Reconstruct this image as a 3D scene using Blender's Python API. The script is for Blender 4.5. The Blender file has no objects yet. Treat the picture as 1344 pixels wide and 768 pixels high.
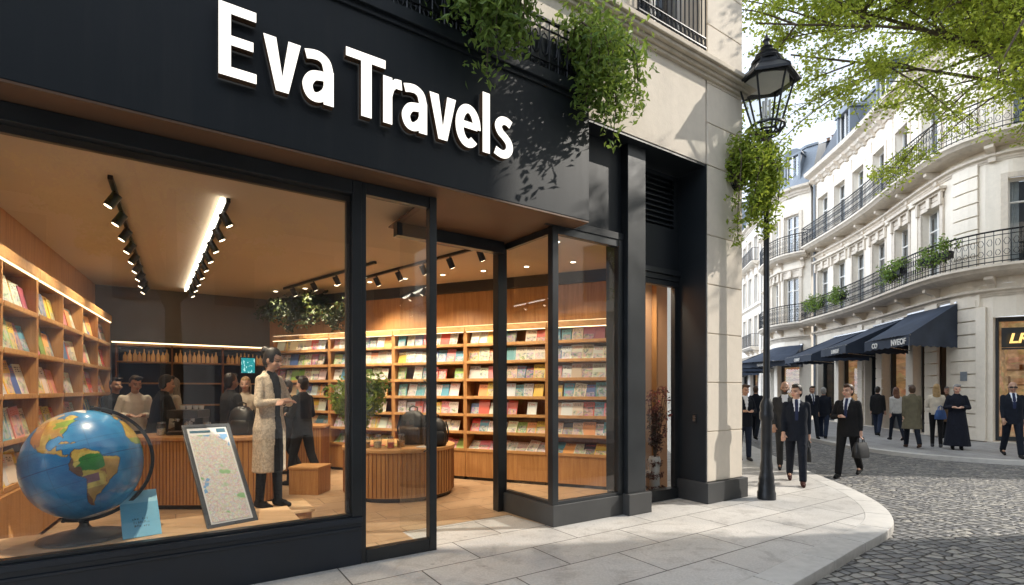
import bpy, bmesh, math, random
import numpy as np
from mathutils import Vector, Matrix, Euler

R = math.radians
PI = math.pi
random.seed(11)
scene = bpy.context.scene
COL = scene.collection

# ---------------------------------------------------------------- facade frame
# shop front runs along local x ("a"), depth into the shop is local y ("d")
ANG = R(33.45)
P0 = Vector((-1.425, 4.83, 0))
FM = Matrix.Translation(P0) @ Matrix.Rotation(ANG, 4, 'Z')
def F(a, d, z=0.0): return FM @ Vector((a, d, z))
def V(*a): return Vector(a)

# ---------------------------------------------------------------- mesh builder
class MB:
    def __init__(self, M=None):
        self.v = []; self.f = []; self.c = []; self.M = M; self.col = None
    def add(self, vs, fs, M=None, col=None):
        b = len(self.v)
        T = self.M
        if M is not None: T = (T @ M) if T is not None else M
        for p in vs:
            p = Vector(p)
            self.v.append(tuple(T @ p) if T is not None else tuple(p))
        c = col if col is not None else self.col
        self.c += [c if c is not None else (1, 1, 1)] * len(vs)
        for f in fs: self.f.append(tuple(b + i for i in f))
        return self
    def box(self, x0, x1, y0, y1, z0, z1, M=None, col=None):
        vs = [(x0,y0,z0),(x1,y0,z0),(x1,y1,z0),(x0,y1,z0),(x0,y0,z1),(x1,y0,z1),(x1,y1,z1),(x0,y1,z1)]
        fs = [(0,3,2,1),(4,5,6,7),(0,1,5,4),(1,2,6,5),(2,3,7,6),(3,0,4,7)]
        return self.add(vs, fs, M, col)
    def quad(self, a, b, c, d, M=None, col=None):
        return self.add([a, b, c, d], [(0,1,2,3)], M, col)
    def prism(self, poly, z0, z1, M=None, caps=True, col=None):
        n = len(poly)
        vs = [(p[0], p[1], z0) for p in poly] + [(p[0], p[1], z1) for p in poly]
        fs = [(i, (i+1) % n, n + (i+1) % n, n + i) for i in range(n)]
        if caps: fs += [tuple(range(n-1, -1, -1)), tuple(range(n, 2*n))]
        return self.add(vs, fs, M, col)
    def tube(self, pts, r, n=8, M=None, closed=False, col=None, caps=True):
        pts = [Vector(p) for p in pts]; m = len(pts)
        rr = r if isinstance(r, (list, tuple)) else [r] * m
        vs = []; fs = []
        up = None
        for i, p in enumerate(pts):
            if closed: t = pts[(i+1) % m] - pts[i-1]
            else: t = pts[min(i+1, m-1)] - pts[max(i-1, 0)]
            if t.length < 1e-9: t = Vector((0, 0, 1))
            t.normalize()
            if up is None:
                up = Vector((0, 0, 1)) if abs(t.z) < 0.9 else Vector((1, 0, 0))
            u = (up - t * up.dot(t))
            if u.length < 1e-6: u = t.orthogonal()
            u.normalize(); up = u
            w = t.cross(u)
            for k in range(n):
                a = 2 * PI * k / n
                vs.append(p + (u * math.cos(a) + w * math.sin(a)) * rr[i])
        segs = m if closed else m - 1
        for i in range(segs):
            j = (i + 1) % m
            for k in range(n):
                k2 = (k + 1) % n
                fs.append((i*n + k, i*n + k2, j*n + k2, j*n + k))
        if not closed and caps:
            fs.append(tuple(range(n-1, -1, -1))); fs.append(tuple((m-1)*n + k for k in range(n)))
        return self.add(vs, fs, M, col)
    def lathe(self, prof, n=24, c=(0, 0, 0), M=None, col=None, sx=1, sy=1):
        vs = []; fs = []; m = len(prof)
        for (r, z) in prof:
            for k in range(n):
                a = 2 * PI * k / n
                vs.append((c[0] + r * sx * math.cos(a), c[1] + r * sy * math.sin(a), c[2] + z))
        for i in range(m - 1):
            for k in range(n):
                k2 = (k + 1) % n
                fs.append((i*n + k, i*n + k2, (i+1)*n + k2, (i+1)*n + k))
        fs.append(tuple(range(n-1, -1, -1))); fs.append(tuple((m-1)*n + k for k in range(n)))
        return self.add(vs, fs, M, col)
    def ball(self, c, rx, ry, rz, n=14, m=9, M=None, col=None, R3=None):
        vs = []; fs = []
        for j in range(m + 1):
            t = PI * j / m
            for k in range(n):
                a = 2 * PI * k / n
                p = Vector((rx*math.sin(t)*math.cos(a), ry*math.sin(t)*math.sin(a), rz*math.cos(t)))
                if R3 is not None: p = R3 @ p
                vs.append(p + Vector(c))
        for j in range(m):
            for k in range(n):
                k2 = (k + 1) % n
                fs.append((j*n + k, (j+1)*n + k, (j+1)*n + k2, j*n + k2))
        return self.add(vs, fs, M, col)
    def capsule(self, p0, p1, r0, r1, n=12, M=None):
        p0 = Vector(p0); p1 = Vector(p1); t = (p1 - p0)
        L = t.length
        if L < 1e-6: return self.ball(p0, r0, r0, r0)
        t.normalize()
        pts = []; rad = []
        for a in (80, 50, 20): pts.append(p0 - t * r0 * math.sin(R(a))); rad.append(r0 * math.cos(R(a)))
        pts.append(p0); rad.append(r0); pts.append(p1); rad.append(r1)
        for a in (20, 50, 80): pts.append(p1 + t * r1 * math.sin(R(a))); rad.append(r1 * math.cos(R(a)))
        return self.tube(pts, rad, n, M)
    def loft(self, rings, n=24, M=None, e=2.3):
        """rings: (cx, cy, z, rx, ry) stacked bottom to top"""
        vs = []; fs = []; m = len(rings)
        for (cx, cy, z, rx, ry) in rings:
            for k in range(n):
                a = 2 * PI * k / n
                c, s = math.cos(a), math.sin(a)
                q = (abs(c)**e + abs(s)**e) ** (-1.0 / e)
                vs.append((cx + rx*c*q, cy + ry*s*q, z))
        for i in range(m - 1):
            for k in range(n):
                k2 = (k + 1) % n
                fs.append((i*n + k, i*n + k2, (i+1)*n + k2, (i+1)*n + k))
        fs.append(tuple(range(n-1, -1, -1))); fs.append(tuple((m-1)*n + k for k in range(n)))
        return self.add(vs, fs, M)

def mesh_from(name, mb, smooth=None, off=None, inv=None):
    me = bpy.data.meshes.new(name)
    vs = mb.v
    if inv is not None: vs = [tuple(inv @ Vector(p)) for p in vs]
    elif off is not None:
        ox, oy, oz = off
        vs = [(p[0]-ox, p[1]-oy, p[2]-oz) for p in vs]
    me.from_pydata(vs, [], mb.f)
    if any(c != (1, 1, 1) for c in mb.c):
        at = me.color_attributes.new('Col', 'FLOAT_COLOR', 'POINT')
        arr = np.ones((len(mb.c), 4), np.float32); arr[:, :3] = np.array(mb.c, np.float32)
        at.data.foreach_set('color', arr.ravel())
    me.validate()
    if smooth:
        me.shade_smooth()
        if smooth < 180: me.set_sharp_from_angle(angle=R(smooth))
    return me

WM = {}     # world matrix of every root (Empties are not evaluated while the script runs)
def tag(o, label=None, cat=None, group=None, kind=None):
    if label: o['label'] = label
    if cat: o['category'] = cat
    if group: o['group'] = group
    if kind: o['kind'] = kind
    return o
def empty(name, loc, label, cat, rz=0.0, group=None, kind=None):
    o = bpy.data.objects.new(name, None); COL.objects.link(o)
    o.empty_display_size = 0.2
    o.location = loc; o.rotation_euler = (0, 0, rz)
    WM[o.name] = Matrix.Translation(Vector(loc)) @ Matrix.Rotation(rz, 4, 'Z')
    return tag(o, label, cat, group, kind)
def obj(name, mb, mat, parent=None, smooth=None, bevel=0.0, local=False, label=None):
    """one mesh object; vertices are world coordinates (local=True: parent's coordinates)"""
    if parent is not None:
        W = WM[parent.name]
        me = mesh_from(name, mb, smooth, inv=None if local else W.inverted())
        o = bpy.data.objects.new(name, me); COL.objects.link(o)
        o.parent = parent; WM[o.name] = W
    else:
        xs = [p[0] for p in mb.v]; ys = [p[1] for p in mb.v]; zs = [p[2] for p in mb.v]
        off = ((min(xs)+max(xs))/2, (min(ys)+max(ys))/2, min(zs))
        me = mesh_from(name, mb, smooth, off=off)
        o = bpy.data.objects.new(name, me); COL.objects.link(o); o.location = off
        WM[o.name] = Matrix.Translation(Vector(off))
    if mat is not None: me.materials.append(mat)
    if bevel:
        b = o.modifiers.new('bevel', 'BEVEL'); b.width = bevel; b.segments = 2; b.limit_method = 'ANGLE'
        b.harden_normals = False
    if label: o['label'] = label
    return o
def mobj(name, me, mat, parent):
    o = bpy.data.objects.new(name, me); COL.objects.link(o); o.parent = parent
    if parent is not None: WM[o.name] = WM[parent.name]
    if mat is not None and not me.materials: me.materials.append(mat)
    return o
def copy_tree(o, parent=None):
    c = o.copy(); COL.objects.link(c)
    if parent is not None: c.parent = parent
    for ch in list(o.children): copy_tree(ch, c)
    return c

# ---------------------------------------------------------------- materials
class NT:
    def __init__(self, name):
        self.m = bpy.data.materials.new(name); self.m.use_nodes = True
        self.t = self.m.node_tree; self.t.nodes.clear()
        self.out = self.n('ShaderNodeOutputMaterial')
    def n(self, typ, **kw):
        nd = self.t.nodes.new(typ)
        for k, v in kw.items(): setattr(nd, k, v)
        return nd
    def l(self, a, b): self.t.links.new(a, b); return b
    def val(self, node, key, v):
        node.inputs[key].default_value = v; return node
    def coord(self, space='Object', scale=(1, 1, 1), rot=(0, 0, 0), loc=(0, 0, 0)):
        tc = self.n('ShaderNodeTexCoord'); mp = self.n('ShaderNodeMapping')
        mp.inputs['Scale'].default_value = scale; mp.inputs['Rotation'].default_value = rot
        mp.inputs['Location'].default_value = loc
        if space == 'World':
            g = self.n('ShaderNodeNewGeometry'); self.l(g.outputs['Position'], mp.inputs['Vector'])
        else: self.l(tc.outputs[space], mp.inputs['Vector'])
        return mp.outputs['Vector']
    def noise(self, vec, scale=5, detail=4, rough=0.55, dist=0):
        nd = self.n('ShaderNodeTexNoise'); self.l(vec, nd.inputs['Vector'])
        nd.inputs['Scale'].default_value = scale; nd.inputs['Detail'].default_value = detail
        nd.inputs['Roughness'].default_value = rough; nd.inputs['Distortion'].default_value = dist
        return nd
    def ramp(self, fac, stops, interp='LINEAR'):
        nd = self.n('ShaderNodeValToRGB'); nd.color_ramp.interpolation = interp
        e = nd.color_ramp.elements
        while len(e) > 1: e.remove(e[-1])
        e[0].position = stops[0][0]; e[0].color = (*stops[0][1], 1)
        for p, c in stops[1:]:
            x = e.new(p); x.color = (*c, 1)
        self.l(fac, nd.inputs['Fac']); return nd.outputs['Color']
    def mix(self, fac, a, b, mode='MIX'):
        nd = self.n('ShaderNodeMix', data_type='RGBA', blend_type=mode)
        for s, i in ((fac, 0), (a, 6), (b, 7)):
            if hasattr(s, 'is_output') or isinstance(s, bpy.types.NodeSocket): self.l(s, nd.inputs[i])
            elif isinstance(s, (tuple, list)): nd.inputs[i].default_value = (*s[:3], 1)
            else: nd.inputs[i].default_value = s
        return nd.outputs[2]
    def math(self, op, a, b=None, c=None, clamp=False):
        nd = self.n('ShaderNodeMath', operation=op, use_clamp=clamp)
        for i, s in enumerate((a, b, c)):
            if s is None: continue
            if isinstance(s, bpy.types.NodeSocket): self.l(s, nd.inputs[i])
            else: nd.inputs[i].default_value = s
        return nd.outputs[0]
    def bump(self, h, strength=0.3, dist=0.01, normal=None):
        nd = self.n('ShaderNodeBump'); nd.inputs['Strength'].default_value = strength
        nd.inputs['Distance'].default_value = dist; self.l(h, nd.inputs['Height'])
        if normal is not None: self.l(normal, nd.inputs['Normal'])
        return nd.outputs['Normal']
    def pbsdf(self, col=None, rough=0.6, metal=0.0, normal=None, spec=0.5, **kw):
        b = self.n('ShaderNodeBsdfPrincipled')
        if col is not None:
            if isinstance(col, bpy.types.NodeSocket): self.l(col, b.inputs['Base Color'])
            else: b.inputs['Base Color'].default_value = (*col, 1)
        if isinstance(rough, bpy.types.NodeSocket): self.l(rough, b.inputs['Roughness'])
        else: b.inputs['Roughness'].default_value = rough
        b.inputs['Metallic'].default_value = metal
        b.inputs['Specular IOR Level'].default_value = spec
        if normal is not None: self.l(normal, b.inputs['Normal'])
        for k, v in kw.items():
            kk = k.replace('_', ' ')
            if isinstance(v, bpy.types.NodeSocket): self.l(v, b.inputs[kk])
            else: b.inputs[kk].default_value = v
        return b
    def done(self, shader):
        self.l(shader.outputs[0] if not isinstance(shader, bpy.types.NodeSocket) else shader, self.out.inputs['Surface'])
        return self.m

def lerp(c, k): return tuple(min(1, x * k) for x in c)
def mat_plain(name, col, rough=0.55, metal=0.0, var=0.12, vs=3.0, bump=0.0, bs=60, spec=0.5, space='Object'):
    t = NT(name); vec = t.coord(space)
    nz = t.noise(vec, vs, 5)
    c = t.ramp(nz.outputs['Fac'], [(0.3, lerp(col, 1 - var)), (0.7, lerp(col, 1 + var))])
    nrm = None
    if bump:
        n2 = t.noise(vec, bs, 4); nrm = t.bump(n2.outputs['Fac'], bump, 0.01)
    rr = t.math('MULTIPLY_ADD', nz.outputs['Fac'], 0.2, rough - 0.1, clamp=True)
    return t.done(t.pbsdf(c, rr, metal, nrm, spec))
def mat_wood(name, c0, c1, rough=0.45, scale=1.0, axis='Z', bump=0.08):
    """long-grain wood, grain along axis (world coordinates turned to the shop front)"""
    t = NT(name)
    s = {'Z': (9, 9, .55), 'X': (.55, 9, 9), 'Y': (9, .55, 9)}[axis]
    vec = t.coord('World', tuple(k * scale for k in s), rot=(0, 0, 0))
    n1 = t.noise(vec, 2.2, 6, 0.6, 0.35); n2 = t.noise(vec, 12, 3, 0.6)
    f = t.math('MULTIPLY_ADD', n2.outputs['Fac'], 0.3, t.math('MULTIPLY', n1.outputs['Fac'], 0.75))
    c = t.ramp(f, [(0.32, c0), (0.5, tuple((a+b)/2 for a, b in zip(c0, c1))), (0.72, c1)])
    return t.done(t.pbsdf(c, rough, 0, t.bump(f, bump, 0.004), 0.4))
def mat_emit(name, col, strength):
    t = NT(name); e = t.n('ShaderNodeEmission')
    e.inputs['Color'].default_value = (*col, 1); e.inputs['Strength'].default_value = strength
    return t.done(e)
def mat_glass(name, base=0.06, tint=(0.96, 0.98, 0.97), gain=0.9):
    t = NT(name)
    lw = t.n('ShaderNodeLayerWeight'); lw.inputs['Blend'].default_value = 0.5
    f = t.math('POWER', lw.outputs['Facing'], 5.0)
    f = t.math('MULTIPLY_ADD', f, gain, base, clamp=True)
    tr = t.n('ShaderNodeBsdfTransparent'); tr.inputs['Color'].default_value = (*tint, 1)
    gl = t.n('ShaderNodeBsdfGlossy'); gl.inputs['Roughness'].default_value = 0.0
    mx = t.n('ShaderNodeMixShader'); t.l(f, mx.inputs[0]); t.l(tr.outputs[0], mx.inputs[1]); t.l(gl.outputs[0], mx.inputs[2])
    return t.done(mx)
def mat_leaf(name, dark, light, trans=0.45, warm=(0.35, 0.42, 0.03)):
    """leaf colour from the per-leaf attribute Col (x = light/dark, y = yellow)"""
    t = NT(name)
    at = t.n('ShaderNodeAttribute', attribute_name='Col')
    sp = t.n('ShaderNodeSeparateColor'); t.l(at.outputs['Color'], sp.inputs[0])
    c = t.mix(sp.outputs[0], dark, light); c = t.mix(sp.outputs[1], c, warm)
    p = t.pbsdf(c, 0.5, 0, None, 0.35)
    tl = t.n('ShaderNodeBsdfTranslucent'); c2 = t.mix(0.5, c, warm); t.l(c2, tl.inputs['Color'])
    mx = t.n('ShaderNodeMixShader'); mx.inputs[0].default_value = trans
    t.l(p.outputs[0], mx.inputs[1]); t.l(tl.outputs[0], mx.inputs[2])
    return t.done(mx)
# ---------------------------------------------------------------- shared materials
M = {}
M['black_paint'] = mat_plain('black_paint', (0.014, 0.018, 0.022), 0.42, 0, 0.2, 1.2, 0.03, 90)
M['fascia_paint'] = mat_plain('fascia_paint', (0.011, 0.015, 0.019), 0.5, 0, 0.3, 0.8, 0.05, 120, .3)
def mat_fascia():
    t = NT('fascia_paint'); w = t.coord('World'); n1 = t.noise(w, .8, 5); n2 = t.noise(t.coord('World', (5, 5, .35)), 1.3, 6, .65); n3 = t.noise(w, 120, 3)
    c = t.ramp(n1.outputs['Fac'], [(.3, (.0085, .0120, .0155)), (.7, (.0125, .0165, .0210))])
    k = t.ramp(n2.outputs['Fac'], [(.50, (0, 0, 0)), (.78, (1, 1, 1))]); c = t.mix(t.math('MULTIPLY', k, .35), c, (.035, .037, .038))
    return t.done(t.pbsdf(c, t.math('MULTIPLY_ADD', n2.outputs['Fac'], .3, .36), 0, t.bump(n3.outputs['Fac'], .05, .01), .32))
M['fascia_paint'] = mat_fascia()
M['frame_paint'] = mat_plain('frame_paint', (0.022, 0.025, 0.028), 0.35, 0.2, 0.25, 2.0, 0.02, 120)
M['plinth_paint'] = mat_plain('plinth_paint', (0.045, 0.046, 0.047), 0.5, 0, 0.2, 2.0, 0.06, 90)
M['navy_paint'] = mat_plain('navy_paint', (0.010, 0.016, 0.026), 0.35, 0, 0.2, 1.5, 0.02, 90)
M['iron'] = mat_plain('iron', (0.018, 0.019, 0.022), 0.42, 0.6, 0.3, 8, 0.05, 150)
M['lamp_iron'] = mat_plain('lamp_iron', (0.026, 0.028, 0.032), 0.38, 0.5, 0.3, 5, 0.08, 120)
M['dark_brown'] = mat_plain('dark_brown', (0.035, 0.021, 0.014), 0.5, 0, 0.2, 2)
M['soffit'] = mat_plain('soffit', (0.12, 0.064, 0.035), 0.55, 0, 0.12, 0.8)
M['ceiling'] = mat_plain('ceiling', (0.46, 0.38, 0.29), 0.8, 0, 0.06, 0.6, 0.05, 60)
M['wood'] = mat_wood('wood', (0.29, 0.128, 0.040), (0.50, 0.265, 0.100), 0.42, 1.0, 'Z')
M['wood_dark'] = mat_wood('wood_dark', (0.16, 0.058, 0.020), (0.30, 0.125, 0.045), 0.45, 1.3, 'Z')
M['wood_light'] = mat_wood('wood_light', (0.50, 0.31, 0.16), (0.68, 0.46, 0.26), 0.45, 0.6, 'X')
M['wood_shelf'] = mat_wood('wood_shelf', (0.34, 0.165, 0.055), (0.56, 0.32, 0.13), 0.42, 1.0, 'X')
M['grey_wall'] = mat_plain('grey_wall', (0.115, 0.098, 0.082), 0.85, 0, 0.1, 0.7, 0.06, 80)
M['dark_wall'] = mat_plain('dark_wall', (0.03, 0.026, 0.024), 0.7, 0, 0.1, 0.7)
M['beige'] = mat_plain('beige', (0.42, 0.25, 0.15), 0.8, 0, 0.06, 1.0, 0.05, 60)
M['white_ceramic'] = mat_plain('white_ceramic', (0.75, 0.74, 0.72), 0.25, 0, 0.03, 3)
M['black_plastic'] = mat_plain('black_plastic', (0.012, 0.012, 0.013), 0.35, 0, 0.2, 5)
M['black_leather'] = mat_plain('black_leather', (0.012, 0.012, 0.013), 0.42, 0, 0.3, 9, 0.25, 90)
M['steel'] = mat_plain('steel', (0.42, 0.42, 0.42), 0.28, 1.0, 0.1, 4)
M['gold'] = mat_emit('gold', (1.0, 0.62, 0.20), 1.6)  # gold lettering glows by itself, no lamp behind it
M['letter_face'] = mat_emit('letter_face', (1.0, 0.95, 0.87), 1.7)
M['letter_side'] = mat_plain('letter_side', (0.10, 0.055, 0.03), 0.45, 0, 0.1, 3)
M['led'] = mat_emit('led', (1.0, 0.74, 0.42), 3.5)
M['led_white'] = mat_emit('led_white', (1.0, 0.90, 0.74), 8.0)
M['lamp_face'] = mat_emit('lamp_face', (1.0, 0.82, 0.58), 9.0)
M['shop_glass'] = mat_glass('shop_glass', 0.08, (0.95, 0.97, 0.96), 0.9)
M['lantern_glass'] = mat_glass('lantern_glass', 0.06, (0.93, 0.95, 0.95), 0.7)
M['window_glass'] = mat_glass('window_glass', 0.16, (0.75, 0.80, 0.84), 0.8)
M['bark'] = mat_plain('bark', (0.10, 0.075, 0.05), 0.9, 0, 0.35, 6, 0.6, 25)
M['leaf_tree'] = mat_leaf('leaf_tree', (0.07, 0.12, 0.016), (0.24, 0.35, 0.05), 0.55, (0.56, 0.60, 0.08))
M['leaf_plant'] = mat_leaf('leaf_plant', (0.028, 0.075, 0.020), (0.16, 0.28, 0.07), 0.38, (0.36, 0.45, 0.07))
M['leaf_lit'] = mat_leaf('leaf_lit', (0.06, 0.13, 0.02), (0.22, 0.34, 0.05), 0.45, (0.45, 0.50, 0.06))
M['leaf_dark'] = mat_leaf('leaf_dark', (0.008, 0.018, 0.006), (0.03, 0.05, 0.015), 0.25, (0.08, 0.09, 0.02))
M['leaf_dry'] = mat_leaf('leaf_dry', (0.05, 0.035, 0.025), (0.14, 0.12, 0.09), 0.2, (0.38, 0.10, 0.10))
M['slate'] = None

def stone(name, base, var=0.10, stain=0.25, rough=0.85, streak=True, bump=0.25):
    t = NT(name); vec = t.coord('World')
    n1 = t.noise(vec, 0.7, 5); n2 = t.noise(vec, 9, 6, 0.65); n3 = t.noise(vec, 55, 3)
    vs = t.coord('World', (3.0, 3.0, 0.22)); n4 = t.noise(vs, 1.0, 5, 0.6)
    f = t.math('MULTIPLY_ADD', n1.outputs['Fac'], 0.5, t.math('MULTIPLY', n2.outputs['Fac'], 0.5))
    c = t.ramp(f, [(0.3, lerp(base, 1 - var*1.6)), (0.5, base), (0.72, lerp(base, 1 + var))])
    if streak:
        k = t.ramp(n4.outputs['Fac'], [(0.42, (0, 0, 0)), (0.75, (1, 1, 1))])
        kk = t.math('MULTIPLY', k, stain)
        c = t.mix(kk, c, lerp(base, 0.45))
    h = t.math('MULTIPLY_ADD', n3.outputs['Fac'], 0.5, n2.outputs['Fac'])
    return t.done(t.pbsdf(c, rough, 0, t.bump(h, bump, 0.012), 0.3))
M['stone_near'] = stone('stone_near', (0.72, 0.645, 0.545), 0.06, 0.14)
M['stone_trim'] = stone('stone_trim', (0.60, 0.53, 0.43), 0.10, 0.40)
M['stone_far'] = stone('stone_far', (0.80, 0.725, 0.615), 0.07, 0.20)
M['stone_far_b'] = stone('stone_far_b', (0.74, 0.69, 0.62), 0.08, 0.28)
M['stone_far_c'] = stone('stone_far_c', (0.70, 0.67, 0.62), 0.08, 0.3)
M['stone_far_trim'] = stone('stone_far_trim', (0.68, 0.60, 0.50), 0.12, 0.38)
M['slate'] = stone('slate', (0.095, 0.105, 0.12), 0.25, 0.2, 0.5, True, 0.4)
M['zinc'] = stone('zinc', (0.21, 0.235, 0.265), 0.15, 0.25, 0.45, True, 0.15)
M['curtain'] = mat_plain('curtain', (0.55, 0.55, 0.53), 0.9, 0, 0.15, 6)
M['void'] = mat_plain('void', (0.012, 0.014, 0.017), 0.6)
M['white_paint'] = mat_plain('white_paint', (0.70, 0.68, 0.64), 0.5, 0, 0.06, 3)

def mat_canvas():
    t = NT('awning_canvas'); vec = t.coord('World')
    n = t.noise(vec, 1.5, 4); n2 = t.noise(vec, 220, 2)
    c = t.ramp(n.outputs['Fac'], [(0.3, (0.022, 0.031, 0.050)), (0.7, (0.040, 0.053, 0.080))])
    return t.done(t.pbsdf(c, 0.72, 0, t.bump(n2.outputs['Fac'], 0.2, 0.003), 0.3))
M['canvas'] = mat_canvas()

def mat_cobble():
    t = NT('cobblestones')
    vec0 = t.coord('World', (1, 1, 0), rot=(0, 0, R(-14)))
    wob = t.noise(vec0, 1.6, 3)
    w = t.n('ShaderNodeVectorMath', operation='SCALE'); t.l(wob.outputs['Color'], w.inputs[0]); w.inputs['Scale'].default_value = 0.22
    ad = t.n('ShaderNodeVectorMath', operation='ADD'); t.l(vec0, ad.inputs[0]); t.l(w.outputs[0], ad.inputs[1])
    mp = t.n('ShaderNodeMapping'); mp.inputs['Scale'].default_value = (6.6, 9.4, 0); t.l(ad.outputs[0], mp.inputs['Vector'])
    ve = t.n('ShaderNodeTexVoronoi', feature='DISTANCE_TO_EDGE'); t.l(mp.outputs[0], ve.inputs['Vector'])
    vc = t.n('ShaderNodeTexVoronoi', feature='F1'); t.l(mp.outputs[0], vc.inputs['Vector'])
    for v in (ve, vc): v.inputs['Scale'].default_value = 1.0; v.inputs['Randomness'].default_value = 0.42
    grain = t.noise(t.coord('World'), 60, 5, 0.7); big = t.noise(t.coord('World'), 0.5, 4)
    sp = t.n('ShaderNodeSeparateColor'); t.l(vc.outputs['Color'], sp.inputs[0])
    stonec = t.ramp(sp.outputs[0], [(0.0, (0.15, 0.15, 0.155)), (0.45, (0.25, 0.245, 0.24)), (0.8, (0.33, 0.315, 0.29)), (1.0, (0.40, 0.38, 0.34))])
    g = t.ramp(grain.outputs['Fac'], [(0.3, (0.55, 0.55, 0.55)), (0.75, (1.2, 1.2, 1.2))])
    stonec = t.mix(0.6, stonec, g, 'MULTIPLY')
    bb = t.ramp(big.outputs['Fac'], [(0.3, (0.75, 0.75, 0.75)), (0.7, (1.1, 1.1, 1.1))])
    stonec = t.mix(0.7, stonec, bb, 'MULTIPLY')
    joint = t.ramp(ve.outputs['Distance'], [(0.035, (0, 0, 0)), (0.10, (1, 1, 1))])
    jc = t.mix(grain.outputs['Fac'], (0.012, 0.012, 0.012), (0.05, 0.046, 0.04))
    col = t.mix(joint, jc, stonec)
    h0 = t.ramp(ve.outputs['Distance'], [(0.0, (0, 0, 0)), (0.10, (0.65, 0.65, 0.65)), (0.38, (1, 1, 1))])
    tilt = t.math('MULTIPLY', sp.outputs[1], 0.25)
    h = t.math('ADD', t.math('MULTIPLY_ADD', grain.outputs['Fac'], 0.14, h0), tilt)
    nrm = t.bump(h, 1.0, 0.045)
    rg = t.ramp(grain.outputs['Fac'], [(0.3, (0.42,)*3), (0.8, (0.75,)*3)])
    return t.done(t.pbsdf(col, rg, 0, nrm, 0.5))
M['cobble'] = mat_cobble()

def mat_paving(name, sx, sy, c0, c1, joint=(0.06, 0.055, 0.05), rot=0, jw=0.008, rough=0.6, bump=0.5, off=0.5, grain=0.35):
    t = NT(name)
    vec = t.coord('World', (1, 1, 0), rot=(0, 0, rot))
    br = t.n('ShaderNodeTexBrick'); t.l(vec, br.inputs['Vector'])
    br.inputs['Scale'].default_value = 1.0; br.inputs['Brick Width'].default_value = sx; br.inputs['Row Height'].default_value = sy
    br.inputs['Mortar Size'].default_value = jw; br.inputs['Mortar Smooth'].default_value = 0.15; br.offset = off
    br.inputs['Color1'].default_value = (*c0, 1); br.inputs['Color2'].default_value = (*c1, 1); br.inputs['Mortar'].default_value = (*joint, 1)
    w = t.coord('World'); n1 = t.noise(w, 45, 5, 0.7); n2 = t.noise(w, 0.9, 5, 0.6); n3 = t.noise(w, 200, 2)
    g = t.ramp(n1.outputs['Fac'], [(0.3, (1-grain,)*3), (0.75, (1+grain*.4,)*3)])
    c = t.mix(0.7, br.outputs['Color'], g, 'MULTIPLY')
    g2 = t.ramp(n2.outputs['Fac'], [(0.3, (0.80, 0.79, 0.78)), (0.7, (1.05, 1.05, 1.05))])
    c = t.mix(0.8, c, g2, 'MULTIPLY')
    vg = t.n('ShaderNodeTexVoronoi', feature='F1'); t.l(w, vg.inputs['Vector']); vg.inputs['Scale'].default_value = 2.6
    gum = t.ramp(vg.outputs['Distance'], [(0.045, (0.62, 0.61, 0.60)), (0.075, (1, 1, 1))]); c = t.mix(.8, c, gum, 'MULTIPLY')
    n5 = t.noise(w, 3.3, 6, .72, .6); st5 = t.ramp(n5.outputs['Fac'], [(.36, (.74, .73, .72)), (.5, (1, 1, 1))]); c = t.mix(.8, c, st5, 'MULTIPLY')
    h = t.math('SUBTRACT', t.math('MULTIPLY', n3.outputs['Fac'], 0.12), br.outputs['Fac'])
    rg = t.ramp(n2.outputs['Fac'], [(0.3, (rough-0.12,)*3), (0.7, (rough+0.12,)*3)])
    return t.done(t.pbsdf(c, rg, 0, t.bump(h, bump, 0.006), 0.45))
M['paving'] = mat_paving('paving', 1.25, 0.62, (0.54, 0.52, 0.49), (0.63, 0.61, 0.58), (0.12, 0.11, 0.10), -ANG, 0.007)
M['kerb'] = stone('kerb', (0.52, 0.50, 0.47), 0.15, 0.2, 0.7, False, 0.3)
M['paving_far'] = mat_paving('paving_far', 1.0, 0.6, (0.34, 0.335, 0.33), (0.40, 0.39, 0.38), (0.12, 0.11, 0.10), R(-78), 0.008)
M['shop_floor'] = mat_paving('shop_floor', 0.9, 0.45, (0.40, 0.26, 0.15), (0.48, 0.33, 0.20), (0.16, 0.10, 0.06), -ANG, 0.006, 0.42, 0.15, 0.5, 0.2)
# ================================================================= corner shop building
H_TOP = 9.9
D_ST = -0.18          # stone front plane
A_L = -4.2            # left end of what is built
A_R = 5.87            # street corner
SD = (Matrix.Rotation(-ANG, 2) @ Vector((0.20, 0.98))).normalized()   # side street direction in (a, d)
def side(t): return (A_R + SD.x * t, D_ST + SD.y * t)

shop = empty('shop_building', F(1.5, 0), 'cream stone corner building with black travel bookshop front and glowing sign', 'building', ANG)
def sp(name, mb, mat, **k): return obj(name, mb, mat, k.pop('parent', shop), **k)
def fm(): return MB(FM)

# --- upper stone wall with a french window opening
WA0, WA1, WZ0, WZ1 = 3.52, 4.78, 6.42, 9.0
st = fm()
st.box(A_L, 2.5, D_ST, 0.25, 5.21, WZ0 - 0.005)
st.box(2.5, A_R - .9, D_ST, 0.25, 4.95, WZ0 - 0.005)
WIN2 = [(-3.0, -1.7), (0.2, 1.5), (WA0, WA1)]
xs = A_L
for (w0, w1) in WIN2:
    st.box(xs, w0, D_ST, 0.25, WZ0 - 0.005, WZ1); xs = w1
st.box(xs, A_R - .9, D_ST, 0.25, WZ0 - 0.005, WZ1)
st.box(A_L, A_R - .9, D_ST, 0.25, WZ1, H_TOP)
sp('stone_wall', st, M['stone_near'])
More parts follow.
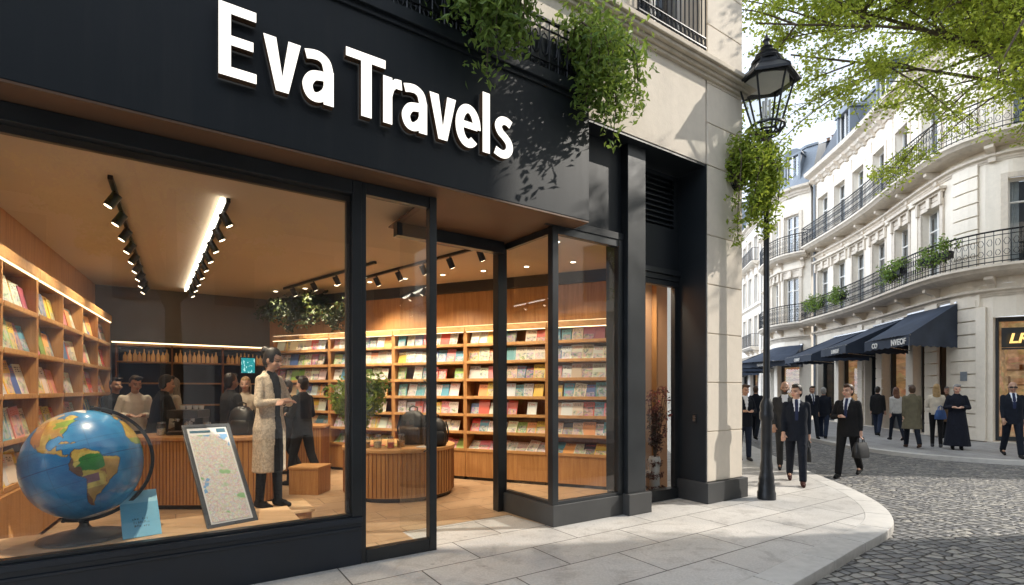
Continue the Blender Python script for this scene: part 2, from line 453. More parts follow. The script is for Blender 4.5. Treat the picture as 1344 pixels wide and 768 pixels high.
# --- rusticated corner pier
pr = fm(); JZ = [0.30, 1.04, 1.76, 2.48, 3.20, 3.92, 4.94, 5.56, 6.14, 7.0, 7.62, 8.3, 9.0, H_TOP]
for i in range(len(JZ) - 1):
    pr.box(5.0, A_R, D_ST - 0.01, 0.42, JZ[i] + .006, JZ[i+1] - .006)
sp('corner_pier', pr, M['stone_near'], bevel=0.008)
core = fm(); core.box(5.015, A_R - .015, D_ST + 0.004, 0.40, 0.02, H_TOP - .01)
sp('pier_core', core, M['stone_trim'])
pb = fm(); pb.box(4.93, A_R + .06, D_ST - .07, 0.30, 0.0, 0.30)
sp('pier_base', pb, M['plinth_paint'], bevel=0.006)
# dark lining of the recess beside the pier
ln = fm(); ln.box(4.975, 4.998, D_ST - .005, 0.42, 0.30, 4.945)
ln.box(2.62, 4.998, -0.17, 0.42, 4.915, 4.945)
sp('recess_lining', ln, M['black_paint'])
# --- side wall along the street, roof, rear
p1, p2 = side(0.02), side(22)
sw = fm()
sw.prism([(A_R - .02, 0.43), p1, p2, (p2[0] - 1, p2[1])], 0, H_TOP)
sw.box(A_L, A_L + .2, -.1, 9.0, 0, H_TOP)
sp('side_wall', sw, M['stone_near'])
rf = fm(); rf.prism([(A_L, D_ST), (A_R, D_ST), p2, (A_L, 24)], H_TOP - .02, H_TOP + .15); sp('roof', rf, M['zinc'])
# --- string course cornice
def cornice(z0, name, a0=A_L, a1=A_R, extra=.0):
    c = fm()
    for (o0, za, zb) in [(.05, 0, .05), (.09, .05, .10), (.15, .10, .15), (.19, .15, .22)]:
        c.box(a0, a1 + o0 + .02, D_ST - o0 - extra, D_ST + .02, z0 + za, z0 + zb)
    return sp(name, c, M['stone_trim'], bevel=0.01)
cornice(6.18, 'cornice'); cornice(9.3, 'cornice')
# --- french windows above
for (w0, w1) in WIN2:
    fr = fm(); d0 = 0.08
    for (x0, x1, z0, z1) in [(w0, w0+.09, WZ0, WZ1), (w1-.09, w1, WZ0, WZ1), (w0+.09, w1-.09, WZ1-.1, WZ1), (w0+.09, w1-.09, WZ0, WZ0+.12),
                             ((w0+w1)/2-.05, (w0+w1)/2+.05, WZ0+.12, WZ1-.1), (w0+.09, (w0+w1)/2-.05, 8.2, 8.26), ((w0+w1)/2+.05, w1-.09, 8.2, 8.26)]:
        fr.box(x0, x1, d0, d0 + .07, z0, z1)
    wf = sp('french_window', fr, M['white_paint'], bevel=.006)
    g = fm(); g.quad((w0+.08, d0+.03, WZ0+.1), (w1-.08, d0+.03, WZ0+.1), (w1-.08, d0+.03, WZ1-.08), (w0+.08, d0+.03, WZ1-.08)); sp('pane', g, M['window_glass'], parent=wf)
    b = fm(); b.quad((w0-.1, .45, WZ0), (w1+.1, .45, WZ0), (w1+.1, .45, WZ1), (w0-.1, .45, WZ1)); sp('curtain', b, M['void'], parent=wf)  # near-black sheet, painted darkness of the room behind the pane; no fabric
    sr = fm()
    for (x0, x1, z0, z1) in [(w0-.16, w0-.005, WZ0, WZ1+.16), (w1+.005, w1+.16, WZ0, WZ1+.16), (w0-.005, w1+.005, WZ1+.005, WZ1+.16)]:
        sr.box(x0, x1, D_ST-.035, D_ST+.1, z0, z1)
    sp('window_surround', sr, M['stone_trim'], bevel=.008)
    rl = fm(); y = D_ST - .10; zb, zt = WZ0 + .10, WZ0 + 1.12
    for z, rr in ((zb, .016), (zt, .024), (zt - .13, .012), (zb + .14, .012)): rl.tube([(w0-.06, y, z), (w1+.06, y, z)], rr, 6)
    n = 15
    for i in range(n + 1):
        x = w0 - .05 + (w1 - w0 + .1) * i / n
        rl.tube([(x, y, zb - .06), (x, y, zt)], .010, 5)
        if i < n:
            xm = x + (w1 - w0 + .1) / n / 2
            rl.tube([(xm + .030*math.cos(k*PI/4), y, zt - .065 + .05*math.sin(k*PI/4)) for k in range(8)], .007, 4, closed=True)
            rl.tube([(xm + .030*math.cos(k*PI/4), y, zb + .07 + .05*math.sin(k*PI/4)) for k in range(8)], .007, 4, closed=True)
    for x in (w0 - .06, w1 + .06): rl.tube([(x, y, zt), (x, D_ST + .01, zt)], .018, 6); rl.tube([(x, y, zb), (x, D_ST + .01, zb)], .016, 6)
    sp('balcony_railing', rl, M['iron'])

# --- fascia and its glowing letters
FD = -0.28; FZ0, FZ1 = 3.655, 5.20; FA1 = 2.62
fb = fm(); fb.box(A_L, FA1, FD, 0.05, FZ0, FZ1 - .12); fb.box(A_L, FA1 + .05, FD - .06, 0.05, FZ1 - .12, FZ1)
fb.box(A_L, FA1 + .02, FD - .025, 0.05, FZ1 - .17, FZ1 - .1202)
fascia = sp('fascia', fb, M['fascia_paint'], bevel=0.006)
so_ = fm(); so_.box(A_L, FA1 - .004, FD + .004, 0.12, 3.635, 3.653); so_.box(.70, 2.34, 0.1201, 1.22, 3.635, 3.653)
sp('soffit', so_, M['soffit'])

def ribbon(pts, w):
    """polygon strip of width w (number or list) along 2-D pts -> list of quads"""
    P = [Vector((p[0], p[1])) for p in pts]; n = len(P); L = []; Rr = []
    ww = w if isinstance(w, list) else [w] * n
    for i in range(n):
        t = (P[min(i+1, n-1)] - P[max(i-1, 0)]).normalized(); q = Vector((-t.y, t.x))
        L.append(P[i] + q * ww[i]/2); Rr.append(P[i] - q * ww[i]/2)
    return L + Rr[::-1]
def arc(cx, cy, rx, ry, a0, a1, n=22):
    return [(cx + rx*math.cos(R(a0 + (a1-a0)*i/n)), cy + ry*math.sin(R(a0 + (a1-a0)*i/n))) for i in range(n+1)]
def spl(pts, n=8):
    out = []; P = [Vector(p) for p in pts]; P = [P[0]*2 - P[1]] + P + [P[-1]*2 - P[-2]]
    for i in range(1, len(P) - 2):
        for k in range(n):
            t = k / n; a, b, c, d = P[i-1], P[i], P[i+1], P[i+2]
            out.append(tuple(0.5*((2*b) + (c-a)*t + (2*a-5*b+4*c-d)*t*t + (3*b-a-3*c+d)*t**3)))
    out.append(tuple(P[-2])); return out
SW = .083; CH = .56; XH = .425
def letter_polys(ch):
    """strokes of a letter: list of (polygon, is_ribbon) in metres, plus its width"""
    if ch == 'E': return [([(0,0),(.26,0),(.26,SW*.92),(SW,SW*.92),(SW,CH*.435),(.238,CH*.435),(.238,CH*.435+SW*.9),(SW,CH*.435+SW*.9),(SW,CH-SW*.92),(.258,CH-SW*.92),(.258,CH),(0,CH)], 0)]
    if ch == 'T': return [([(.132,0),(.225,0),(.225,CH-SW*.92),(.352,CH-SW*.92),(.352,CH),(0,CH),(0,CH-SW*.92),(.132,CH-SW*.92)], 0)]
    if ch == 'l': return [([(0,0),(.085,0),(.085,CH+.05),(0,CH+.05)], 0)]
    if ch == 'v': return [([(.093,0),(.187,0),(.28,XH),(.186,XH),(.14,.12),(.094,XH),(0,XH)], 0)]
    if ch == 'r': return [([(0,0),(.085,0),(.085,XH),(0,XH)], 0), (ribbon(spl([(.045,.24),(.075,.34),(.12,.378),(.175,.385)]), [.07]*8+[.075]*8+[.09]*8+[.09]), 1)]
    if ch == 'a': return [([(.172,0),(.255,0),(.255,.29),(.172,.29)], 0), (ribbon(spl([(.03,.378),(.085,.392),(.14,.392),(.19,.358),(.213,.28)]), [.078]*8+[.08]*25), 1),
                          (ribbon(spl([(.205,.232),(.14,.228),(.08,.205),(.043,.13),(.07,.052),(.13,.043),(.19,.095),(.215,.16)]), .080), 1)]
    if ch == 'e': return [(ribbon([(.06,.222),(.245,.222)], .068), 1), (ribbon(arc(.142,.212,.098,.172,-4,312,40), .086), 1)]
    if ch == 's': return [(ribbon(spl([(.205,.362),(.15,.388),(.09,.378),(.052,.325),(.075,.262),(.13,.220),(.178,.170),(.188,.105),(.15,.05),(.09,.036),(.012,.062)]), .084), 1)]
LET = [('E', -1.202), ('v', -.894), ('a', -.605), ('T', -.247), ('r', .083), ('a', .2546), ('v', .534), ('e', .808), ('l', 1.116), ('s', 1.2516)]
for ch, a0 in LET:
    lb = fm()
    for k, (poly, rib) in enumerate(letter_polys(ch)):
        dd = FD - .078 - .0015 * k; d1 = FD - .012
        P = [(a0 + p[0], p[1] + 4.06) for p in poly]; n = len(P)
        vs = [(p[0], dd, p[1]) for p in P] + [(p[0], d1, p[1]) for p in P]
        if rib:
            h = n // 2
            fs = [(i, i+1, n-2-i, n-1-i) for i in range(h-1)]
        else: fs = [tuple(range(n))]
        fs += [(i, (i+1) % n, n + (i+1) % n, n + i) for i in range(n)]
        lb.add(vs, fs)
    lo = sp('sign_letter', lb, M['letter_side'], parent=fascia)
    me = lo.data; me.materials.append(M['letter_face'])
    nrm = Vector((0, -1, 0)) # parent is turned with the shop front, so local -y is the front
    for p in me.polygons:
        if abs(p.normal.dot(nrm)) > .9: p.material_index = 1

# --- iron planter railing along the top of the fascia
pl = fm(); y = FD + .02
for z, rr in ((5.24, .018), (5.80, .022), (5.34, .012), (5.70, .012)): pl.tube([(A_L, y, z), (2.66, y, z)], rr, 6)
x = A_L
while x < 2.66:
    pl.tube([(x, y, 5.20), (x, y, 5.80)], .010, 4)
    pl.tube([(x + .065 + .05*math.cos(k*PI/4), y, 5.52 + .13*math.sin(k*PI/4)) for k in range(8)], .009, 4, closed=True)
    pl.tube([(x + .065 + .03*math.cos(k*PI/3), y, 5.29 + .035*math.sin(k*PI/3)) for k in range(6)], .007, 4, closed=True)
    x += .13
sp('planter_railing', pl, M['iron'])
pt = fm(); pt.box(A_L, 2.6, FD + .05, D_ST + .0, 5.203, 5.62)
sp('planter_trough', pt, M['black_paint'])

# --- stall riser and large window
ris = fm(); ris.box(A_L, 0.0, 0.0, 0.16, 0, .40); ris.box(A_L, -.0, -.025, 0.16, .4005, .45); ris.box(A_L, -.0, -.012, 0.0, .33, .36)
sp('stall_riser', ris, M['navy_paint'], bevel=.006)
wf_ = fm(); ZH = 3.50
wf_.box(-.085, 0.0, 0.005, .12, .4502, 3.632)
wf_.box(A_L, -.0855, .01, .13, ZH, 3.632)
wf_.box(A_L, -.0855, .02, .10, .4502, .478)
big = sp('shop_window', wf_, M['frame_paint'], bevel=.004)
wi = fm(); wi.box(A_L, -.0855, .095, .14, ZH - .055, ZH - .001); wi.box(-.125, -.0857, .075, .13, .48, ZH - .056)
sp('inner_frame', wi, M['dark_brown'], parent=big)
g = fm(); g.quad((A_L + .2, .062, .47), (-.08, .062, .47), (-.08, .062, ZH + .01), (A_L + .2, .062, ZH + .01)); sp('pane', g, M['shop_glass'], parent=big)

# --- sliding glass door leaf beside the open doorway
dl = fm()
dl.box(.0005, .045, .01, .09, 0.001, 3.632); dl.box(.695, .775, -.005, .085, 0.001, 3.632)
dl.box(.045, .695, .0, .09, .001, .125); dl.box(.045, .695, .008, .09, ZH + .02, 3.632)
door = sp('glass_door', dl, M['frame_paint'], bevel=.004)
g = fm(); g.quad((.04, .045, .12), (.70, .045, .12), (.70, .045, ZH + .03), (.04, .045, ZH + .03)); sp('pane', g, M['shop_glass'], parent=door)
h = fm(); h.tube([(.655, .04, 1.02), (.655, -.03, 1.04), (.655, -.03, 1.72), (.655, .04, 1.74)], .011, 8); sp('handle', h, M['black_plastic'], parent=door, smooth=40)
# --- doorway: header, jambs, side light
dw = fm(); dw.box(.70, 2.20, .93, 1.05, ZH - .02, 3.632); dw.box(2.16, 2.30, 1.02, 1.16, 0.001, 3.632)
sp('doorway_frame', dw, M['frame_paint'], bevel=.004)
g = fm(); g.quad((.735, .09, .02), (.735, .93, .02), (.735, .93, 3.63), (.735, .09, 3.63)); sp('side_pane', g, M['shop_glass'])
# --- right bay: low plinth, corner post, two panes
bp = fm()
bp.prism([(2.30, 0.0), (3.50, 0.0), (3.50, .12), (2.42, .12), (2.37, 1.02), (2.24, 1.02)], 0, .26)
sp('bay_plinth', bp, M['plinth_paint'], bevel=.006)
bf = fm()
bf.box(2.295, 2.385, .005, .10, .2605, 3.632)
bf.box(2.3855, 3.40, .012, .09, .2605, .30); bf.box(2.3855, 3.40, .012, .09, 3.54, 3.632)
bf.box(3.40, 3.50, .008, .10, .2605, 3.632)
bf.prism([(2.262, .995), (2.312, .10), (2.372, .10), (2.322, .995)], .2605, .30); bf.prism([(2.262, .995), (2.312, .10), (2.372, .10), (2.322, .995)], 3.55, 3.632)
bay = sp('bay_window', bf, M['frame_paint'], bevel=.004)
g = fm(); g.quad((2.38, .05, .29), (3.41, .05, .29), (3.41, .05, 3.56), (2.38, .05, 3.56)); sp('pane', g, M['shop_glass'], parent=bay)
g = fm(); g.quad((2.292, 1.02, .29), (2.342, .10, .29), (2.342, .10, 3.56), (2.292, 1.02, 3.56)); sp('pane', g, M['shop_glass'], parent=bay)
# dark panel over the bay
op = fm(); op.box(FA1 - .1, 3.50, .06, .20, 3.6325, 4.92); op.box(2.2, 3.49, .0, .0595, 3.6325, 3.72)
sp('header_panel', op, M['fascia_paint'], bevel=.004)
# pilaster
ps = fm(); ps.box(3.5005, 3.84, -.06, .35, .28, 4.914)
sp('pilaster', ps, M['frame_paint'], bevel=.006)
pbs = fm(); pbs.box(3.47, 3.90, -.115, .30, 0, .2795); sp('pilaster_base', pbs, M['plinth_paint'], bevel=.006)
# recess with door, panel and louvre
rd = .30
rp = fm(); rp.box(3.8405, 4.974, rd, rd + .1, 3.46, 4.10); rp.box(3.8405, 3.93, rd, rd + .1, 4.1005, 4.9); rp.box(4.86, 4.974, rd, rd + .1, 4.1005, 4.9)
rp.box(3.9305, 4.8595, rd, rd + .1, 4.84, 4.9)
sp('recess_panel', rp, M['fascia_paint'], bevel=.003)
lv = fm(); z = 4.13
while z < 4.83:
    lv.add([(3.93, rd - .01, z), (4.86, rd - .01, z), (4.86, rd + .06, z + .062), (3.93, rd + .06, z + .062),
            (3.93, rd - .01, z + .012), (4.86, rd - .01, z + .012), (4.86, rd + .06, z + .074), (3.93, rd + .06, z + .074)],
           [(0,1,2,3),(4,7,6,5),(0,4,5,1),(2,6,7,3),(0,3,7,4),(1,5,6,2)])
    z += .078
lv.box(3.93, 4.86, rd + .065, rd + .09, 4.101, 4.839)
sp('louvre', lv, M['black_paint'])
hb = fm()
for (z0, z1, o) in [(3.38, 3.458, .05), (3.30, 3.378, .02), (3.22, 3.298, .0)]: hb.box(3.8405, 4.974, rd - o, rd + .08, z0, z1)
sp('door_header', hb, M['black_paint'], bevel=.004)
sf = fm(); sf.box(3.845, 3.92, rd, rd + .08, .16, 3.218); sf.box(4.89, 4.974, rd, rd + .08, .16, 3.218); sf.box(3.845, 4.974, rd - .03, rd + .1, .001, .1595)
side_win = sp('side_window', sf, M['frame_paint'], bevel=.004)
g = fm(); g.quad((3.91, rd + .03, .15), (4.90, rd + .03, .15), (4.90, rd + .03, 3.225), (3.91, rd + .03, 3.225)); sp('pane', g, M['shop_glass'], parent=side_win)
bk = fm(); bk.box(4.22, 5.5, .95, .99, 0, 3.7); bk.prism([(3.88, .42), (3.92, .42), (4.24, .94), (4.20, .94)], 0, 3.7)
sp('vestibule_wall', bk, M['beige'])
# door bell plate on the recess side of the pier
bl = fm(); bl.box(4.962, 4.975, -.03, .05, 1.16, 1.30); bellp = sp('bell_plate', bl, M['black_plastic'])
b2 = fm(); b2.box(4.957, 4.9625, -.012, .032, 1.185, 1.275); sp('bell_push', b2, M['steel'], parent=bellp)

# --- interior shell
CZ = 3.72; BD = 8.0
cl = fm(); cl.prism([(A_L + .2, .14), (3.48, .14), (3.48, .46), (5.0, .46), (5.0, BD + .3), (A_L + .2, BD + .3)], CZ, CZ + .15); sp('shop_ceiling', cl, M['ceiling'])
LW0, LW1 = (-2.86, 1.84), (-2.50, 7.0)      # front line of the left bookcase
ldir = (Vector(LW1) - Vector(LW0)).normalized(); lnor = Vector((ldir.y, -ldir.x))      # lnor points into the room
RW0, RW1 = Vector((.30, 7.40)), Vector((4.75, .85))   # front line of the right bookcase
rdir = (RW1 - RW0).normalized(); rnor = Vector((rdir.y, -rdir.x))                       # into the room
if rnor.x > 0: rnor = -rnor
def L2(t, o): p = Vector(LW0) + ldir * t + lnor * o; return (p.x, p.y)
def R2(t, o): p = RW0 + rdir * t + rnor * o; return (p.x, p.y)
RL = (RW1 - RW0).length
bw = fm(); bw.box(-3.0, 1.2, BD, BD + .1, 0, CZ); sp('back_wall', bw, M['grey_wall'])
lw = fm(); lw.prism([L2(-1.9, -.42), L2(6.4, -.42), L2(6.4, -.36), L2(-1.9, -.36)], 0, CZ); sp('side_partition', lw, M['wood'])
rw = fm(); rw.prism([R2(-1.2, -.42), R2(RL + .2, -.42), R2(RL + .2, -.36), R2(-1.2, -.36)], 0, 3.52); sp('side_partition', rw, M['wood'])
rb = fm(); rb.prism([R2(-1.2, -.42), R2(RL + .2, -.42), R2(RL + .2, -.30), R2(-1.2, -.30)], 3.521, CZ); sp('ceiling_band', rb, M['dark_wall'])
cv = fm(); cv.box(-3.4, -.25, .42, .60, CZ - .012, CZ + .005)
vent = sp('air_slot', cv, M['dark_brown'])
cs = fm()
for i in range(4): cs.box(-3.38, -.27, .435 + i*.042, .443 + i*.042, CZ - .02, CZ - .0125)
sp('slot_blade', cs, M['black_plastic'], parent=vent)

# ================================================================= the ground
def catmull(pts, n=10): return spl(pts, n)
road = MB(); S = 250
road.quad((-S, -S, -.10), (S, -S, -.10), (S, S, -.10), (-S, S, -.10)); tag(obj('road', road, M['cobble']), kind='structure')
kerb_pts = [(-14.0, -8.75), (-8, -4.0), (-2.1, .72), (2.33, 4.28), (3.72, 5.42), (4.50, 6.06), (4.98, 6.66), (5.38, 7.45), (5.68, 8.4), (5.88, 9.4), (6.1, 10.6), (6.55, 12.6), (8.2, 20), (12.2, 40), (20, 80)]
kc = catmull(kerb_pts, 10)
def offset_line(P, o):
    out = []
    for i in range(len(P)):
        t = (Vector(P[min(i+1, len(P)-1)]) - Vector(P[max(i-1, 0)])).normalized(); out.append((P[i][0] - t.y*o, P[i][1] + t.x*o))
    return out
def strip(mb, A, B, z0, z1):
    """raised band between two lines (top and the outer face)"""
    n = len(A)
    vs = [(p[0], p[1], z1) for p in A] + [(p[0], p[1], z1) for p in B] + [(p[0], p[1], z0) for p in A]
    fs = [(i, i+1, n+i+1, n+i) for i in range(n-1)] + [(2*n+i, 2*n+i+1, i+1, i) for i in range(n-1)]
    mb.add(vs, fs)
kin = offset_line(kc, .30)
# kerb stones: 0.9 m pieces with joints
kb = MB(); seg = []; acc = 0; cur = [0]
for i in range(1, len(kc)):
    acc += (Vector(kc[i]) - Vector(kc[i-1])).length; cur.append(i)
    if acc > .85: seg.append(cur); cur = [i]; acc = 0
seg.append(cur)
for sg in seg:
    if len(sg) < 2: continue
    o = [Vector(kc[i]) for i in sg]; q = [Vector(kin[i]) for i in sg]
    o[-1] = o[-1] + (o[-2] - o[-1]).normalized() * .014; q[-1] = q[-1] + (q[-2] - q[-1]).normalized() * .014
    n = len(sg); r_ = .018
    prof = lambda a, b: [(a.x, a.y, -.11), (a.x, a.y, -r_), (*(a + (b-a).normalized()*r_*.3), -r_*.3), (*(a + (b-a).normalized()*r_), 0.0), (b.x, b.y, 0.0), (b.x, b.y, -.11)]
    vs = []; fs = []
    for a, b in zip(o, q): vs += prof(a, b)
    for i in range(n - 1):
        for k in range(5): fs.append((i*6+k, (i+1)*6+k, (i+1)*6+k+1, i*6+k+1))
    fs += [tuple(range(6)), tuple((n-1)*6 + k for k in range(5, -1, -1))]
    kb.add(vs, fs)
tag(obj('kerb', kb, M['kerb'], smooth=35), kind='structure')
pv = MB(); poly = [p for p in offset_line(kc, .303)]
far = poly[-1]; fb_ = F(-16, 2); 
inner = [(2, 80), tuple(F(-16, 8))[:2]]
pv.prism(poly + inner, -.11, -.001)
tag(obj('pavement', pv, M['paving']), kind='structure')
fl = fm(); fl.prism([(A_L + .2, .14), (.72, .14), (.72, .82), (2.2, .82), (2.3, .10), (3.86, .10), (3.9, .38), (5.0, .38), (5.0, BD), (A_L + .2, BD)], .0005, .004)
tag(obj('shop_floor', fl, M['shop_floor']), kind='structure')
# ================================================================= bookcases
def frame2(o, xdir, z=0.0):
    """world matrix: origin o=(a,d) on the shop floor, local x along xdir=(a,d), local y into the case, front is -y"""
    x = Vector((xdir[0], xdir[1], 0)).normalized(); x = FM.to_3x3() @ x
    ang = math.atan2(x.y, x.x); p = F(o[0], o[1], z)
    return Matrix.Translation(p) @ Matrix.Rotation(ang, 4, 'Z'), ang
def bookcase(o, xdir, W, shelf_z, top, depth, bays, label, header=.10, base_out=.0):
    m, ang = frame2(o, xdir)
    root = empty('bookcase', m.to_translation(), label, 'bookcase', ang, 'bookcases along the shop walls')
    def part(n, mb, mat, **k): return obj(n, mb, mat, root, local=True, **k)
    t = .03
    b = MB(); b.box(.0, W, -base_out, depth, .06, shelf_z[0] - .0365); part('base_cabinet', b, M['wood'], bevel=.003)
    b = MB(); b.box(.02, W - .02, .03, depth, .004, .0595); part('toe_kick', b, M['black_plastic'])
    b = MB(); b.box(.0, W, depth + .0005, depth + .02, .06, top); part('back_panel', b, M['wood_dark'])
    for i in range(bays + 1):
        x = W * i / bays; x0 = max(0, x - t/2); x1 = min(W, x0 + t); x0 = x1 - t
        b = MB(); b.box(x0, x1, -.008, depth, shelf_z[0] - .036, top - header - .0005); part('side_panel', b, M['wood'], bevel=.002)
    for z in shelf_z:
        for i in range(bays):
            b = MB(); b.box(W*i/bays + t/2 + (t/2 if i == 0 else 0) + .0005, W*(i+1)/bays - t/2 - (t/2 if i == bays-1 else 0) - .0005, -.012, depth - .0005, z - .035, z)
            b.box(W*i/bays + t/2 + (t/2 if i == 0 else 0) + .0005, W*(i+1)/bays - t/2 - (t/2 if i == bays-1 else 0) - .0005, -.018, -.0125, z - .028, z + .022)
            part('shelf', b, M['wood_shelf'], bevel=.002)
    b = MB(); b.box(.0, W, -.03, depth, top - header, top); part('header', b, M['wood_shelf'], bevel=.003)
    b = MB(); b.box(.03, W - .03, -.028, -.004, top - header - .012, top - header - .001); b.box(.0, W, .02, .06, top + .0005, top + .012); part('light_strip', b, M['led'])
    return m, ang

PAL = [((.72,.66,.55),'cream',7), ((.74,.73,.70),'white',6), ((.62,.50,.36),'tan',4), ((.60,.08,.06),'red',4), ((.68,.26,.27),'pink',4),
       ((.10,.34,.44),'teal',3), ((.70,.50,.08),'yellow',4), ((.24,.42,.10),'green',3), ((.08,.16,.38),'blue',3), ((.78,.38,.14),'orange',2),
       ((.60,.66,.68),'pale grey',4), ((.05,.06,.08),'black',2), ((.58,.66,.50),'sage',2), ((.36,.12,.18),'maroon',1)]
PALX = [p for p in PAL for _ in range(p[2])]
def mat_cover(name, src):
    t = NT(name)
    tc = t.n('ShaderNodeTexCoord')
    if src == 'object':
        oi = t.n('ShaderNodeObjectInfo'); col = oi.outputs['Color']; rnd = oi.outputs['Random']; vec = tc.outputs['Generated']
        sep = t.n('ShaderNodeSeparateXYZ'); t.l(vec, sep.inputs[0]); X, Z = sep.outputs['X'], sep.outputs['Z']
    else:
        at = t.n('ShaderNodeAttribute', attribute_name='Col'); col = at.outputs['Color']
        sc = t.n('ShaderNodeSeparateColor'); t.l(col, sc.inputs[0]); rnd = t.math('FRACT', t.math('MULTIPLY', sc.outputs[0], 37.1))
        sep = t.n('ShaderNodeSeparateXYZ'); t.l(tc.outputs['Object'], sep.inputs[0]); X = t.math('FRACT', t.math('MULTIPLY', sep.outputs['X'], 4.6)); Z = t.math('FRACT', t.math('MULTIPLY', sep.outputs['Z'], 3.125))
    cv = t.n('ShaderNodeCombineXYZ'); t.l(X, cv.inputs[0]); t.l(t.math('MULTIPLY', Z, 1.35), cv.inputs[1]); t.l(t.math('MULTIPLY', rnd, 97.0), cv.inputs[2])
    n1 = t.noise(cv.outputs[0], 3.2, 4, 0.6, 0.8)
    hsv = t.n('ShaderNodeHueSaturation'); t.l(n1.outputs['Color'], hsv.inputs['Color']); hsv.inputs['Saturation'].default_value = 1.5; hsv.inputs['Value'].default_value = .95
    pict = t.mix(0.62, col, hsv.outputs[0])
    dark = t.ramp(n1.outputs['Fac'], [(0.36, (.25, .25, .25)), (0.5, (1, 1, 1))]); pict = t.mix(.7, pict, dark, 'MULTIPLY')
    def band(v, lo, hi): return t.math('MULTIPLY', t.math('GREATER_THAN', v, lo), t.math('LESS_THAN', v, hi))
    has = t.math('GREATER_THAN', rnd, 0.22)
    top = t.math('MULTIPLY_ADD', t.math('FRACT', t.math('MULTIPLY', rnd, 7.3)), 0.4, 0.42)
    pm = t.math('MULTIPLY', t.math('MULTIPLY', band(X, .08, .92), t.math('MULTIPLY', t.math('GREATER_THAN', Z, .07), t.math('LESS_THAN', Z, top))), has)
    c = t.mix(pm, col, pict)
    # lines of lettering, drawn as broken dark strokes
    sx = t.n('ShaderNodeCombineXYZ'); t.l(t.math('MULTIPLY', X, 14.0), sx.inputs[0]); t.l(t.math('FLOOR', t.math('MULTIPLY', Z, 16.0)), sx.inputs[1]); t.l(t.math('MULTIPLY', rnd, 31.0), sx.inputs[2])
    n2 = t.noise(sx.outputs[0], 1.0, 1)
    row = t.math('LESS_THAN', t.math('FRACT', t.math('MULTIPLY', Z, 16.0)), .58)
    tm = t.math('MULTIPLY', t.math('MULTIPLY', t.math('GREATER_THAN', n2.outputs['Fac'], .5), row), t.math('MULTIPLY', band(Z, .74, .93), band(X, .1, .9)))
    inv = t.math('GREATER_THAN', t.math('FRACT', t.math('MULTIPLY', rnd, 13.7)), .55)
    tcol = t.mix(inv, (.06, .05, .05), (.55, .08, .06))
    c = t.mix(tm, c, tcol)
    return t.done(t.pbsdf(c, 0.38, 0, None, 0.4))
M['cover'] = mat_cover('book_cover', 'object'); M['cover_mass'] = mat_cover('book_cover_mass', 'attr')

BOOK_ME = []
for (w, h, th) in [(.190, .262, .016), (.205, .270, .012), (.175, .250, .022), (.215, .275, .010)]:
    b = MB(); b.box(-w/2, w/2, 0, th, 0, h); me = mesh_from('book', b); me.materials.append(M['cover']); BOOK_ME.append((me, w, h, th))
NBOOK = 0; BSC = 1.0; MASS = MB(); ORD = ['first', 'second', 'third', 'fourth', 'fifth', 'sixth', 'seventh', 'eighth', 'ninth', 'tenth', 'eleventh', 'twelfth', 'thirteenth', 'fourteenth', 'fifteenth', 'sixteenth']
def place_book(mw, x, y, z, lean, roll, yaw, label, mass):
    global NBOOK
    k = random.randrange(4); me, w, h, th = BOOK_ME[k]; col, cn, _ = random.choice(PALX)
    col = tuple(max(.02, min(.85, c * random.uniform(.85, 1.12))) for c in col)
    L = mw @ Matrix.Translation((x, y, z + .002)) @ Matrix.Rotation(yaw, 4, 'Z') @ Matrix.Rotation(-lean, 4, 'X') @ Matrix.Rotation(roll, 4, 'Y')
    if mass: MASS.box(-w/2, w/2, 0, th, 0, h, L @ Matrix.Scale(BSC, 4), col=col); return
    o = bpy.data.objects.new('book', me); COL.objects.link(o); o.matrix_world = L @ Matrix.Diagonal((BSC * random.uniform(.92, 1.06), BSC, BSC * random.uniform(.84, 1.04), 1)); o.color = (*col, 1)
    tag(o, f'{cn} book, {label}'.replace('pale grey', 'grey'), 'book', 'books on the wall shelves'); NBOOK += 1
def fill_shelf(mw, x0, x1, z, lean, case, si, mass, offset=0, gap=.004, step=(.19, .225)):
    x = x0 + random.uniform(.0, .03); k = offset
    while True:
        s = random.uniform(*step)
        if x + s > x1 + .01: break
        if random.random() > .04 or mass:
            ln = lean + random.uniform(-.04, .05)
            place_book(mw, x + s/2, .04 + random.uniform(0, .015), z, ln, random.uniform(-.03, .03) if random.random() < .65 else random.uniform(-.13, .13), random.uniform(-.10, .06), f'{ORD[k]} on the {si} shelf up of the {case}', mass)
            k += 1
        x += s
    return k

# --- right wall: five bookcases, the first one farthest back
RN = 5; RWID = RL / RN
RZ = [.56, .88, 1.20, 1.52, 1.84, 2.16, 2.48]
CASES_R = ['rearmost bookcase by the seated man', 'tall bookcase behind the leafy plant', 'tall bookcase behind the round counter', 'tall bookcase facing the doorway', 'tall bookcase behind the corner bay']
y_r = -rnor; x_r = Vector((y_r.y, -y_r.x))
# the case's local x runs to the viewer's right; the line's rear end is on the left
for i in range(RN):
    p = R2(RWID * i + .004, 0)
    mw, ang = bookcase(p, x_r, RWID - .008, RZ, 2.82, .30, 1, 'tall oak ' + CASES_R[i].replace('tall bookcase', 'bookcase') + ', filled with face-out travel guides')
    for j, z in enumerate(RZ):
        fill_shelf(mw, .04, RWID - .05, z, .85 if j == 0 else (.5 if j < 2 else .26), CASES_R[i].replace('tall ', ''), ORD[j], i == 0 or (i == 1 and j < 2), step=(.168, .205))
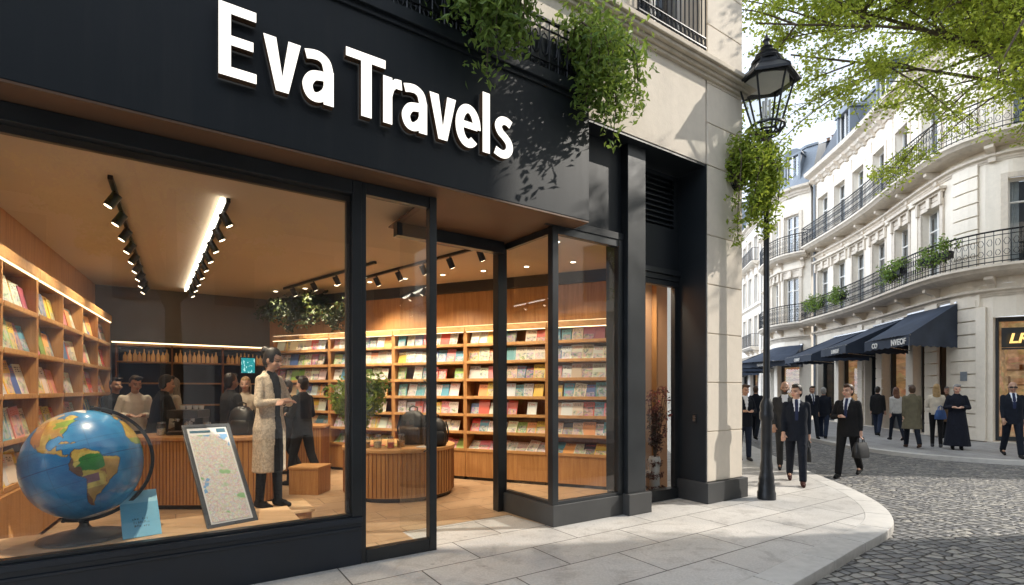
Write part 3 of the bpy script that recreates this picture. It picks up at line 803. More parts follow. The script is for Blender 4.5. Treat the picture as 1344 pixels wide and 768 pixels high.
# --- left wall: three two-bay bookcases
BSC = 1.32
LZ = [.69, 1.14, 1.59, 2.04, 2.49]
CASES_L = ['nearer left wall bookcase', 'middle left wall bookcase', 'farther left wall bookcase']
y_l = -lnor; x_l = Vector((y_l.y, -y_l.x)); rev = x_l.dot(ldir) < 0
for i in range(3):
    t0 = -1.0 + 2.1 * i
    p = L2(t0 + (2.1 if rev else 0) - (.004 if rev else -.004), 0)
    mw, ang = bookcase(p, x_l, 2.092, LZ, 3.02, .32, 2, ['honey oak wall bookcase nearest the street with lower cabinet', 'honey oak wall bookcase in the middle of the left wall', 'honey oak wall bookcase at the far end of the left wall'][i], .12, .06)
    for j, z in enumerate(LZ):
        k = fill_shelf(mw, .04, 1.02, z, .22, CASES_L[i], ORD[j], i == 2, 0, step=(.175, .21))
        fill_shelf(mw, 1.07, 2.06, z, .22, CASES_L[i], ORD[j], i == 2, k, step=(.175, .21))
mo = obj('books', MASS, M['cover_mass']); tag(mo, 'rows of smaller travel books on the rearmost shelves', 'books', None, 'stuff')

# ================================================================= back bar
bar = empty('back_bar', F(-1.1, 7.75), 'lit shelving unit of bottles against the grey back wall', 'shelving', ANG)
def bp_(n, mb, mat, **k): return obj(n, mb, mat, bar, **k)
b = fm(); b.box(-2.45, .25, 7.55, 7.98, 0.004, .9); bp_('base_cabinet', b, M['wood_dark'])
b = fm(); b.box(-2.45, .25, 7.94, 7.98, .9005, 2.55); bp_('back_panel', b, M['dark_wall'])
for z in (1.35, 1.8, 2.22, 2.55):
    b = fm(); b.box(-2.42, .22, 7.60, 7.935, z - .03, z); bp_('shelf', b, M['wood'])
for x in (-2.45, -1.55, -.65, .22):
    b = fm(); b.box(x, x + .03, 7.58, 7.935, .9005, 2.56); bp_('side_panel', b, M['wood_dark'])
b = fm(); b.box(-2.5, .9, 7.57, 7.60, 2.565, 2.59); bp_('light_strip', b, M['led'])
def mat_bottle(name, col):
    t = NT(name); oi = t.n('ShaderNodeObjectInfo')
    p = t.pbsdf(t.mix(oi.outputs['Random'], col, (.75, .45, .18)), .12, 0, None, .6); p.inputs['Emission Color'].default_value = (1, .5, .16, 1); p.inputs['Emission Strength'].default_value = .12  # bottles glow faintly by themselves; shelf light put into the material
    return t.done(p)
M['bottle'] = mat_bottle('bottle_glow', (.30, .10, .03))
bme = MB(); bme.lathe([(.0, 0), (.036, 0), (.038, .02), (.038, .13), (.030, .16), (.013, .19), (.013, .24), (.016, .245), (.0, .247)], 8)
bottle_me = mesh_from('bottle', bme, 40); bottle_me.materials.append(M['bottle'])
for z in (2.22,):
    x = -2.38
    while x < .18:
        if min(abs(x - q - .015) for q in (-2.45, -1.55, -.65, .22)) > .06:
            o = bpy.data.objects.new('bottle', bottle_me); COL.objects.link(o); o.location = F(x, 7.72 + random.uniform(-.03, .05), z + .001)
            o.scale = (random.uniform(.75, 1.05),) * 2 + (random.uniform(.72, 1.08),)
            tag(o, 'amber bottle in the row on the ' + ('top' if z > 2 else 'second') + ' lit back shelf', 'bottle', 'bottles on the back shelves, ' + ('top row' if z > 2 else 'second row'))
        x += random.uniform(.066, .085)
scr = fm(); scr.box(-.32, -.02, 7.50, 7.54, 2.0, 2.36); s_ = obj('menu_screen', scr, M['black_plastic']); tag(s_, 'small glowing turquoise screen hanging at the back bar', 'screen')
t_ = NT('screen_glow'); vec = t_.coord('Object', (30, 30, 14)); nz = t_.noise(vec, 1.0, 2); em = t_.n('ShaderNodeEmission')
t_.l(t_.ramp(nz.outputs['Fac'], [(.42, (.03, .35, .36)), (.6, (.55, 1.0, .95))], 'CONSTANT'), em.inputs['Color']); em.inputs['Strength'].default_value = 1.0; M['screen'] = t_.done(em)
sc2 = fm(); sc2.box(-.30, -.04, 7.492, 7.499, 2.02, 2.34); obj('screen_face', sc2, M['screen'], s_)

# ================================================================= ceiling lights
def spot(loc, target, energy, size=100, blend=.7, col=(1, .82, .60), rad=.05):
    l = bpy.data.lights.new('spot_lamp', 'SPOT'); l.energy = energy; l.spot_size = R(size); l.spot_blend = blend; l.color = col; l.shadow_soft_size = rad
    o = bpy.data.objects.new('spot_lamp', l); COL.objects.link(o); o.location = loc
    d = Vector(target) - Vector(loc); o.rotation_euler = d.to_track_quat('-Z', 'Y').to_euler(); o.visible_camera = True
    return o
def track(p0, p1, n, label, aim, led=False, energy=70, lights=()):
    a, b = Vector(p0), Vector(p1); d = (b - a).normalized()
    ang = math.atan2(d.y, d.x)
    root = empty('track_light', F(a.x, a.y, CZ), label, 'track light', ANG + ang)
    L = (b - a).length
    r_ = MB(); r_.box(0, L, -.02, .02, -.045, -.002); obj('rail', r_, M['black_plastic'], root, local=True)
    if led:
        r_ = MB(); r_.box(.0, L, .03, .075, -.06, -.012); obj('linear_lamp', r_, M['led_white'], root, local=True)
    for i in range(n):
        x = L * (i + .5) / n; s = 1 if aim > 0 else -1
        h = MB(); hd = Vector((0, s * .5, -.86)).normalized(); c = Vector((x, .0, -.12))
        h.tube([c - hd * .05, c + hd * .10], .048, 12); h.tube([(x, 0, -.045), (x, 0, -.10)], .012, 6)
        ho = obj('spotlight_head', h, M['black_plastic'], root, local=True, smooth=40)
        f = MB(); f.tube([c + hd * .101, c + hd * .104], .036, 10); obj('lamp_face', f, M['lamp_face'], ho, local=True)
        if i in lights:
            W = WM[root.name]; p = W @ (c + hd * .14); q = W @ (c + hd * 2.5); spot(p, q, energy)
track((-2.0, 1.4), (-1.95, 7.6), 9, 'black ceiling track with spotlights along the bookcase side', +1, energy=130, lights=(0, 2, 4, 6))
track((-1.0, 1.45), (-1.25, 7.5), 9, 'black ceiling track with bright white linear lamp', -1, True, energy=150, lights=(0, 1, 3, 5))
track((1.25, 5.0), (2.25, 1.2), 6, 'short black ceiling track with round spotlights above the counter', +1, energy=170, lights=(0, 2, 4))
track((.35, 6.3), (1.2, 3.2), 4, 'thin black ceiling track near the rear bookcases', +1, energy=200, lights=(0, 2))
# recessed downlights that wash the book wall
k = 0
for t in [.5, 1.3, 2.1, 2.9, 3.7, 4.5, 5.3, 6.1, 6.9, 7.6]:
    a, d = R2(t, .38)
    m = fm(); m.lathe([(.0, -.012), (.055, -.012), (.06, -.002), (.06, .004)], 16, (a, d, CZ)); m_ = obj('downlight', m, M['white_paint'])
    tag(m_, f'round recessed downlight over the right wall shelves, {ORD[k]} from the back', 'downlight', 'recessed ceiling downlights'); k += 1
    m = fm(); m.lathe([(.0, -.0135), (.04, -.0135), (.04, -.0125)], 12, (a, d, CZ)); obj('lamp_face', m, M['lamp_face'], m_)
    spot(F(a, d, CZ - .06), F(*R2(t, .02), 0.6), 85, 100, .8)
a, d = 2.95, .75
m = fm(); m.lathe([(.0, -.012), (.055, -.012), (.06, -.002), (.06, .004)], 16, (a, d, CZ)); m_ = obj('downlight', m, M['white_paint']); tag(m_, 'round recessed downlight just inside the corner bay window', 'downlight')
m = fm(); m.lathe([(.0, -.0135), (.04, -.0135), (.04, -.0125)], 12, (a, d, CZ)); obj('lamp_face', m, M['lamp_face'], m_)
spot(F(a, d, CZ - .06), F(a + .2, d + .3, 0), 100, 120, .8)
a, d = -1.9, .30
m = fm(); m.lathe([(.0, -.012), (.055, -.012), (.06, -.002), (.06, .004)], 16, (a, d, CZ)); m_ = obj('downlight', m, M['white_paint']); tag(m_, 'round recessed downlight above the window display', 'downlight')
m = fm(); m.lathe([(.0, -.0135), (.04, -.0135), (.04, -.0125)], 12, (a, d, CZ)); obj('lamp_face', m, M['lamp_face'], m_)
spot(F(a, d, CZ - .06), F(a, d + .3, 0), 330, 125, .8)
spot(F(4.6, .55, 3.5), F(4.75, .75, 1.0), 110, 130, .8)

# ================================================================= counters and plinths
def rounded(cx, cy, hx, hy, r, n=10):
    out = []
    for (sx, sy, a0) in ((1, 1, 0), (-1, 1, 90), (-1, -1, 180), (1, -1, 270)):
        for k in range(n + 1):
            a = R(a0 + 90 * k / n); out.append((cx + sx*(hx - r) + r*math.cos(a), cy + sy*(hy - r) + r*math.sin(a)))
    return out
def counter(c, hx, hy, r, h, label, rz=0, name='counter', top='wood_light'):
    root = empty(name, c, label, 'counter', rz)
    def ring(k): return rounded(0, 0, hx + k, hy + k, r + k if r + k > 0 else .01)
    b = MB(); b.prism(ring(-.05), .004, .07); obj('toe_kick', b, M['black_plastic'], root, local=True)
    b = MB(); b.prism(ring(0), .0705, h - .05); obj('body', b, M['wood'], root, local=True, smooth=30)
    P = ring(.003); sl = MB()
    for i in range(0, len(P)):
        a, q = Vector(P[i]), Vector(P[(i+1) % len(P)]); L = (q - a).length; n = max(1, int(L / .045))
        for k in range(n):
            p = a + (q - a) * (k / n); sl.box(p.x - .005, p.x + .005, p.y - .005, p.y + .005, .08, h - .055)
    obj('slat', sl, M['wood_dark'], root, local=True)
    b = MB(); b.prism(ring(.025), h - .05, h); obj('top', b, M[top], root, local=True, smooth=30, bevel=.006)
    return root
c1 = F(-1.12, 3.85); C1H = 1.0
counter(c1, 1.0, .45, .42, C1H, 'rounded slatted wood service counter behind the map board', 0, top='wood')
c2 = F(1.55, 3.05); C2H = .78
counter(c2, .86, .86, .84, C2H, 'round slatted wood display counter inside the doorway', 0, top='wood_shelf')
counter(F(.62, 6.2), .55, .4, .05, .95, 'square-edged wood counter in front of the rear bookcase', R(10), top='wood')
pf = empty('display_platform', F(-2, .5), 'long pale wood display ledge inside the big shop window', 'display ledge', ANG)
b = fm(); b.box(A_L + .25, -.50, .165, .93, .40, .44); obj('top', b, M['wood_light'], pf, bevel=.004)
b = fm(); b.box(A_L + .3, -.53, .19, .90, .004, .3995); obj('base', b, M['wood_dark'], pf)
ws = empty('wooden_step', F(-.54, 1.55), 'low wooden step behind the display ledge under the standing woman', 'step', ANG)
b = fm(); b.box(-.95, -.15, 1.25, 1.95, .27, .30); obj('tread', b, M['wood_light'], ws, bevel=.003)
b = fm(); b.box(-.92, -.18, 1.28, 1.92, .004, .2695); obj('base', b, M['wood'], ws)
stool = empty('wooden_stool', V(-3.25, 8.2, 0), 'low square wooden seat block beside the seated man', 'stool', R(-5))
b = MB(); b.box(-.24, .24, -.22, .22, .004, .40); obj('body', b, M['wood'], stool, local=True, bevel=.006)
b = MB(); b.box(-.25, .25, -.23, .23, .4005, .44); obj('seat', b, M['wood_shelf'], stool, local=True, bevel=.006)

# ================================================================= globe
def mat_attr(name, rough=.3, spec=.5, coat=0.0, bump=False):
    t = NT(name); at = t.n('ShaderNodeAttribute', attribute_name='Col')
    p = t.pbsdf(at.outputs['Color'], rough, 0, None, spec)
    if coat: p.inputs['Coat Weight'].default_value = coat; p.inputs['Coat Roughness'].default_value = .08
    return t.done(p)
M['globe'] = mat_attr('globe_map', .32, .5, .5)
LANDS = {
 'na': [(-168,66),(-156,71),(-130,70),(-115,68),(-95,69),(-82,68),(-80,63),(-93,60),(-92,57),(-82,55),(-79,51),(-77,57),(-70,61),(-64,59),(-57,52),(-66,50),(-64,46),(-61,46),(-67,44),(-70,42),(-74,40),(-76,35),(-81,31),(-80,26),(-82,29),(-85,30),(-90,29),(-95,29),(-97,26),(-97,22),(-94,18),(-91,19),(-87,21),(-88,16),(-83,15),(-83,10),(-78,9),(-80,7.5),(-84,9),(-88,13),(-95,16),(-105,20),(-109,25),(-112,30),(-109.5,23.5),(-115,30),(-120,34),(-124,40),(-124,48),(-131,54),(-140,60),(-152,59),(-162,55),(-158,58),(-165,62)],
 'cu': [(-85,22),(-82,23.2),(-78,22.6),(-74,20.2),(-78,20)], 'hi': [(-74.5,18.3),(-73,20),(-69,19.5),(-68.5,18.3)],
 'sa': [(-78,8),(-75,11),(-72,12.3),(-68,11),(-62,10.5),(-57,6.5),(-52,5),(-50,0),(-44,-2.5),(-37,-4.5),(-35,-7),(-37,-12),(-39,-16),(-40,-21),(-44,-23),(-48,-26),(-50,-30),(-53,-33.5),(-57,-36),(-58,-38.5),(-62,-39),(-65,-43),(-66,-46),(-69,-51),(-68,-55),(-73,-53),(-75,-47),(-73,-38),(-71,-30),(-70,-19),(-76,-14),(-81,-6),(-80,0),(-77,4)],
 'af': [(-17,15),(-13,24),(-9,30),(-6,35.5),(10,37),(20,32),(32,31),(35,24),(43,12),(51,12),(40,-5),(40,-15),(35,-24),(28,-33),(18,-34),(12,-17),(9,0),(9,4),(-7,4.5),(-13,8)],
 'gr': [(-55,82),(-20,82),(-20,72),(-42,60),(-53,66),(-58,75)],
 'eu': [(-9,37),(-9,43),(-1,44),(-4,48),(4,52),(10,56),(20,55),(30,60),(40,65),(60,68),(60,40),(36,36),(28,36),(22,38),(15,40),(5,43),(0,38)],
 'uk': [(-5,50),(1,51),(0,54),(-3,58),(-6,57),(-3,54)],
 'as': [(60,40),(60,68),(100,76),(140,72),(178,66),(160,60),(140,55),(135,45),(122,40),(122,30),(108,21),(105,9),(100,14),(92,22),(80,10),(72,20),(60,25),(50,28),(57,18),(45,12),(35,28),(36,36)],
 'au': [(114,-22),(130,-12),(142,-11),(153,-27),(147,-38),(135,-34),(116,-35)]}
def pip(lon, lat, poly):
    n = len(poly); ins = np.zeros(lon.shape, bool); j = n - 1
    for i in range(n):
        xi, yi = poly[i]; xj, yj = poly[j]
        if yi != yj:
            c = ((yi > lat) != (yj > lat)) & (lon < (xj - xi) * (lat - yi) / (yj - yi) + xi); ins ^= c
        j = i
    return ins
def fract_noise(lon, lat, seed):
    rs = np.random.RandomState(seed); out = np.zeros(lon.shape)
    for o, amp in ((6, .5), (13, .3), (27, .2), (50, .15)):
        for _ in range(5):
            k1, k2, ph = rs.uniform(-1, 1), rs.uniform(-1, 1), rs.uniform(0, 6.28); out += amp * np.sin((k1*lon + k2*lat) * o / 57.3 + ph) / 2.2
    return out
def make_globe():
    NL, NB = 512, 256
    lon = np.linspace(-180, 180, NL, endpoint=False); lat = np.linspace(-90, 90, NB + 1)
    LO, LA = np.meshgrid(lon, lat)
    wob = fract_noise(LO, LA, 3) * 1.1; wob2 = fract_noise(LO, LA, 9) * 1.1
    col = np.zeros(LO.shape + (3,)); e = fract_noise(LO, LA, 5)
    deep = np.array([.010, .13, .36]); shal = np.array([.03, .28, .55])
    col[:] = deep + (shal - deep) * np.clip(.35 + .35*e[..., None] + .25*(LA[..., None] > 15), 0, 1)
    land = np.zeros(LO.shape, bool); lid = {}
    for k, p in LANDS.items():
        m = pip(LO + wob, LA + wob2, p); lid[k] = m; land |= m
    land |= LA < -72
    cl = np.zeros_like(col); cl[:] = (.55, .36, .07)
    mix = lambda m, c: cl.__setitem__(m, np.array(c))
    n = e
    mix(n > .25, (.50, .27, .06)); mix(n < -.3, (.60, .45, .10))
    sa = lid['sa']; na = lid['na']
    mix(sa & (LA > -14) & (LO < -50) & (((LO+62)/13)**2 + ((LA+4)/9)**2 < 1.1 + .5*n), (.03, .20, .03))
    mix(sa & (LO < -50) & (LA < -14) & (n > .1), (.36, .14, .04)); mix(sa & (LA < -30), (.42, .24, .06))
    west = sa & (LO < -69 + 4*n + np.where(LA > -5, -6, 0)); mix(west, (.17, .07, .03)); mix(sa & (LA < -16) & (LA > -24) & (LO < -57) & (n < .2), (.20, .09, .12))
    mix(sa & (LA > 3) & (n > 0), (.35, .22, .05))
    mix(na & (LO < -105), (.42, .17, .05)); mix(na & (LO < -108) & (n > .1), (.55, .30, .10)); mix(na & (LA > 58), (.55, .40, .22)); mix(na & (LO > -95) & (LA < 50) & (n < .1), (.24, .34, .05)); mix(na & (LA < 25), (.50, .30, .06))
    mix(lid['af'] & (LA < 12), (.22, .32, .05)); mix(lid['gr'] | (LA < -72), (.75, .75, .74))
    col[land] = cl[land]
    shade = 1 + .22 * fract_noise(LO*3, LA*3, 21); col[land] *= np.clip(shade, .6, 1.5)[land][:, None]
    # coast line and graticule
    ed = land ^ np.roll(land, 1, 1); ed |= np.vstack([np.zeros((1, NL), bool), land[1:] ^ land[:-1]]); col[ed] *= .35
    gl = ((np.abs((LO + 180) % 20) < .5) | (np.abs((LA + 90) % 20 - 10) < .36)) & ~land; col[gl] *= .72
    eq = np.abs(LA) < .7; col[eq] = np.where(land[eq][:, None], col[eq]*.6, np.array([.01, .05, .16]))
    r = 1.0
    x = r*np.cos(np.radians(LA))*np.cos(np.radians(LO)); y = r*np.cos(np.radians(LA))*np.sin(np.radians(LO)); z = r*np.sin(np.radians(LA))
    v = np.stack([x, y, z], -1).reshape(-1, 3)
    idx = np.arange((NB+1)*NL).reshape(NB+1, NL); a = idx[:-1]; b = np.roll(a, -1, 1); d = idx[1:]; c = np.roll(d, -1, 1)
    f = np.stack([a, b, c, d], -1).reshape(-1, 4)
    return v, f, col.reshape(-1, 3)
gv, gf, gc = make_globe()
GR = .42; GCp = F(-2.10, .60, 1.045)
groot = empty('desk_globe', F(-2.10, .60, .441), 'large blue globe showing the Americas on a black stand in the window', 'globe', 0)
view = (Vector((0, 0, 1.65)) - GCp); az = math.atan2(view.y, view.x)
# lon 62W faces the camera; the north end leans to the picture's left
side_ax = Vector((-math.sin(az), math.cos(az), 0))      # to the right seen from the camera
vdir = Vector((math.cos(az), math.sin(az), 0))
rot = Matrix.Rotation(R(13), 3, vdir) @ Matrix.Rotation(R(-10), 3, side_ax) @ Matrix.Rotation(az + R(69), 3, 'Z')
rn = np.array(rot); gq = (gv * GR) @ rn.T; sa_ = np.array(side_ax); hcomp = gq @ sa_; gq = gq - np.outer(hcomp * .05, sa_); gq[:, 2] *= 1.05; vv = gq + np.array(GCp - Vector(groot.location))
me = bpy.data.meshes.new('sphere'); me.from_pydata(vv.tolist(), [], gf.tolist())
at = me.color_attributes.new('Col', 'FLOAT_COLOR', 'POINT'); arr = np.ones((len(gc), 4), np.float32); arr[:, :3] = gc; at.data.foreach_set('color', arr.ravel())
me.shade_smooth(); mobj('sphere', me, M['globe'], groot)
rt = side_ax; up = Vector((0, 0, 1))
ring = MB(); RR = GR + .038
vs = []; fs = []; N = 48
for i in range(N + 1):
    an = R(84 - (84 + 106) * i / N); dv = rt * math.cos(an) + up * math.sin(an)
    for (ro, vo) in ((-.012, -.022), (.014, -.022), (.014, .022), (-.012, .022)): vs.append(GCp + dv * (RR + ro) + vdir * vo)
for i in range(N):
    for k in range(4): fs.append((i*4+k, i*4+(k+1) % 4, (i+1)*4+(k+1) % 4, (i+1)*4+k))
fs += [(0,1,2,3), (N*4+3, N*4+2, N*4+1, N*4)]
ring.add(vs, fs); obj('meridian_arc', ring, M['black_plastic'], groot, bevel=.003)
pins = MB()
for an in (84, -106):
    dv = rt * math.cos(R(an)) + up * math.sin(R(an)); pins.tube([GCp + dv * (GR - .01), GCp + dv * (RR + .02)], .014, 10)
obj('axis_pin', pins, M['black_plastic'], groot, smooth=40)
bs = MB(); bx, by = groot.location.x, groot.location.y
bs.lathe([(.0, 0), (.29, 0), (.30, .006), (.295, .016), (.25, .030), (.12, .050), (.055, .075), (.036, .10), (.030, .125), (.045, .14), (.030, .155), (.0, .156)], 48, (bx, by, .4405))
obj('base', bs, M['black_plastic'], groot, smooth=50)

# ================================================================= framed map and leaflet in the window
def leaning(o2, e2, length, rise, z0, name, label, cat):
    """board standing on the ledge: base from o2 to e2 (a,d), leaning back to the height rise"""
    p, q = F(*o2, z0), F(*e2, z0); x = (q - p); W = x.length; x.normalize()
    back = Vector((-x.y, x.x, 0)); run = math.sqrt(max(0, length**2 - rise**2)); up = (back * run + Vector((0, 0, rise))).normalized(); n = x.cross(up)   # n points to the front
    Mx = Matrix((x.to_4d()[:3] + (0,),)) if False else Matrix([[x.x, up.x, n.x, p.x], [x.y, up.y, n.y, p.y], [x.z, up.z, n.z, p.z], [0, 0, 0, 1]])
    root = bpy.data.objects.new(name, None); COL.objects.link(root); root.matrix_world = Mx; root.empty_display_size = .2; WM[root.name] = Mx
    tag(root, label, cat); return root, W
def mat_map():
    t = NT('city_map'); vec = t.coord('Object')
    v1 = t.n('ShaderNodeTexVoronoi', feature='DISTANCE_TO_EDGE'); t.l(vec, v1.inputs['Vector']); v1.inputs['Scale'].default_value = 26
    v2 = t.n('ShaderNodeTexVoronoi', feature='DISTANCE_TO_EDGE'); t.l(vec, v2.inputs['Vector']); v2.inputs['Scale'].default_value = 85
    v3 = t.n('ShaderNodeTexVoronoi', feature='F1'); t.l(vec, v3.inputs['Vector']); v3.inputs['Scale'].default_value = 60
    c = t.mix(.22, (.66, .64, .58), v3.outputs['Color'])
    st = t.ramp(v2.outputs['Distance'], [(.03, (1, 1, 1)), (.07, (0, 0, 0))]); c = t.mix(st, c, (.82, .81, .78))
    rd_ = t.ramp(v1.outputs['Distance'], [(.03, (1, 1, 1)), (.06, (0, 0, 0))]); c = t.mix(t.math('MULTIPLY', rd_, .55), c, (.62, .36, .34))
    n1 = t.noise(vec, 5.5, 2); gm = t.ramp(n1.outputs['Fac'], [(.60, (0, 0, 0)), (.64, (1, 1, 1))]); c = t.mix(gm, c, (.30, .52, .26))
    n2 = t.noise(t.coord('Object', loc=(4, 2, 0)), 6.5, 3); bm = t.ramp(n2.outputs['Fac'], [(.62, (0, 0, 0)), (.64, (1, 1, 1))]); c = t.mix(bm, c, (.20, .40, .66))
    n3 = t.noise(vec, 160, 3); dk = t.ramp(n3.outputs['Fac'], [(.56, (0, 0, 0)), (.66, (1, 1, 1))]); c = t.mix(t.math('MULTIPLY', dk, .55), c, (.12, .12, .14))
    return t.done(t.pbsdf(c, .5, 0, None, .3))
M['map'] = mat_map(); M['paper_white'] = mat_plain('paper_white', (.74, .74, .74), .6, 0, .02)
M['paper_blue'] = mat_plain('paper_blue', (.15, .48, .70), .55, 0, .06, 6); M['paper_blue2'] = mat_plain('paper_blue2', (.30, .62, .80), .55, 0, .03, 6)
M['ink'] = mat_plain('ink', (.04, .14, .22), .6)
br, W = leaning((-1.24, .33), (-.83, .44), 1.13, .87, .442, 'map_board', 'street map in a grey frame leaning back on the window ledge', 'map')
H = 1.13; fw = .035
b = MB(); b.box(0, W, 0, fw, -.03, 0); b.box(0, W, H - fw, H, -.03, 0); b.box(0, fw, fw, H - fw, -.03, 0); b.box(W - fw, W, fw, H - fw, -.03, 0); obj('frame', b, mat_plain('frame_grey', (.075, .08, .088), .4, .2), br, local=True, bevel=.004)
b = MB(); b.box(fw, W - fw, fw, H - fw, -.025, -.012); obj('backing_sheet', b, M['paper_white'], br, local=True)
b = MB(); b.box(fw + .015, W - fw - .015, fw + .02, H - fw - .09, -.0115, -.008); obj('map_sheet', b, M['map'], br, local=True)
b = MB(); b.box(fw + .02, fw + .20, H - fw - .06, H - fw - .035, -.0115, -.009); b.box(W - fw - .10, W - fw - .02, H - fw - .065, H - fw - .02, -.0115, -.009); obj('title_bar', b, M['ink'], br, local=True)
b = MB(); b.box(W/2 - .015, W/2 + .015, .45, .47, -.42, -.031); b.box(W/2 - .04, W/2 + .04, .2, .8, -.045, -.0305); obj('prop', b, M['black_plastic'], br, local=True)
bl_, W = leaning((-1.83, .34), (-1.57, .38), .47, .33, .442, 'leaflet', 'small sky blue leaflet propped up beside the globe', 'leaflet')
b = MB(); b.box(0, W, 0, .47, -.006, 0); obj('cover', b, M['paper_blue2'], bl_, local=True)
b = MB(); b.box(0, W, 0, .34, .0005, .003); obj('lower_flap', b, M['paper_blue'], bl_, local=True)
b = MB(); rr = random.Random(4)
for row in range(3):
    y = .165 - row * .035; x = .07 + rr.uniform(0, .02)
    while x < W - .08:
        w = rr.uniform(.006, .014); h_ = rr.uniform(.012, .022)
        if rr.random() < .8: b.box(x, x + .004, y, y + h_, .0032, .0040); b.box(x, x + w, y + h_*rr.random(), y + h_*rr.random() + .004, .0032, .0041)
        x += w + .006
obj('scribble', b, M['ink'], bl_, local=True)
b = MB(); b.box(W/2 - .03, W/2 + .03, .02, .20, -.16, -.0065); obj('prop', b, M['paper_blue2'], bl_, local=True)

# ================================================================= small things on the counters
M['clear_glass'] = mat_glass('clear_glass', .14, (.88, .92, .92), .7)
jm = MB(); jm.lathe([(.0, 0), (.05, 0), (.055, .01), (.055, .12), (.042, .14), (.042, .15)], 14); jar_me = mesh_from('jar', jm, 40); jar_me.materials.append(M['clear_glass'])
jl = MB(); jl.lathe([(.0, .15), (.046, .15), (.046, .172), (.0, .173)], 14); lid_me = mesh_from('lid', jl, 40); lid_me.materials.append(M['steel'])
jf = MB(); jf.lathe([(.0, .008), (.048, .008), (.048, .085), (.0, .09)], 12); fill_me = [mesh_from('contents', jf, 40) for _ in range(3)]
for me_, c in zip(fill_me, [(.45, .22, .06), (.55, .42, .28), (.50, .08, .06)]): me_.materials.append(mat_plain('sweets', c, .6, 0, .5, 60))
def jar(p, label, i, s=1.0):
    r_ = empty('glass_jar', p, label, 'jar', 0); r_.scale = (s, s, s)
    g_ = mobj('jar', jar_me, None, r_); mobj('lid', lid_me, None, r_); mobj('contents', fill_me[i % 3], None, r_)
for i, (dx, dy, lb) in enumerate([(-.38, -.55, 'glass jar of brown sweets on the round counter, farthest left'), (-.20, -.60, 'glass jar of pale sweets in the middle of the round counter'), (.0, -.62, 'glass jar of red sweets on the round counter'),
        (.12, -.48, 'glass jar on the round counter, nearest the black bags')]): jar((c2.x + dx, c2.y + dy, C2H + .001), lb, i, 1.0 + .15*(i % 2))
for i, (dx, dy, lb) in enumerate([(-.55, -.12, 'glass jar at the left end of the service counter'), (-.1, -.22, 'glass jar right of the coffee machine'), (.12, -.15, 'glass jar in front of the dark rucksack')]): jar((c1.x + dx, c1.y + dy, C1H + .001), lb, i + 1, 1.1)
# magazines laid on the round counter
mg = MB(); mg.box(-.11, .11, -.145, .145, 0, .008); mag_me = mesh_from('magazine', mg); mag_me.materials.append(M['cover'])
for i, (dx, dy, rz, cn, col) in enumerate([(-.58, -.30, .5, 'cream', (.75,.68,.55)), (-.30, -.30, -.2, 'red', (.62,.12,.08)), (.28, -.66, .3, 'orange', (.72,.36,.14)), (-.05, -.28, .15, 'yellow', (.7,.55,.15)), (.5, -.42, -.4, 'white', (.78,.77,.74))]):
    o = bpy.data.objects.new('magazine', mag_me); COL.objects.link(o); o.location = (c2.x + dx, c2.y + dy, C2H + .001); o.rotation_euler = (0, 0, rz); o.color = (*col, 1)
    tag(o, f'{cn} magazine lying flat on the round counter', 'magazine', 'magazines on the round counter')
def backpack(p, rz, label, s=1.0):
    r_ = empty('backpack', p, label, 'backpack', rz); r_.scale = (s, s, s)
    b = MB(); b.loft([(0, 0, 0, .15, .09), (0, 0, .03, .17, .11), (0, 0, .22, .17, .11), (0, .01, .34, .15, .09), (0, .02, .40, .09, .05), (0, .02, .415, .03, .02)], 20); obj('body', b, M['black_leather'], r_, local=True, smooth=60)
    b = MB(); b.loft([(0, -.10, .05, .11, .045), (0, -.105, .08, .125, .05), (0, -.105, .18, .125, .05), (0, -.10, .22, .10, .035)], 16); obj('front_pocket', b, M['black_leather'], r_, local=True, smooth=60)
    b = MB(); b.tube([(-.05, .02, .40), (-.05, .02, .45), (0, .02, .47), (.05, .02, .45), (.05, .02, .40)], .010, 6); obj('handle', b, M['black_plastic'], r_, local=True, smooth=60)
    b = MB(); b.tube([(-.175, -.0, .05), (-.19, -.03, .2), (-.16, 0, .36)], .012, 6); b.tube([(.175, 0, .05), (.19, -.03, .2), (.16, 0, .36)], .012, 6); obj('strap', b, M['black_plastic'], r_, local=True, smooth=60)
backpack((c2.x + .62, c2.y - .30, C2H + .001), .3, 'bulky black rucksack at the right edge of the round counter', 1.05)
backpack((c2.x + .22, c2.y - .05, C2H + .001), -.2, 'tall black rucksack standing behind the jars', 1.3)
backpack((c1.x + .55, c1.y - .02, C1H + .001), .2, 'slumped dark rucksack on the service counter', 1.0)
# coffee machine
cm = empty('coffee_machine', V(c1.x - .28, c1.y + .05, C1H + .001), 'black and steel coffee machine on the service counter', 'coffee machine', .1)
b = MB(); b.box(-.20, .20, .02, .22, 0, .34); b.box(-.21, .21, -.18, .22, .0, .05); b.box(-.21, .21, -.16, .22, .24, .36); obj('body', b, M['black_plastic'], cm, local=True, bevel=.012)
b = MB(); b.box(-.18, .18, -.17, .01, .0505, .06); obj('drip_tray', b, M['steel'], cm, local=True)
for x in (-.1, .1):
    b = MB(); b.tube([(x, -.08, .24), (x, -.08, .19)], .03, 10); b.tube([(x, -.10, .20), (x, -.24, .19)], .010, 6); obj('brew_head', b, M['steel'], cm, local=True, smooth=40)
b = MB()
for x in (-.12, -.03, .06, .14): b.lathe([(.0, 0), (.03, 0), (.04, .06), (.036, .06), (.028, .006), (.0, .006)], 12, (x, .1, .3605))
obj('cup', b, M['white_ceramic'], cm, local=True, smooth=40)

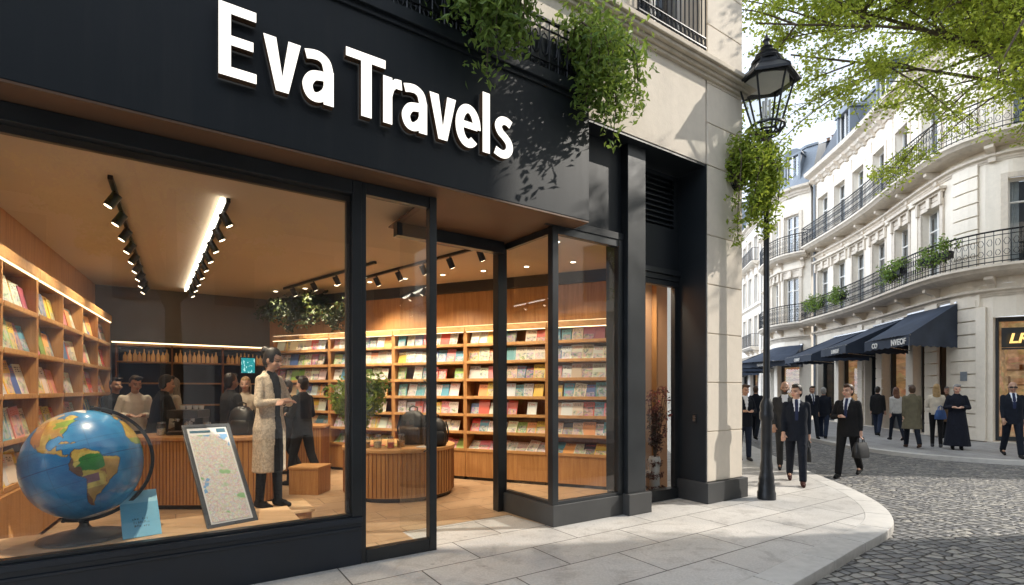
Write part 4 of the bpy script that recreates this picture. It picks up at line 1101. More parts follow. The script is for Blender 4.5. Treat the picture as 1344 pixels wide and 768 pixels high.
# ================================================================= leaves
def leafquad(mb, c, n, s, asp, lum, yel, rnd):
    """one leaf: two triangles folded along the midrib"""
    n = n.normalized(); t = n.orthogonal().normalized()
    t = Matrix.Rotation(rnd.uniform(0, 2*PI), 3, n) @ t; b = n.cross(t)
    f = n * s * .12; col = (lum, yel, 0)
    mb.add([c - t*s*.5, c + b*s*asp*.5 + f, c + t*s*.5, c - b*s*asp*.5 + f], [(0, 1, 2), (0, 2, 3)], col=col)
def cluster(mb, c, rad, n, s, rnd, up=.4, lum=(.1, .9), yel=(0, .3), asp=.5, flat=1.0):
    for _ in range(n):
        d = Vector((rnd.gauss(0, 1), rnd.gauss(0, 1), rnd.gauss(0, 1) * flat)).normalized() * rad * rnd.random() ** .45
        d.z *= flat
        nn = (Vector((rnd.gauss(0, 1), rnd.gauss(0, 1), rnd.gauss(0, 1))) .normalized() + Vector((0, 0, up)) + d.normalized() * .5)
        leafquad(mb, c + d, nn, s * rnd.uniform(.65, 1.25), asp, rnd.uniform(*lum), rnd.uniform(*yel), rnd)
# leafy bouquet on the round counter
rnd = random.Random(21)
vz = empty('vase_plant', V(c2.x - .55, c2.y - .45, C2H + .001), 'bushy green plant in a white vase on the round counter', 'plant', 0)
b = MB(); b.lathe([(.0, 0), (.07, 0), (.10, .05), (.11, .14), (.085, .22), (.09, .24), (.0, .235)], 20); obj('vase', b, M['white_ceramic'], vz, local=True, smooth=50)
b = MB(); lf = MB()
for k in range(26):
    az_ = rnd.uniform(0, 2*PI); le = rnd.uniform(.5, .95); out = rnd.uniform(.05, .42)
    pts = [Vector((0, 0, .2)) + Vector((math.cos(az_)*out*q**1.5, math.sin(az_)*out*q**1.5, le*q - .25*out*q*q)) for q in (0, .3, .6, .85, 1)]
    b.tube(pts, [.006, .005, .004, .003, .002], 5)
    for q in range(1, 5): cluster(lf, pts[q], .13, 30, .10, rnd, lum=(.1, 1), yel=(0, .75), asp=.40)
obj('stem', b, M['bark'], vz, local=True); obj('leaves', lf, M['leaf_plant'], vz, local=True)
# dried flowers in a tall vase behind the side window
dv = empty('dried_flowers', F(4.80, .62, .01), 'tall pale vase of dried pink flowers behind the side window', 'plant', 0)
b = MB(); b.lathe([(.0, 0), (.085, 0), (.09, .02), (.075, .35), (.095, .55), (.08, .60), (.0, .59)], 20); obj('vase', b, M['white_ceramic'], dv, local=True, smooth=50)
b = MB(); lf = MB(); rnd = random.Random(8)
for k in range(20):
    az_ = rnd.uniform(0, 2*PI); le = rnd.uniform(.4, 1.1); out = rnd.uniform(.02, .24)
    pts = [Vector((0, 0, .55)) + Vector((math.cos(az_)*out*q, math.sin(az_)*out*q, le*q)) for q in (0, .35, .7, 1)]
    b.tube(pts, .004, 4)
    for q in (1, 2, 3): cluster(lf, pts[q], .075, 16, .06, rnd, lum=(0, 1), yel=(0, .9) if q == 3 else (0, .25), asp=.45)
for k in range(10):
    az_ = rnd.uniform(0, 2*PI); pts = [Vector((math.cos(az_)*.08*q, math.sin(az_)*.08*q, .55 - .38*q*q)) + Vector((math.cos(az_)*.05, math.sin(az_)*.05, 0)) for q in (0, .4, .8, 1.1)]
    for q in pts[1:]: cluster(lf, q, .06, 12, .055, rnd, lum=(0, 1), yel=(0, .3), asp=.45)
obj('stem', b, M['bark'], dv, local=True); obj('leaves', lf, M['leaf_dry'], dv, local=True)
# ivy over the rear of the book wall
iv = empty('trailing_ivy', F(*R2(1.0, .1), 3.1), 'dark trailing ivy garland above the rear bookcases', 'plant', 0)
b = MB(); lf = MB(); rnd = random.Random(5); last = None
stem = []
for k in range(22):
    t = .0 + k * .095; a, d = R2(t, .12 + .06*math.sin(k)); p = F(a, d, 3.30 + .12*math.sin(k*.9)); stem.append(p)
    for q in range(3): cluster(lf, p + Vector((rnd.uniform(-.12, .12), rnd.uniform(-.12, .12), rnd.uniform(-.22, .22))), .17, 34, .085, rnd, lum=(0, 1), yel=(0, .3), asp=.6)
b.tube(stem, .012, 5)
obj('stem', b, M['bark'], iv); obj('leaves', lf, M['leaf_dark'], iv)
# ================================================================= buildings across the street
class Path:
    def __init__(self, pts, n=24):
        P = [Vector(p) for p in spl(pts, n)]; self.P = P; self.s = [0.0]
        for i in range(1, len(P)): self.s.append(self.s[-1] + (P[i] - P[i-1]).length)
        self.L = self.s[-1]
    def at(self, s, out=0.0):
        s0 = min(max(s, 0.0), self.L); lo, hi = 0, len(self.s) - 1
        while hi - lo > 1:
            m = (lo + hi) // 2
            if self.s[m] <= s0: lo = m
            else: hi = m
        f = (s0 - self.s[lo]) / max(1e-9, self.s[hi] - self.s[lo]); p = self.P[lo].lerp(self.P[hi], f)
        a = self.P[max(lo-1, 0)]; b = self.P[min(hi+1, len(self.P)-1)]; t = (b - a).normalized()
        if s != s0: p = p + t * (s - s0)
        n = Vector((-t.y, t.x)); q = p + n * out
        return q, t, n
    def pt(self, s, out, z): q, _, _ = self.at(s, out); return (q.x, q.y, z)
    def find_y(self, y):
        for i in range(1, len(self.P)):
            if (self.P[i-1].y - y) * (self.P[i].y - y) <= 0 and i > len(self.P)*self.skip:
                f = (y - self.P[i-1].y) / (self.P[i].y - self.P[i-1].y + 1e-9); return self.s[i-1] + f * (self.s[i] - self.s[i-1])
        return 0
    skip = 0.0
def pbox(mb, pa, s0, s1, z0, z1, o0, o1, sub=1):
    """box that follows the wall line between s0..s1, from out o0 to o1 (o1 nearer the street)"""
    n = sub
    vs = []; fs = []
    for i in range(n + 1):
        s = s0 + (s1 - s0) * i / n
        vs += [pa.pt(s, o0, z0), pa.pt(s, o1, z0), pa.pt(s, o1, z1), pa.pt(s, o0, z1)]
    for i in range(n):
        for k in range(4): fs.append((i*4+k, i*4+(k+1) % 4, (i+1)*4+(k+1) % 4, (i+1)*4+k))
    fs += [(3, 2, 1, 0), (n*4, n*4+1, n*4+2, n*4+3)]
    mb.add(vs, fs)
def sweep(mb, pa, s0, s1, prof, step=.4):
    """moulding: closed profile [(out, z)] carried along the wall"""
    n = max(1, int((s1 - s0) / step)); m = len(prof); vs = []; fs = []
    for i in range(n + 1):
        s = s0 + (s1 - s0) * i / n
        for (o, z) in prof: vs.append(pa.pt(s, o, z))
    for i in range(n):
        for k in range(m): fs.append((i*m+k, i*m+(k+1) % m, (i+1)*m+(k+1) % m, (i+1)*m+k))
    fs += [tuple(range(m-1, -1, -1)), tuple(n*m + k for k in range(m))]
    mb.add(vs, fs)
def wallgrid(mb, pa, s0, s1, z0, z1, ops, step=.5):
    ss = sorted(set([s0, s1] + [o[0] for o in ops] + [o[1] for o in ops])); S = [ss[0]]
    for a, b in zip(ss, ss[1:]):
        n = max(1, int((b - a) / step)); S += [a + (b-a)*k/n for k in range(1, n+1)]
    Z = sorted(set([z0, z1] + [o[2] for o in ops] + [o[3] for o in ops]))
    for a, b in zip(S, S[1:]):
        for c, d in zip(Z, Z[1:]):
            sm, zm = (a+b)/2, (c+d)/2
            if any(o[0] < sm < o[1] and o[2] < zm < o[3] for o in ops): continue
            mb.quad(pa.pt(b, 0, c), pa.pt(a, 0, c), pa.pt(a, 0, d), pa.pt(b, 0, d))
    for o in ops:
        dp = o[4]; q = lambda s, z, dd: pa.pt(s, -dd, z)
        mb.quad(q(o[0], o[2], 0), q(o[0], o[2], dp), q(o[0], o[3], dp), q(o[0], o[3], 0))
        mb.quad(q(o[1], o[2], dp), q(o[1], o[2], 0), q(o[1], o[3], 0), q(o[1], o[3], dp))
        mb.quad(q(o[0], o[3], dp), q(o[1], o[3], dp), q(o[1], o[3], 0), q(o[0], o[3], 0))
        mb.quad(q(o[0], o[2], 0), q(o[1], o[2], 0), q(o[1], o[2], dp), q(o[0], o[2], dp))
def railing(mb, pa, s0, s1, z, out, h=1.0, gap=.125, ends=True, orn=True):
    n = max(2, int((s1 - s0) / .3))
    line = lambda zz: [pa.pt(s0 + (s1-s0)*k/n, out, zz) for k in range(n+1)]
    for zz, r in ((z + .07, .018), (z + h, .028), (z + h - .13, .014), (z + .21, .012)): mb.tube(line(zz), r, 5)
    m = max(2, int((s1 - s0) / gap))
    for k in range(m + 1):
        s = s0 + (s1 - s0) * k / m
        mb.tube([pa.pt(s, out, z), pa.pt(s, out, z + h)], .012, 4)
        if orn and k < m:
            sm = s + (s1-s0)/m/2
            for zc, rz in ((z + h*.66, .11), (z + h*.34, .09)):
                mb.tube([pa.pt(sm + .040*math.cos(q*PI/3), out, zc + rz*math.sin(q*PI/3)) for q in range(6)], .009, 3, closed=True)
    if ends:
        for s in (s0, s1):
            for k in range(1, int(out/.13)): mb.tube([pa.pt(s, k*.13, z), pa.pt(s, k*.13, z + h)], .012, 4)
            for zz in (z + .07, z + h): mb.tube([pa.pt(s, .02, zz), pa.pt(s, out, zz)], .018, 4)
def window(root, pa, s0, s1, z0, z1, dp=.28, arch=False, trim='stone_far_trim', surround=True, lit=False, mull=True, hood=0):
    f = MB(); o1 = -dp + .07; o0 = -dp + .01; w = .07; sm = (s0+s1)/2
    for (a, b, c, d) in [(s0, s0+w, z0, z1), (s1-w, s1, z0, z1), (s0+w, s1-w, z1-w, z1), (s0+w, s1-w, z0, z0+.10)] + ([(sm-.04, sm+.04, z0+.1, z1-w), (s0+w, sm-.04, z1-.75, z1-.70), (sm+.04, s1-w, z1-.75, z1-.70)] if mull else []):
        pbox(f, pa, a, b, c, d, o0, o1)
    fr = obj('window', f, M['white_paint'], root)
    g = MB(); g.quad(pa.pt(s1-w+.01, -dp+.035, z0+.08), pa.pt(s0+w-.01, -dp+.035, z0+.08), pa.pt(s0+w-.01, -dp+.035, z1-w+.01), pa.pt(s1-w+.01, -dp+.035, z1-w+.01)); obj('pane', g, M['window_glass'], fr)
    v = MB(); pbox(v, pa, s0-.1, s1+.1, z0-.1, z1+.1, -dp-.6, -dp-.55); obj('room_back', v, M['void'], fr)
    c = MB(); wd = (s1-s0)
    for (a, b) in ((s0+.02, s0+wd*random.uniform(.25, .42)), (s1-wd*random.uniform(.25, .42), s1-.02)):
        n = 10; vs = []; fs = []
        for k in range(n+1):
            s = a + (b-a)*k/n; oo = -dp - .08 - .03*(k % 2); vs += [pa.pt(s, oo, z0), pa.pt(s, oo, z1)]
        for k in range(n): fs.append((2*k, 2*k+2, 2*k+3, 2*k+1))
        c.add(vs, fs)
    obj('curtain', c, M['curtain'], fr)
    if surround:
        t = MB(); e = .17
        pbox(t, pa, s0-e, s0-.003, z0, z1+e, .002, .065); pbox(t, pa, s1+.003, s1+e, z0, z1+e, .002, .065); pbox(t, pa, s0-.003, s1+.003, z1+.003, z1+e, .002, .065)
        if hood:
            pbox(t, pa, s0-.28, s1+.28, z1+.46, z1+.56, .002, .24); pbox(t, pa, s0-.22, s1+.22, z1+.38, z1+.459, .002, .14); pbox(t, pa, s0-.10, s1+.10, z1+.20, z1+.379, .002, .05)
            for s in (s0-.13, s1+.13): pbox(t, pa, s-.07, s+.07, z1-.05, z1+.379, .066, .15)
            pbox(t, pa, sm-.10, sm+.10, z1+.02, z1+.40, .066, .13)
        obj('window_surround', t, M[trim], fr, bevel=.01)
def cornice_far(mb, pa, s0, s1, z, big=1.0):
    sweep(mb, pa, s0, s1, [(.0, z), (.06*big, z), (.10*big, z+.10*big), (.16*big, z+.14*big), (.20*big, z+.26*big), (.42*big, z+.36*big), (.45*big, z+.50*big), (.0, z+.52*big)])
def console(mb, pa, s, z, d=.5, h=.45, w=.16):
    P = [(0, z), (d, z), (d, z-.10), (d*.75, z-.16), (d*.45, z-.22), (d*.28, z-.34), (.12, z-h), (0, z-h)]
    vs = [pa.pt(s-w/2, o, zz) for o, zz in P] + [pa.pt(s+w/2, o, zz) for o, zz in P]; n = len(P)
    mb.add(vs, [tuple(range(n)), tuple(range(2*n-1, n-1, -1))] + [(i, n+i, n+(i+1) % n, (i+1) % n) for i in range(n)])
def balcony(root, pa, s0, s1, z, out=.75, orn=True, gap=.125, cons=1.9, c0=None):
    b = MB(); sweep(b, pa, s0 - .03, s1 + .03, [(.0, z-.30), (out-.30, z-.30), (out-.18, z-.24), (out-.08, z-.20), (out-.02, z-.12), (out+.05, z-.08), (out+.05, z), (.0, z)])
    sl = obj('balcony', b, M['stone_far_trim'], root, smooth=30)
    s = (c0 if c0 is not None else s0 + .25)
    while s < s1:
        c = MB(); console(c, pa, s, z - .302, out - .28); obj('console', c, M['stone_far_trim'], sl); s += cons
    r = MB(); railing(r, pa, s0, s1, z, out - .02, 1.0, gap, True, orn); obj('railing', r, M['iron'], sl)
def mansard(root, pa, s0, s1, z, h=2.6, back=1.3, depth=8, dorm=(), mat='slate'):
    r = MB(); sweep(r, pa, s0, s1, [(-.05, z), (.02, z), (-.02, z+.25), (-back, z+h), (-back-1.8, z+h+.7), (-depth, z+h+.8), (-depth, z)], .6)
    rf = obj('roof', r, M[mat], root, smooth=30)
    e = MB(); sweep(e, pa, s0, s1, [(-back+.10, z+h-.02), (-back+.12, z+h+.10), (-back-.1, z+h+.16), (-back-.1, z+h)], .6); obj('ridge_trim', e, M['zinc'], rf)
    for s in dorm:
        d = MB(); w = .62
        pbox(d, pa, s-w, s-w+.14, z+.25, z+1.95, -1.2, -.12); pbox(d, pa, s+w-.14, s+w, z+.25, z+1.95, -1.2, -.12)
        pbox(d, pa, s-w+.14, s+w-.14, z+.25, z+.40, -1.2, -.12)
        n = 10; P = [(s + (w+.10)*math.cos(PI*k/n), z + 1.95 + .38*math.sin(PI*k/n)) for k in range(n+1)]
        vs = [pa.pt(a, -.06, b) for a, b in P] + [pa.pt(a, -1.4, b) for a, b in P]; m = n + 1
        d.add(vs, [tuple(range(m)), tuple(range(2*m-1, m-1, -1))] + [(i, m+i, m+(i+1) % m, (i+1) % m) for i in range(m)])
        dm = obj('dormer', d, M['zinc'], rf, bevel=.01)
        g = MB(); pbox(g, pa, s-w+.12, s+w-.12, z+.38, z+1.97, -.30, -.27); obj('dormer_pane', g, M['window_glass'], rf)
        g = MB(); pbox(g, pa, s-.035, s+.035, z+.40, z+1.95, -.268, -.22); pbox(g, pa, s-w+.14, s-w+.20, z+.40, z+1.95, -.268, -.22); pbox(g, pa, s+w-.20, s+w-.14, z+.40, z+1.95, -.268, -.22); obj('dormer_frame', g, M['white_paint'], rf)
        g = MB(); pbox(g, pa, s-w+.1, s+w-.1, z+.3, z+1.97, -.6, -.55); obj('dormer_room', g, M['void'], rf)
def chimney(root, x, y, z, h=1.8, w=.5, l=1.6, rz=.2):
    b = MB(Matrix.Translation((x, y, z)) @ Matrix.Rotation(rz, 4, 'Z')); b.box(-w, w, -l/2, l/2, 0, h); b.box(-w-.06, w+.06, -l/2-.06, l/2+.06, h - .25, h - .12)
    c = obj('chimney', b, M['stone_far_c'], root)
    p = MB(Matrix.Translation((x, y, z)) @ Matrix.Rotation(rz, 4, 'Z'))
    for k in range(4): p.lathe([(.12, h), (.10, h+.45), (.13, h+.47), (.0, h+.5)], 10, (0, -l/2 + l*(k+.5)/4, 0))
    obj('chimney_pot', p, M['soffit'], c)

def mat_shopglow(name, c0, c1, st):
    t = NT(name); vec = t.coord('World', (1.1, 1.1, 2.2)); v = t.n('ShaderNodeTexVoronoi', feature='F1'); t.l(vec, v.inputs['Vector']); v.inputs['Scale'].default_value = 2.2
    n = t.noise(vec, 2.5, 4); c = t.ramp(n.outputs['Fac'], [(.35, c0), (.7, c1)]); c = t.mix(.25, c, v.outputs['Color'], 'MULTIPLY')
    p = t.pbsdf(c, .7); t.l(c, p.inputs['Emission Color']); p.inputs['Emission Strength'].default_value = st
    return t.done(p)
M['glow_room_warm'] = mat_shopglow('glow_room_warm', (.34, .19, .085), (.72, .48, .25), .42)  # room walls glow by themselves in place of lamps
M['glow_room_dim'] = mat_shopglow('glow_room_dim', (.05, .035, .025), (.14, .09, .05), .10)
M['shelf_warm'] = mat_plain('shelf_warm', (.30, .14, .05), .5)

def shopfront(root, pa, s0, s1, z1=3.35, z0=.0, warm=True, dp=.45, door=False):
    """dark timber shop window with a self-glowing room behind it"""
    f = MB(); w = .09; n = max(1, round((s1-s0)/1.3))
    pbox(f, pa, s0, s0+w, z0+.02, z1, -dp, -dp+.16); pbox(f, pa, s1-w, s1, z0+.02, z1, -dp, -dp+.16)
    pbox(f, pa, s0+w, s1-w, z1-.12, z1, -dp, -dp+.16); pbox(f, pa, s0+w, s1-w, z0+.02, z0+(.15 if door else .5), -dp, -dp+.16)
    for k in range(1, n): s = s0 + (s1-s0)*k/n; pbox(f, pa, s-.04, s+.04, z0+.15, z1-.12, -dp+.01, -dp+.14)
    fr = obj('shop_front', f, M['black_paint'], root, bevel=.006)
    g = MB(); g.quad(pa.pt(s1-w, -dp+.07, z0+.15), pa.pt(s0+w, -dp+.07, z0+.15), pa.pt(s0+w, -dp+.07, z1-.1), pa.pt(s1-w, -dp+.07, z1-.1)); obj('pane', g, M['shop_glass'], fr)
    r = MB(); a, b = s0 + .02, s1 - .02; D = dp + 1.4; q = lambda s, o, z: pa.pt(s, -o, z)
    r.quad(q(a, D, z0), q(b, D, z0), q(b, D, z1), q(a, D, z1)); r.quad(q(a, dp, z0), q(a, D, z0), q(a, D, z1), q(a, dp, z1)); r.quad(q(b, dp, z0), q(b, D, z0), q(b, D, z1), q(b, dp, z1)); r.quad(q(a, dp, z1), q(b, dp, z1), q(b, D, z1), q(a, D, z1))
    obj('room', r, M['glow_room_warm' if warm else 'glow_room_dim'], fr)
    sh = MB()
    for z in (.9, 1.35, 1.8, 2.3): pbox(sh, pa, a + .05, b - .05, z, z + .04, -D + .01, -D + .30)
    for k in range(int((b - a) * 9)):
        z = random.choice((.94, 1.39, 1.84, 2.34)); s = random.uniform(a + .1, b - .15); pbox(sh, pa, s, s + random.uniform(.05, .12), z, z + random.uniform(.1, .3), -D + .05, -D + .18)
    obj('display_shelf', sh, M['shelf_warm'], fr)

# ---- building A: rounded corner, long facade
PA = Path([(34, 12.3), (28, 13.4), (22, 14.45), (17.6, 15.2), (16.0, 15.55), (15.25, 16.05), (14.95, 16.9), (15.05, 18.0), (15.45, 19.8), (16.0, 22.0), (16.4, 24.2), (16.65, 26.3), (16.85, 28.4)])
PA.skip = .35
sA = lambda y: PA.find_y(y)
A = empty('corner_apartment_building', (18, 18, 0), 'cream rounded corner building with two long iron balconies and navy awnings', 'building')
S_END = PA.L; SC = sA(17.4)          # where the straight street facade begins
wy = [18.35, 20.3, 22.2, 24.0, 25.7, 27.35]
ws_ = [sA(y) for y in wy]
right_w = [SC - 2.35, SC - 5.6, SC - 9.0, SC - 11.8]    # windows round the corner
ops1 = []; ops2 = []
for k, s in enumerate(ws_): ops1.append((s-.55, s+.55, 5.52, 8.15, .28)); ops2.append((s-.5, s+.5, 9.62, 12.1, .28))
for s in right_w: ops1.append((s-.65, s+.65, 5.52, 8.25, .28)); ops2.append((s-.55, s+.55, 9.62, 12.1, .28))
opg = []      # ground floor openings (s0, s1, warm, door)
ys = [(18.2, 19.05, 1), (19.45, 21.0, 1), (21.5, 23.3, 0), (23.75, 25.6, 1), (26.0, 27.9, 0)]
s_first = sA(17.55)
opg.append((s_first, s_first + .85, 1, 0))
for (y0, y1, wm_) in [(18.75, 19.55, 1), (20.05, 21.9, 1), (22.5, 23.5, 0), (24.1, 25.9, 1), (26.3, 28.0, 0)]: opg.append((sA(y0), sA(y1), wm_, 0))
s_door = SC - 2.35
opg.append((s_door - 1.15, s_door + 1.0, 1, 1)); opg.append((SC - 8.2, SC - 5.4, 1, 0)); opg.append((SC - 12.0, SC - 9.2, 0, 0))
w_ = MB(); wallgrid(w_, PA, 0, S_END, 0, 5.0, [(a, b, .02, 3.4 if not d else 3.95, .45) for (a, b, _, d) in opg])
obj('ground_wall', w_, M['stone_far'], A)
w_ = MB(); wallgrid(w_, PA, 0, S_END, 5.0, 13.3, ops1 + ops2); obj('wall', w_, M['stone_far'], A)
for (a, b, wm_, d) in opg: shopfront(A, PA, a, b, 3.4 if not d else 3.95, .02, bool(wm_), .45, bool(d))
for o in ops1: window(A, PA, o[0], o[1], o[2], o[3], hood=1 if o[0] > SC else 0)
for o in ops2: window(A, PA, o[0], o[1], o[2], o[3])
# rusticated piers beside the corner
for (a, b, zz0, zz1, o1) in [(SC - 1.05, SC - .12, .02, 4.9, .075), (opg[1][0] - .85, opg[1][0] - .12, .02, 4.9, .075), (opg[3][0] - .62, opg[3][0] - .1, .02, 4.9, .075), (opg[4][0] - .5, opg[4][0] - .08, .02, 4.9, .075), (SC - 1.0, SC - .2, 5.55, 9.0, .07), (SC - 1.0, SC - .2, 9.7, 13.0, .07)]:
    q = MB(); z = zz0
    while z < zz1 - .1: pbox(q, PA, a, b, z + .008, min(z + .41, zz1) - .008, .0, o1, 3); z += .43
    obj('rusticated_pier', q, M['stone_far'], A, bevel=.012)
q = MB(); 
for s in [(x + y_) / 2 for x, y_ in zip(ws_, ws_[1:])]:
    pbox(q, PA, s - .22, s + .22, 5.5, 8.55, .002, .07); pbox(q, PA, s - .28, s + .28, 8.56, 8.78, .002, .16); pbox(q, PA, s - .22, s + .22, 9.62, 12.8, .002, .06); pbox(q, PA, s - .27, s + .27, 5.5, 5.8, .002, .10)
obj('pilaster', q, M['stone_far'], A, bevel=.012)
q = MB(); cornice_far(q, PA, 0, S_END, 4.62, .45); cornice_far(q, PA, 0, S_END, 8.85, .45); cornice_far(q, PA, 0, S_END, 13.05, 1.25)
s = .4
while s < S_END: console(q, PA, s, 13.24, .34, .34, .18); s += .8
obj('cornice', q, M['stone_far_trim'], A, smooth=30)
q = MB(); pbox(q, PA, s_door + 1.15, s_door + 1.40, .02, 4.3, .0, .09); pbox(q, PA, s_door - 1.55, s_door - 1.30, .02, 4.3, .0, .09); pbox(q, PA, s_door - 1.55, s_door + 1.40, 4.301, 4.55, .0, .12); obj('door_surround', q, M['stone_far'], A, bevel=.01)
balcony(A, PA, SC - 13.0, S_END - .1, 5.5, .75, cons=1.9); balcony(A, PA, SC - 13.0, S_END - .1, 9.6, .72, cons=1.9)
mansard(A, PA, 0, S_END, 13.65, 2.7, 1.3, 9, [SC - 10, SC - 6, SC - 2.2] + [s for s in ws_[0::2]])
chimney(A, 21.5, 22, 15.5, 2.6); chimney(A, 22.5, 27.6, 15.5, 2.4)
# down pipe and small wall plates
q = MB(); q.tube([PA.pt(S_END - .25, .09, .1), PA.pt(S_END - .25, .09, 13.0)], .06, 8); obj('drain_pipe', q, M['zinc'], A)
q = MB(); pbox(q, PA, SC - .72, SC - .52, 1.95, 2.25, .076, .10); obj('wall_plate', q, M['zinc'], A)
q = MB(); pbox(q, PA, SC - .42, SC - .32, 1.45, 1.62, .076, .11); obj('wall_bell', q, M['iron'], A)
# self-glowing gold shop lettering over the corner door
def text_mb(body, size, bold=0.0, extrude=.01):
    cu = bpy.data.curves.new('lettering', 'FONT'); cu.body = body; cu.size = size; cu.offset = bold; cu.extrude = extrude; cu.align_x = 'CENTER'
    o = bpy.data.objects.new('lettering', cu); COL.objects.link(o); bpy.context.view_layer.update()
    me = bpy.data.meshes.new_from_object(o.evaluated_get(bpy.context.evaluated_depsgraph_get()))
    mb = MB(); mb.v = [tuple(v.co) for v in me.vertices]; mb.f = [tuple(p.vertices) for p in me.polygons]; mb.c = [(1, 1, 1)] * len(mb.v)
    bpy.data.objects.remove(o); bpy.data.curves.remove(cu); bpy.data.meshes.remove(me); return mb
def text_at(body, size, M4, bold=0.0, shear=0.0):
    t = text_mb(body, size, bold); out = MB(); S = Matrix(((1, shear, 0, 0), (0, 1, 0, 0), (0, 0, 1, 0), (0, 0, 0, 1)))
    out.add(t.v, t.f, M4 @ S); return out
def wall_frame(pa, s, out, z):
    p, t, n = pa.at(s, out); x = Vector((-t.x, -t.y, 0)); nn = Vector((n.x, n.y, 0))   # x runs to the right seen from the street
    return Matrix(((x.x, 0, nn.x, p.x), (x.y, 0, nn.y, p.y), (x.z, 1, 0, z), (0, 0, 0, 1)))
q = MB(); pbox(q, PA, s_door - .98, s_door + .82, 3.0, 3.62, -.29, -.24); sgn = obj('sign_board', q, M['black_paint'], A)
obj('gold_lettering', text_at('LR', .42, wall_frame(PA, s_door + .35, -.225, 3.13), .012, .22), M['gold'], sgn)
q = MB(); pbox(q, PA, s_door - .98, s_door + .82, 2.93, 2.985, -.32, -.26); pbox(q, PA, s_door + .0, s_door + .1, .04, 2.93, -.32, -.28); obj('door_bar', q, M['black_paint'], A)

# ---- building B: bow-fronted, next door
PB = Path([(16.75, 28.5), (16.15, 29.2), (15.95, 30.2), (16.15, 31.6), (16.75, 33.0), (17.7, 34.0), (18.6, 35.4), (19.0, 37.2), (19.4, 39.4)])
Bd = empty('bow_front_building', (18, 32, 0), 'cream bow-fronted building with curved balconies beyond the drain pipe', 'building')
def simple_building(root, pa, floors, step, w, s_in, top, stone_m, ground_h, shops, dorm, bal=(), arch=None, orn=True, roof='zinc', hood=0, cz=.9):
    ops = []
    for (z0, z1) in floors:
        s = s_in
        while s < pa.L - .6: ops.append((s-w/2, s+w/2, z0, z1, .25)); s += step
    g = []; 
    for (a, b, wm_) in shops: g.append((a, b, .02, 3.1, .40))
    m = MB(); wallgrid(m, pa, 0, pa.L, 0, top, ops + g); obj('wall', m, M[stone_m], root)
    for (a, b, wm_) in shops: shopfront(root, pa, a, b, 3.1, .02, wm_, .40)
    for o in ops: window(root, pa, o[0], o[1], o[2], o[3], .25, hood=hood if o[2] < 7 else 0)
    m = MB(); cornice_far(m, pa, 0, pa.L, ground_h, .5); cornice_far(m, pa, 0, pa.L, top - .35, cz)
    for (z0, z1) in floors[1:]: cornice_far(m, pa, 0, pa.L, z0 - .45, .35)
    obj('cornice', m, M['stone_far_trim'], root, smooth=30)
    for (a, b, z, out) in bal: balcony(root, pa, a, b, z, out, orn, .14, 1.4)
    mansard(root, pa, 0, pa.L, top + .12, 2.6, 1.2, 8, dorm, roof)
simple_building(Bd, PB, [(5.5, 8.1), (9.45, 11.7)], 1.55, .95, 1.1, 13.1, 'stone_far', 4.5, [(.6, 2.4, 1), (2.9, 4.8, 0), (5.4, 7.0, 1), (8.0, 10.2, 0)], [1.2, 3.6, 6.5, 9.2], [(.15, 5.6, 5.45, .65), (.15, 5.6, 9.4, .6)], hood=1)
w_ = MB(); w_.prism([(16.87, 28.42), (24, 27.5), (25, 39), (19.4, 39.4), (18.6, 35.4), (17.0, 33.0)], 13.0, 13.25); obj('roof_deck', w_, M['zinc'], Bd)
chimney(Bd, 21, 33, 14.8, 3.0); chimney(Bd, 20.6, 37.5, 14.8, 2.6)
# ---- building C and D farther along
PC = Path([(19.35, 39.6), (20.1, 43.2), (20.9, 47.0), (21.7, 51.0)])
Cb = empty('narrow_apartment_building', (21, 45, 0), 'narrow pale building with short balconies just right of the lamp post', 'building')
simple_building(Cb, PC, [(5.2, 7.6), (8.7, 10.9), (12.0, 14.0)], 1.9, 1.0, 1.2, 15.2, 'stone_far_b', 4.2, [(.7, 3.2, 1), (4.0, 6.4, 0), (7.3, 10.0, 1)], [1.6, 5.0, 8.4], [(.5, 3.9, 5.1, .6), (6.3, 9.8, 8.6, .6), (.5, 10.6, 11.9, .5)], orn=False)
PD = Path([(21.7, 51.2), (22.6, 56), (23.6, 62), (25.0, 70), (27, 80)])
Db = empty('far_apartment_building', (24, 60, 0), 'hazy pale building farthest down the street left of the lamp post', 'building')
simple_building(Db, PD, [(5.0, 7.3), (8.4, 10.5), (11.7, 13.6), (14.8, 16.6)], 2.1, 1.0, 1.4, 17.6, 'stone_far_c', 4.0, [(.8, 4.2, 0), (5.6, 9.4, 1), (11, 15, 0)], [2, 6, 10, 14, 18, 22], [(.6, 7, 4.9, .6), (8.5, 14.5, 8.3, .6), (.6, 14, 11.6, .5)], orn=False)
chimney(Cb, 24, 44, 16.5, 3); chimney(Cb, 24.5, 49.5, 16.5, 3.4); chimney(Db, 27, 56, 19, 3); chimney(Db, 28, 64, 19, 3)
for root, pa, z in ((A, PA, 13.5), (Bd, PB, 13.0), (Cb, PC, 15.2), (Db, PD, 17.6)):
    m = MB(); e0, e1 = pa.at(pa.L, -.02)[0], pa.at(pa.L, -8)[0]; m.quad((e0.x, e0.y, 0), (e1.x, e1.y, 0), (e1.x, e1.y, z), (e0.x, e0.y, z))
    e0, e1 = pa.at(0, -.02)[0], pa.at(0, -8)[0]; m.quad((e0.x, e0.y, 0), (e1.x, e1.y, 0), (e1.x, e1.y, z), (e0.x, e0.y, z)); obj('party_wall', m, M['stone_far_c'], root)

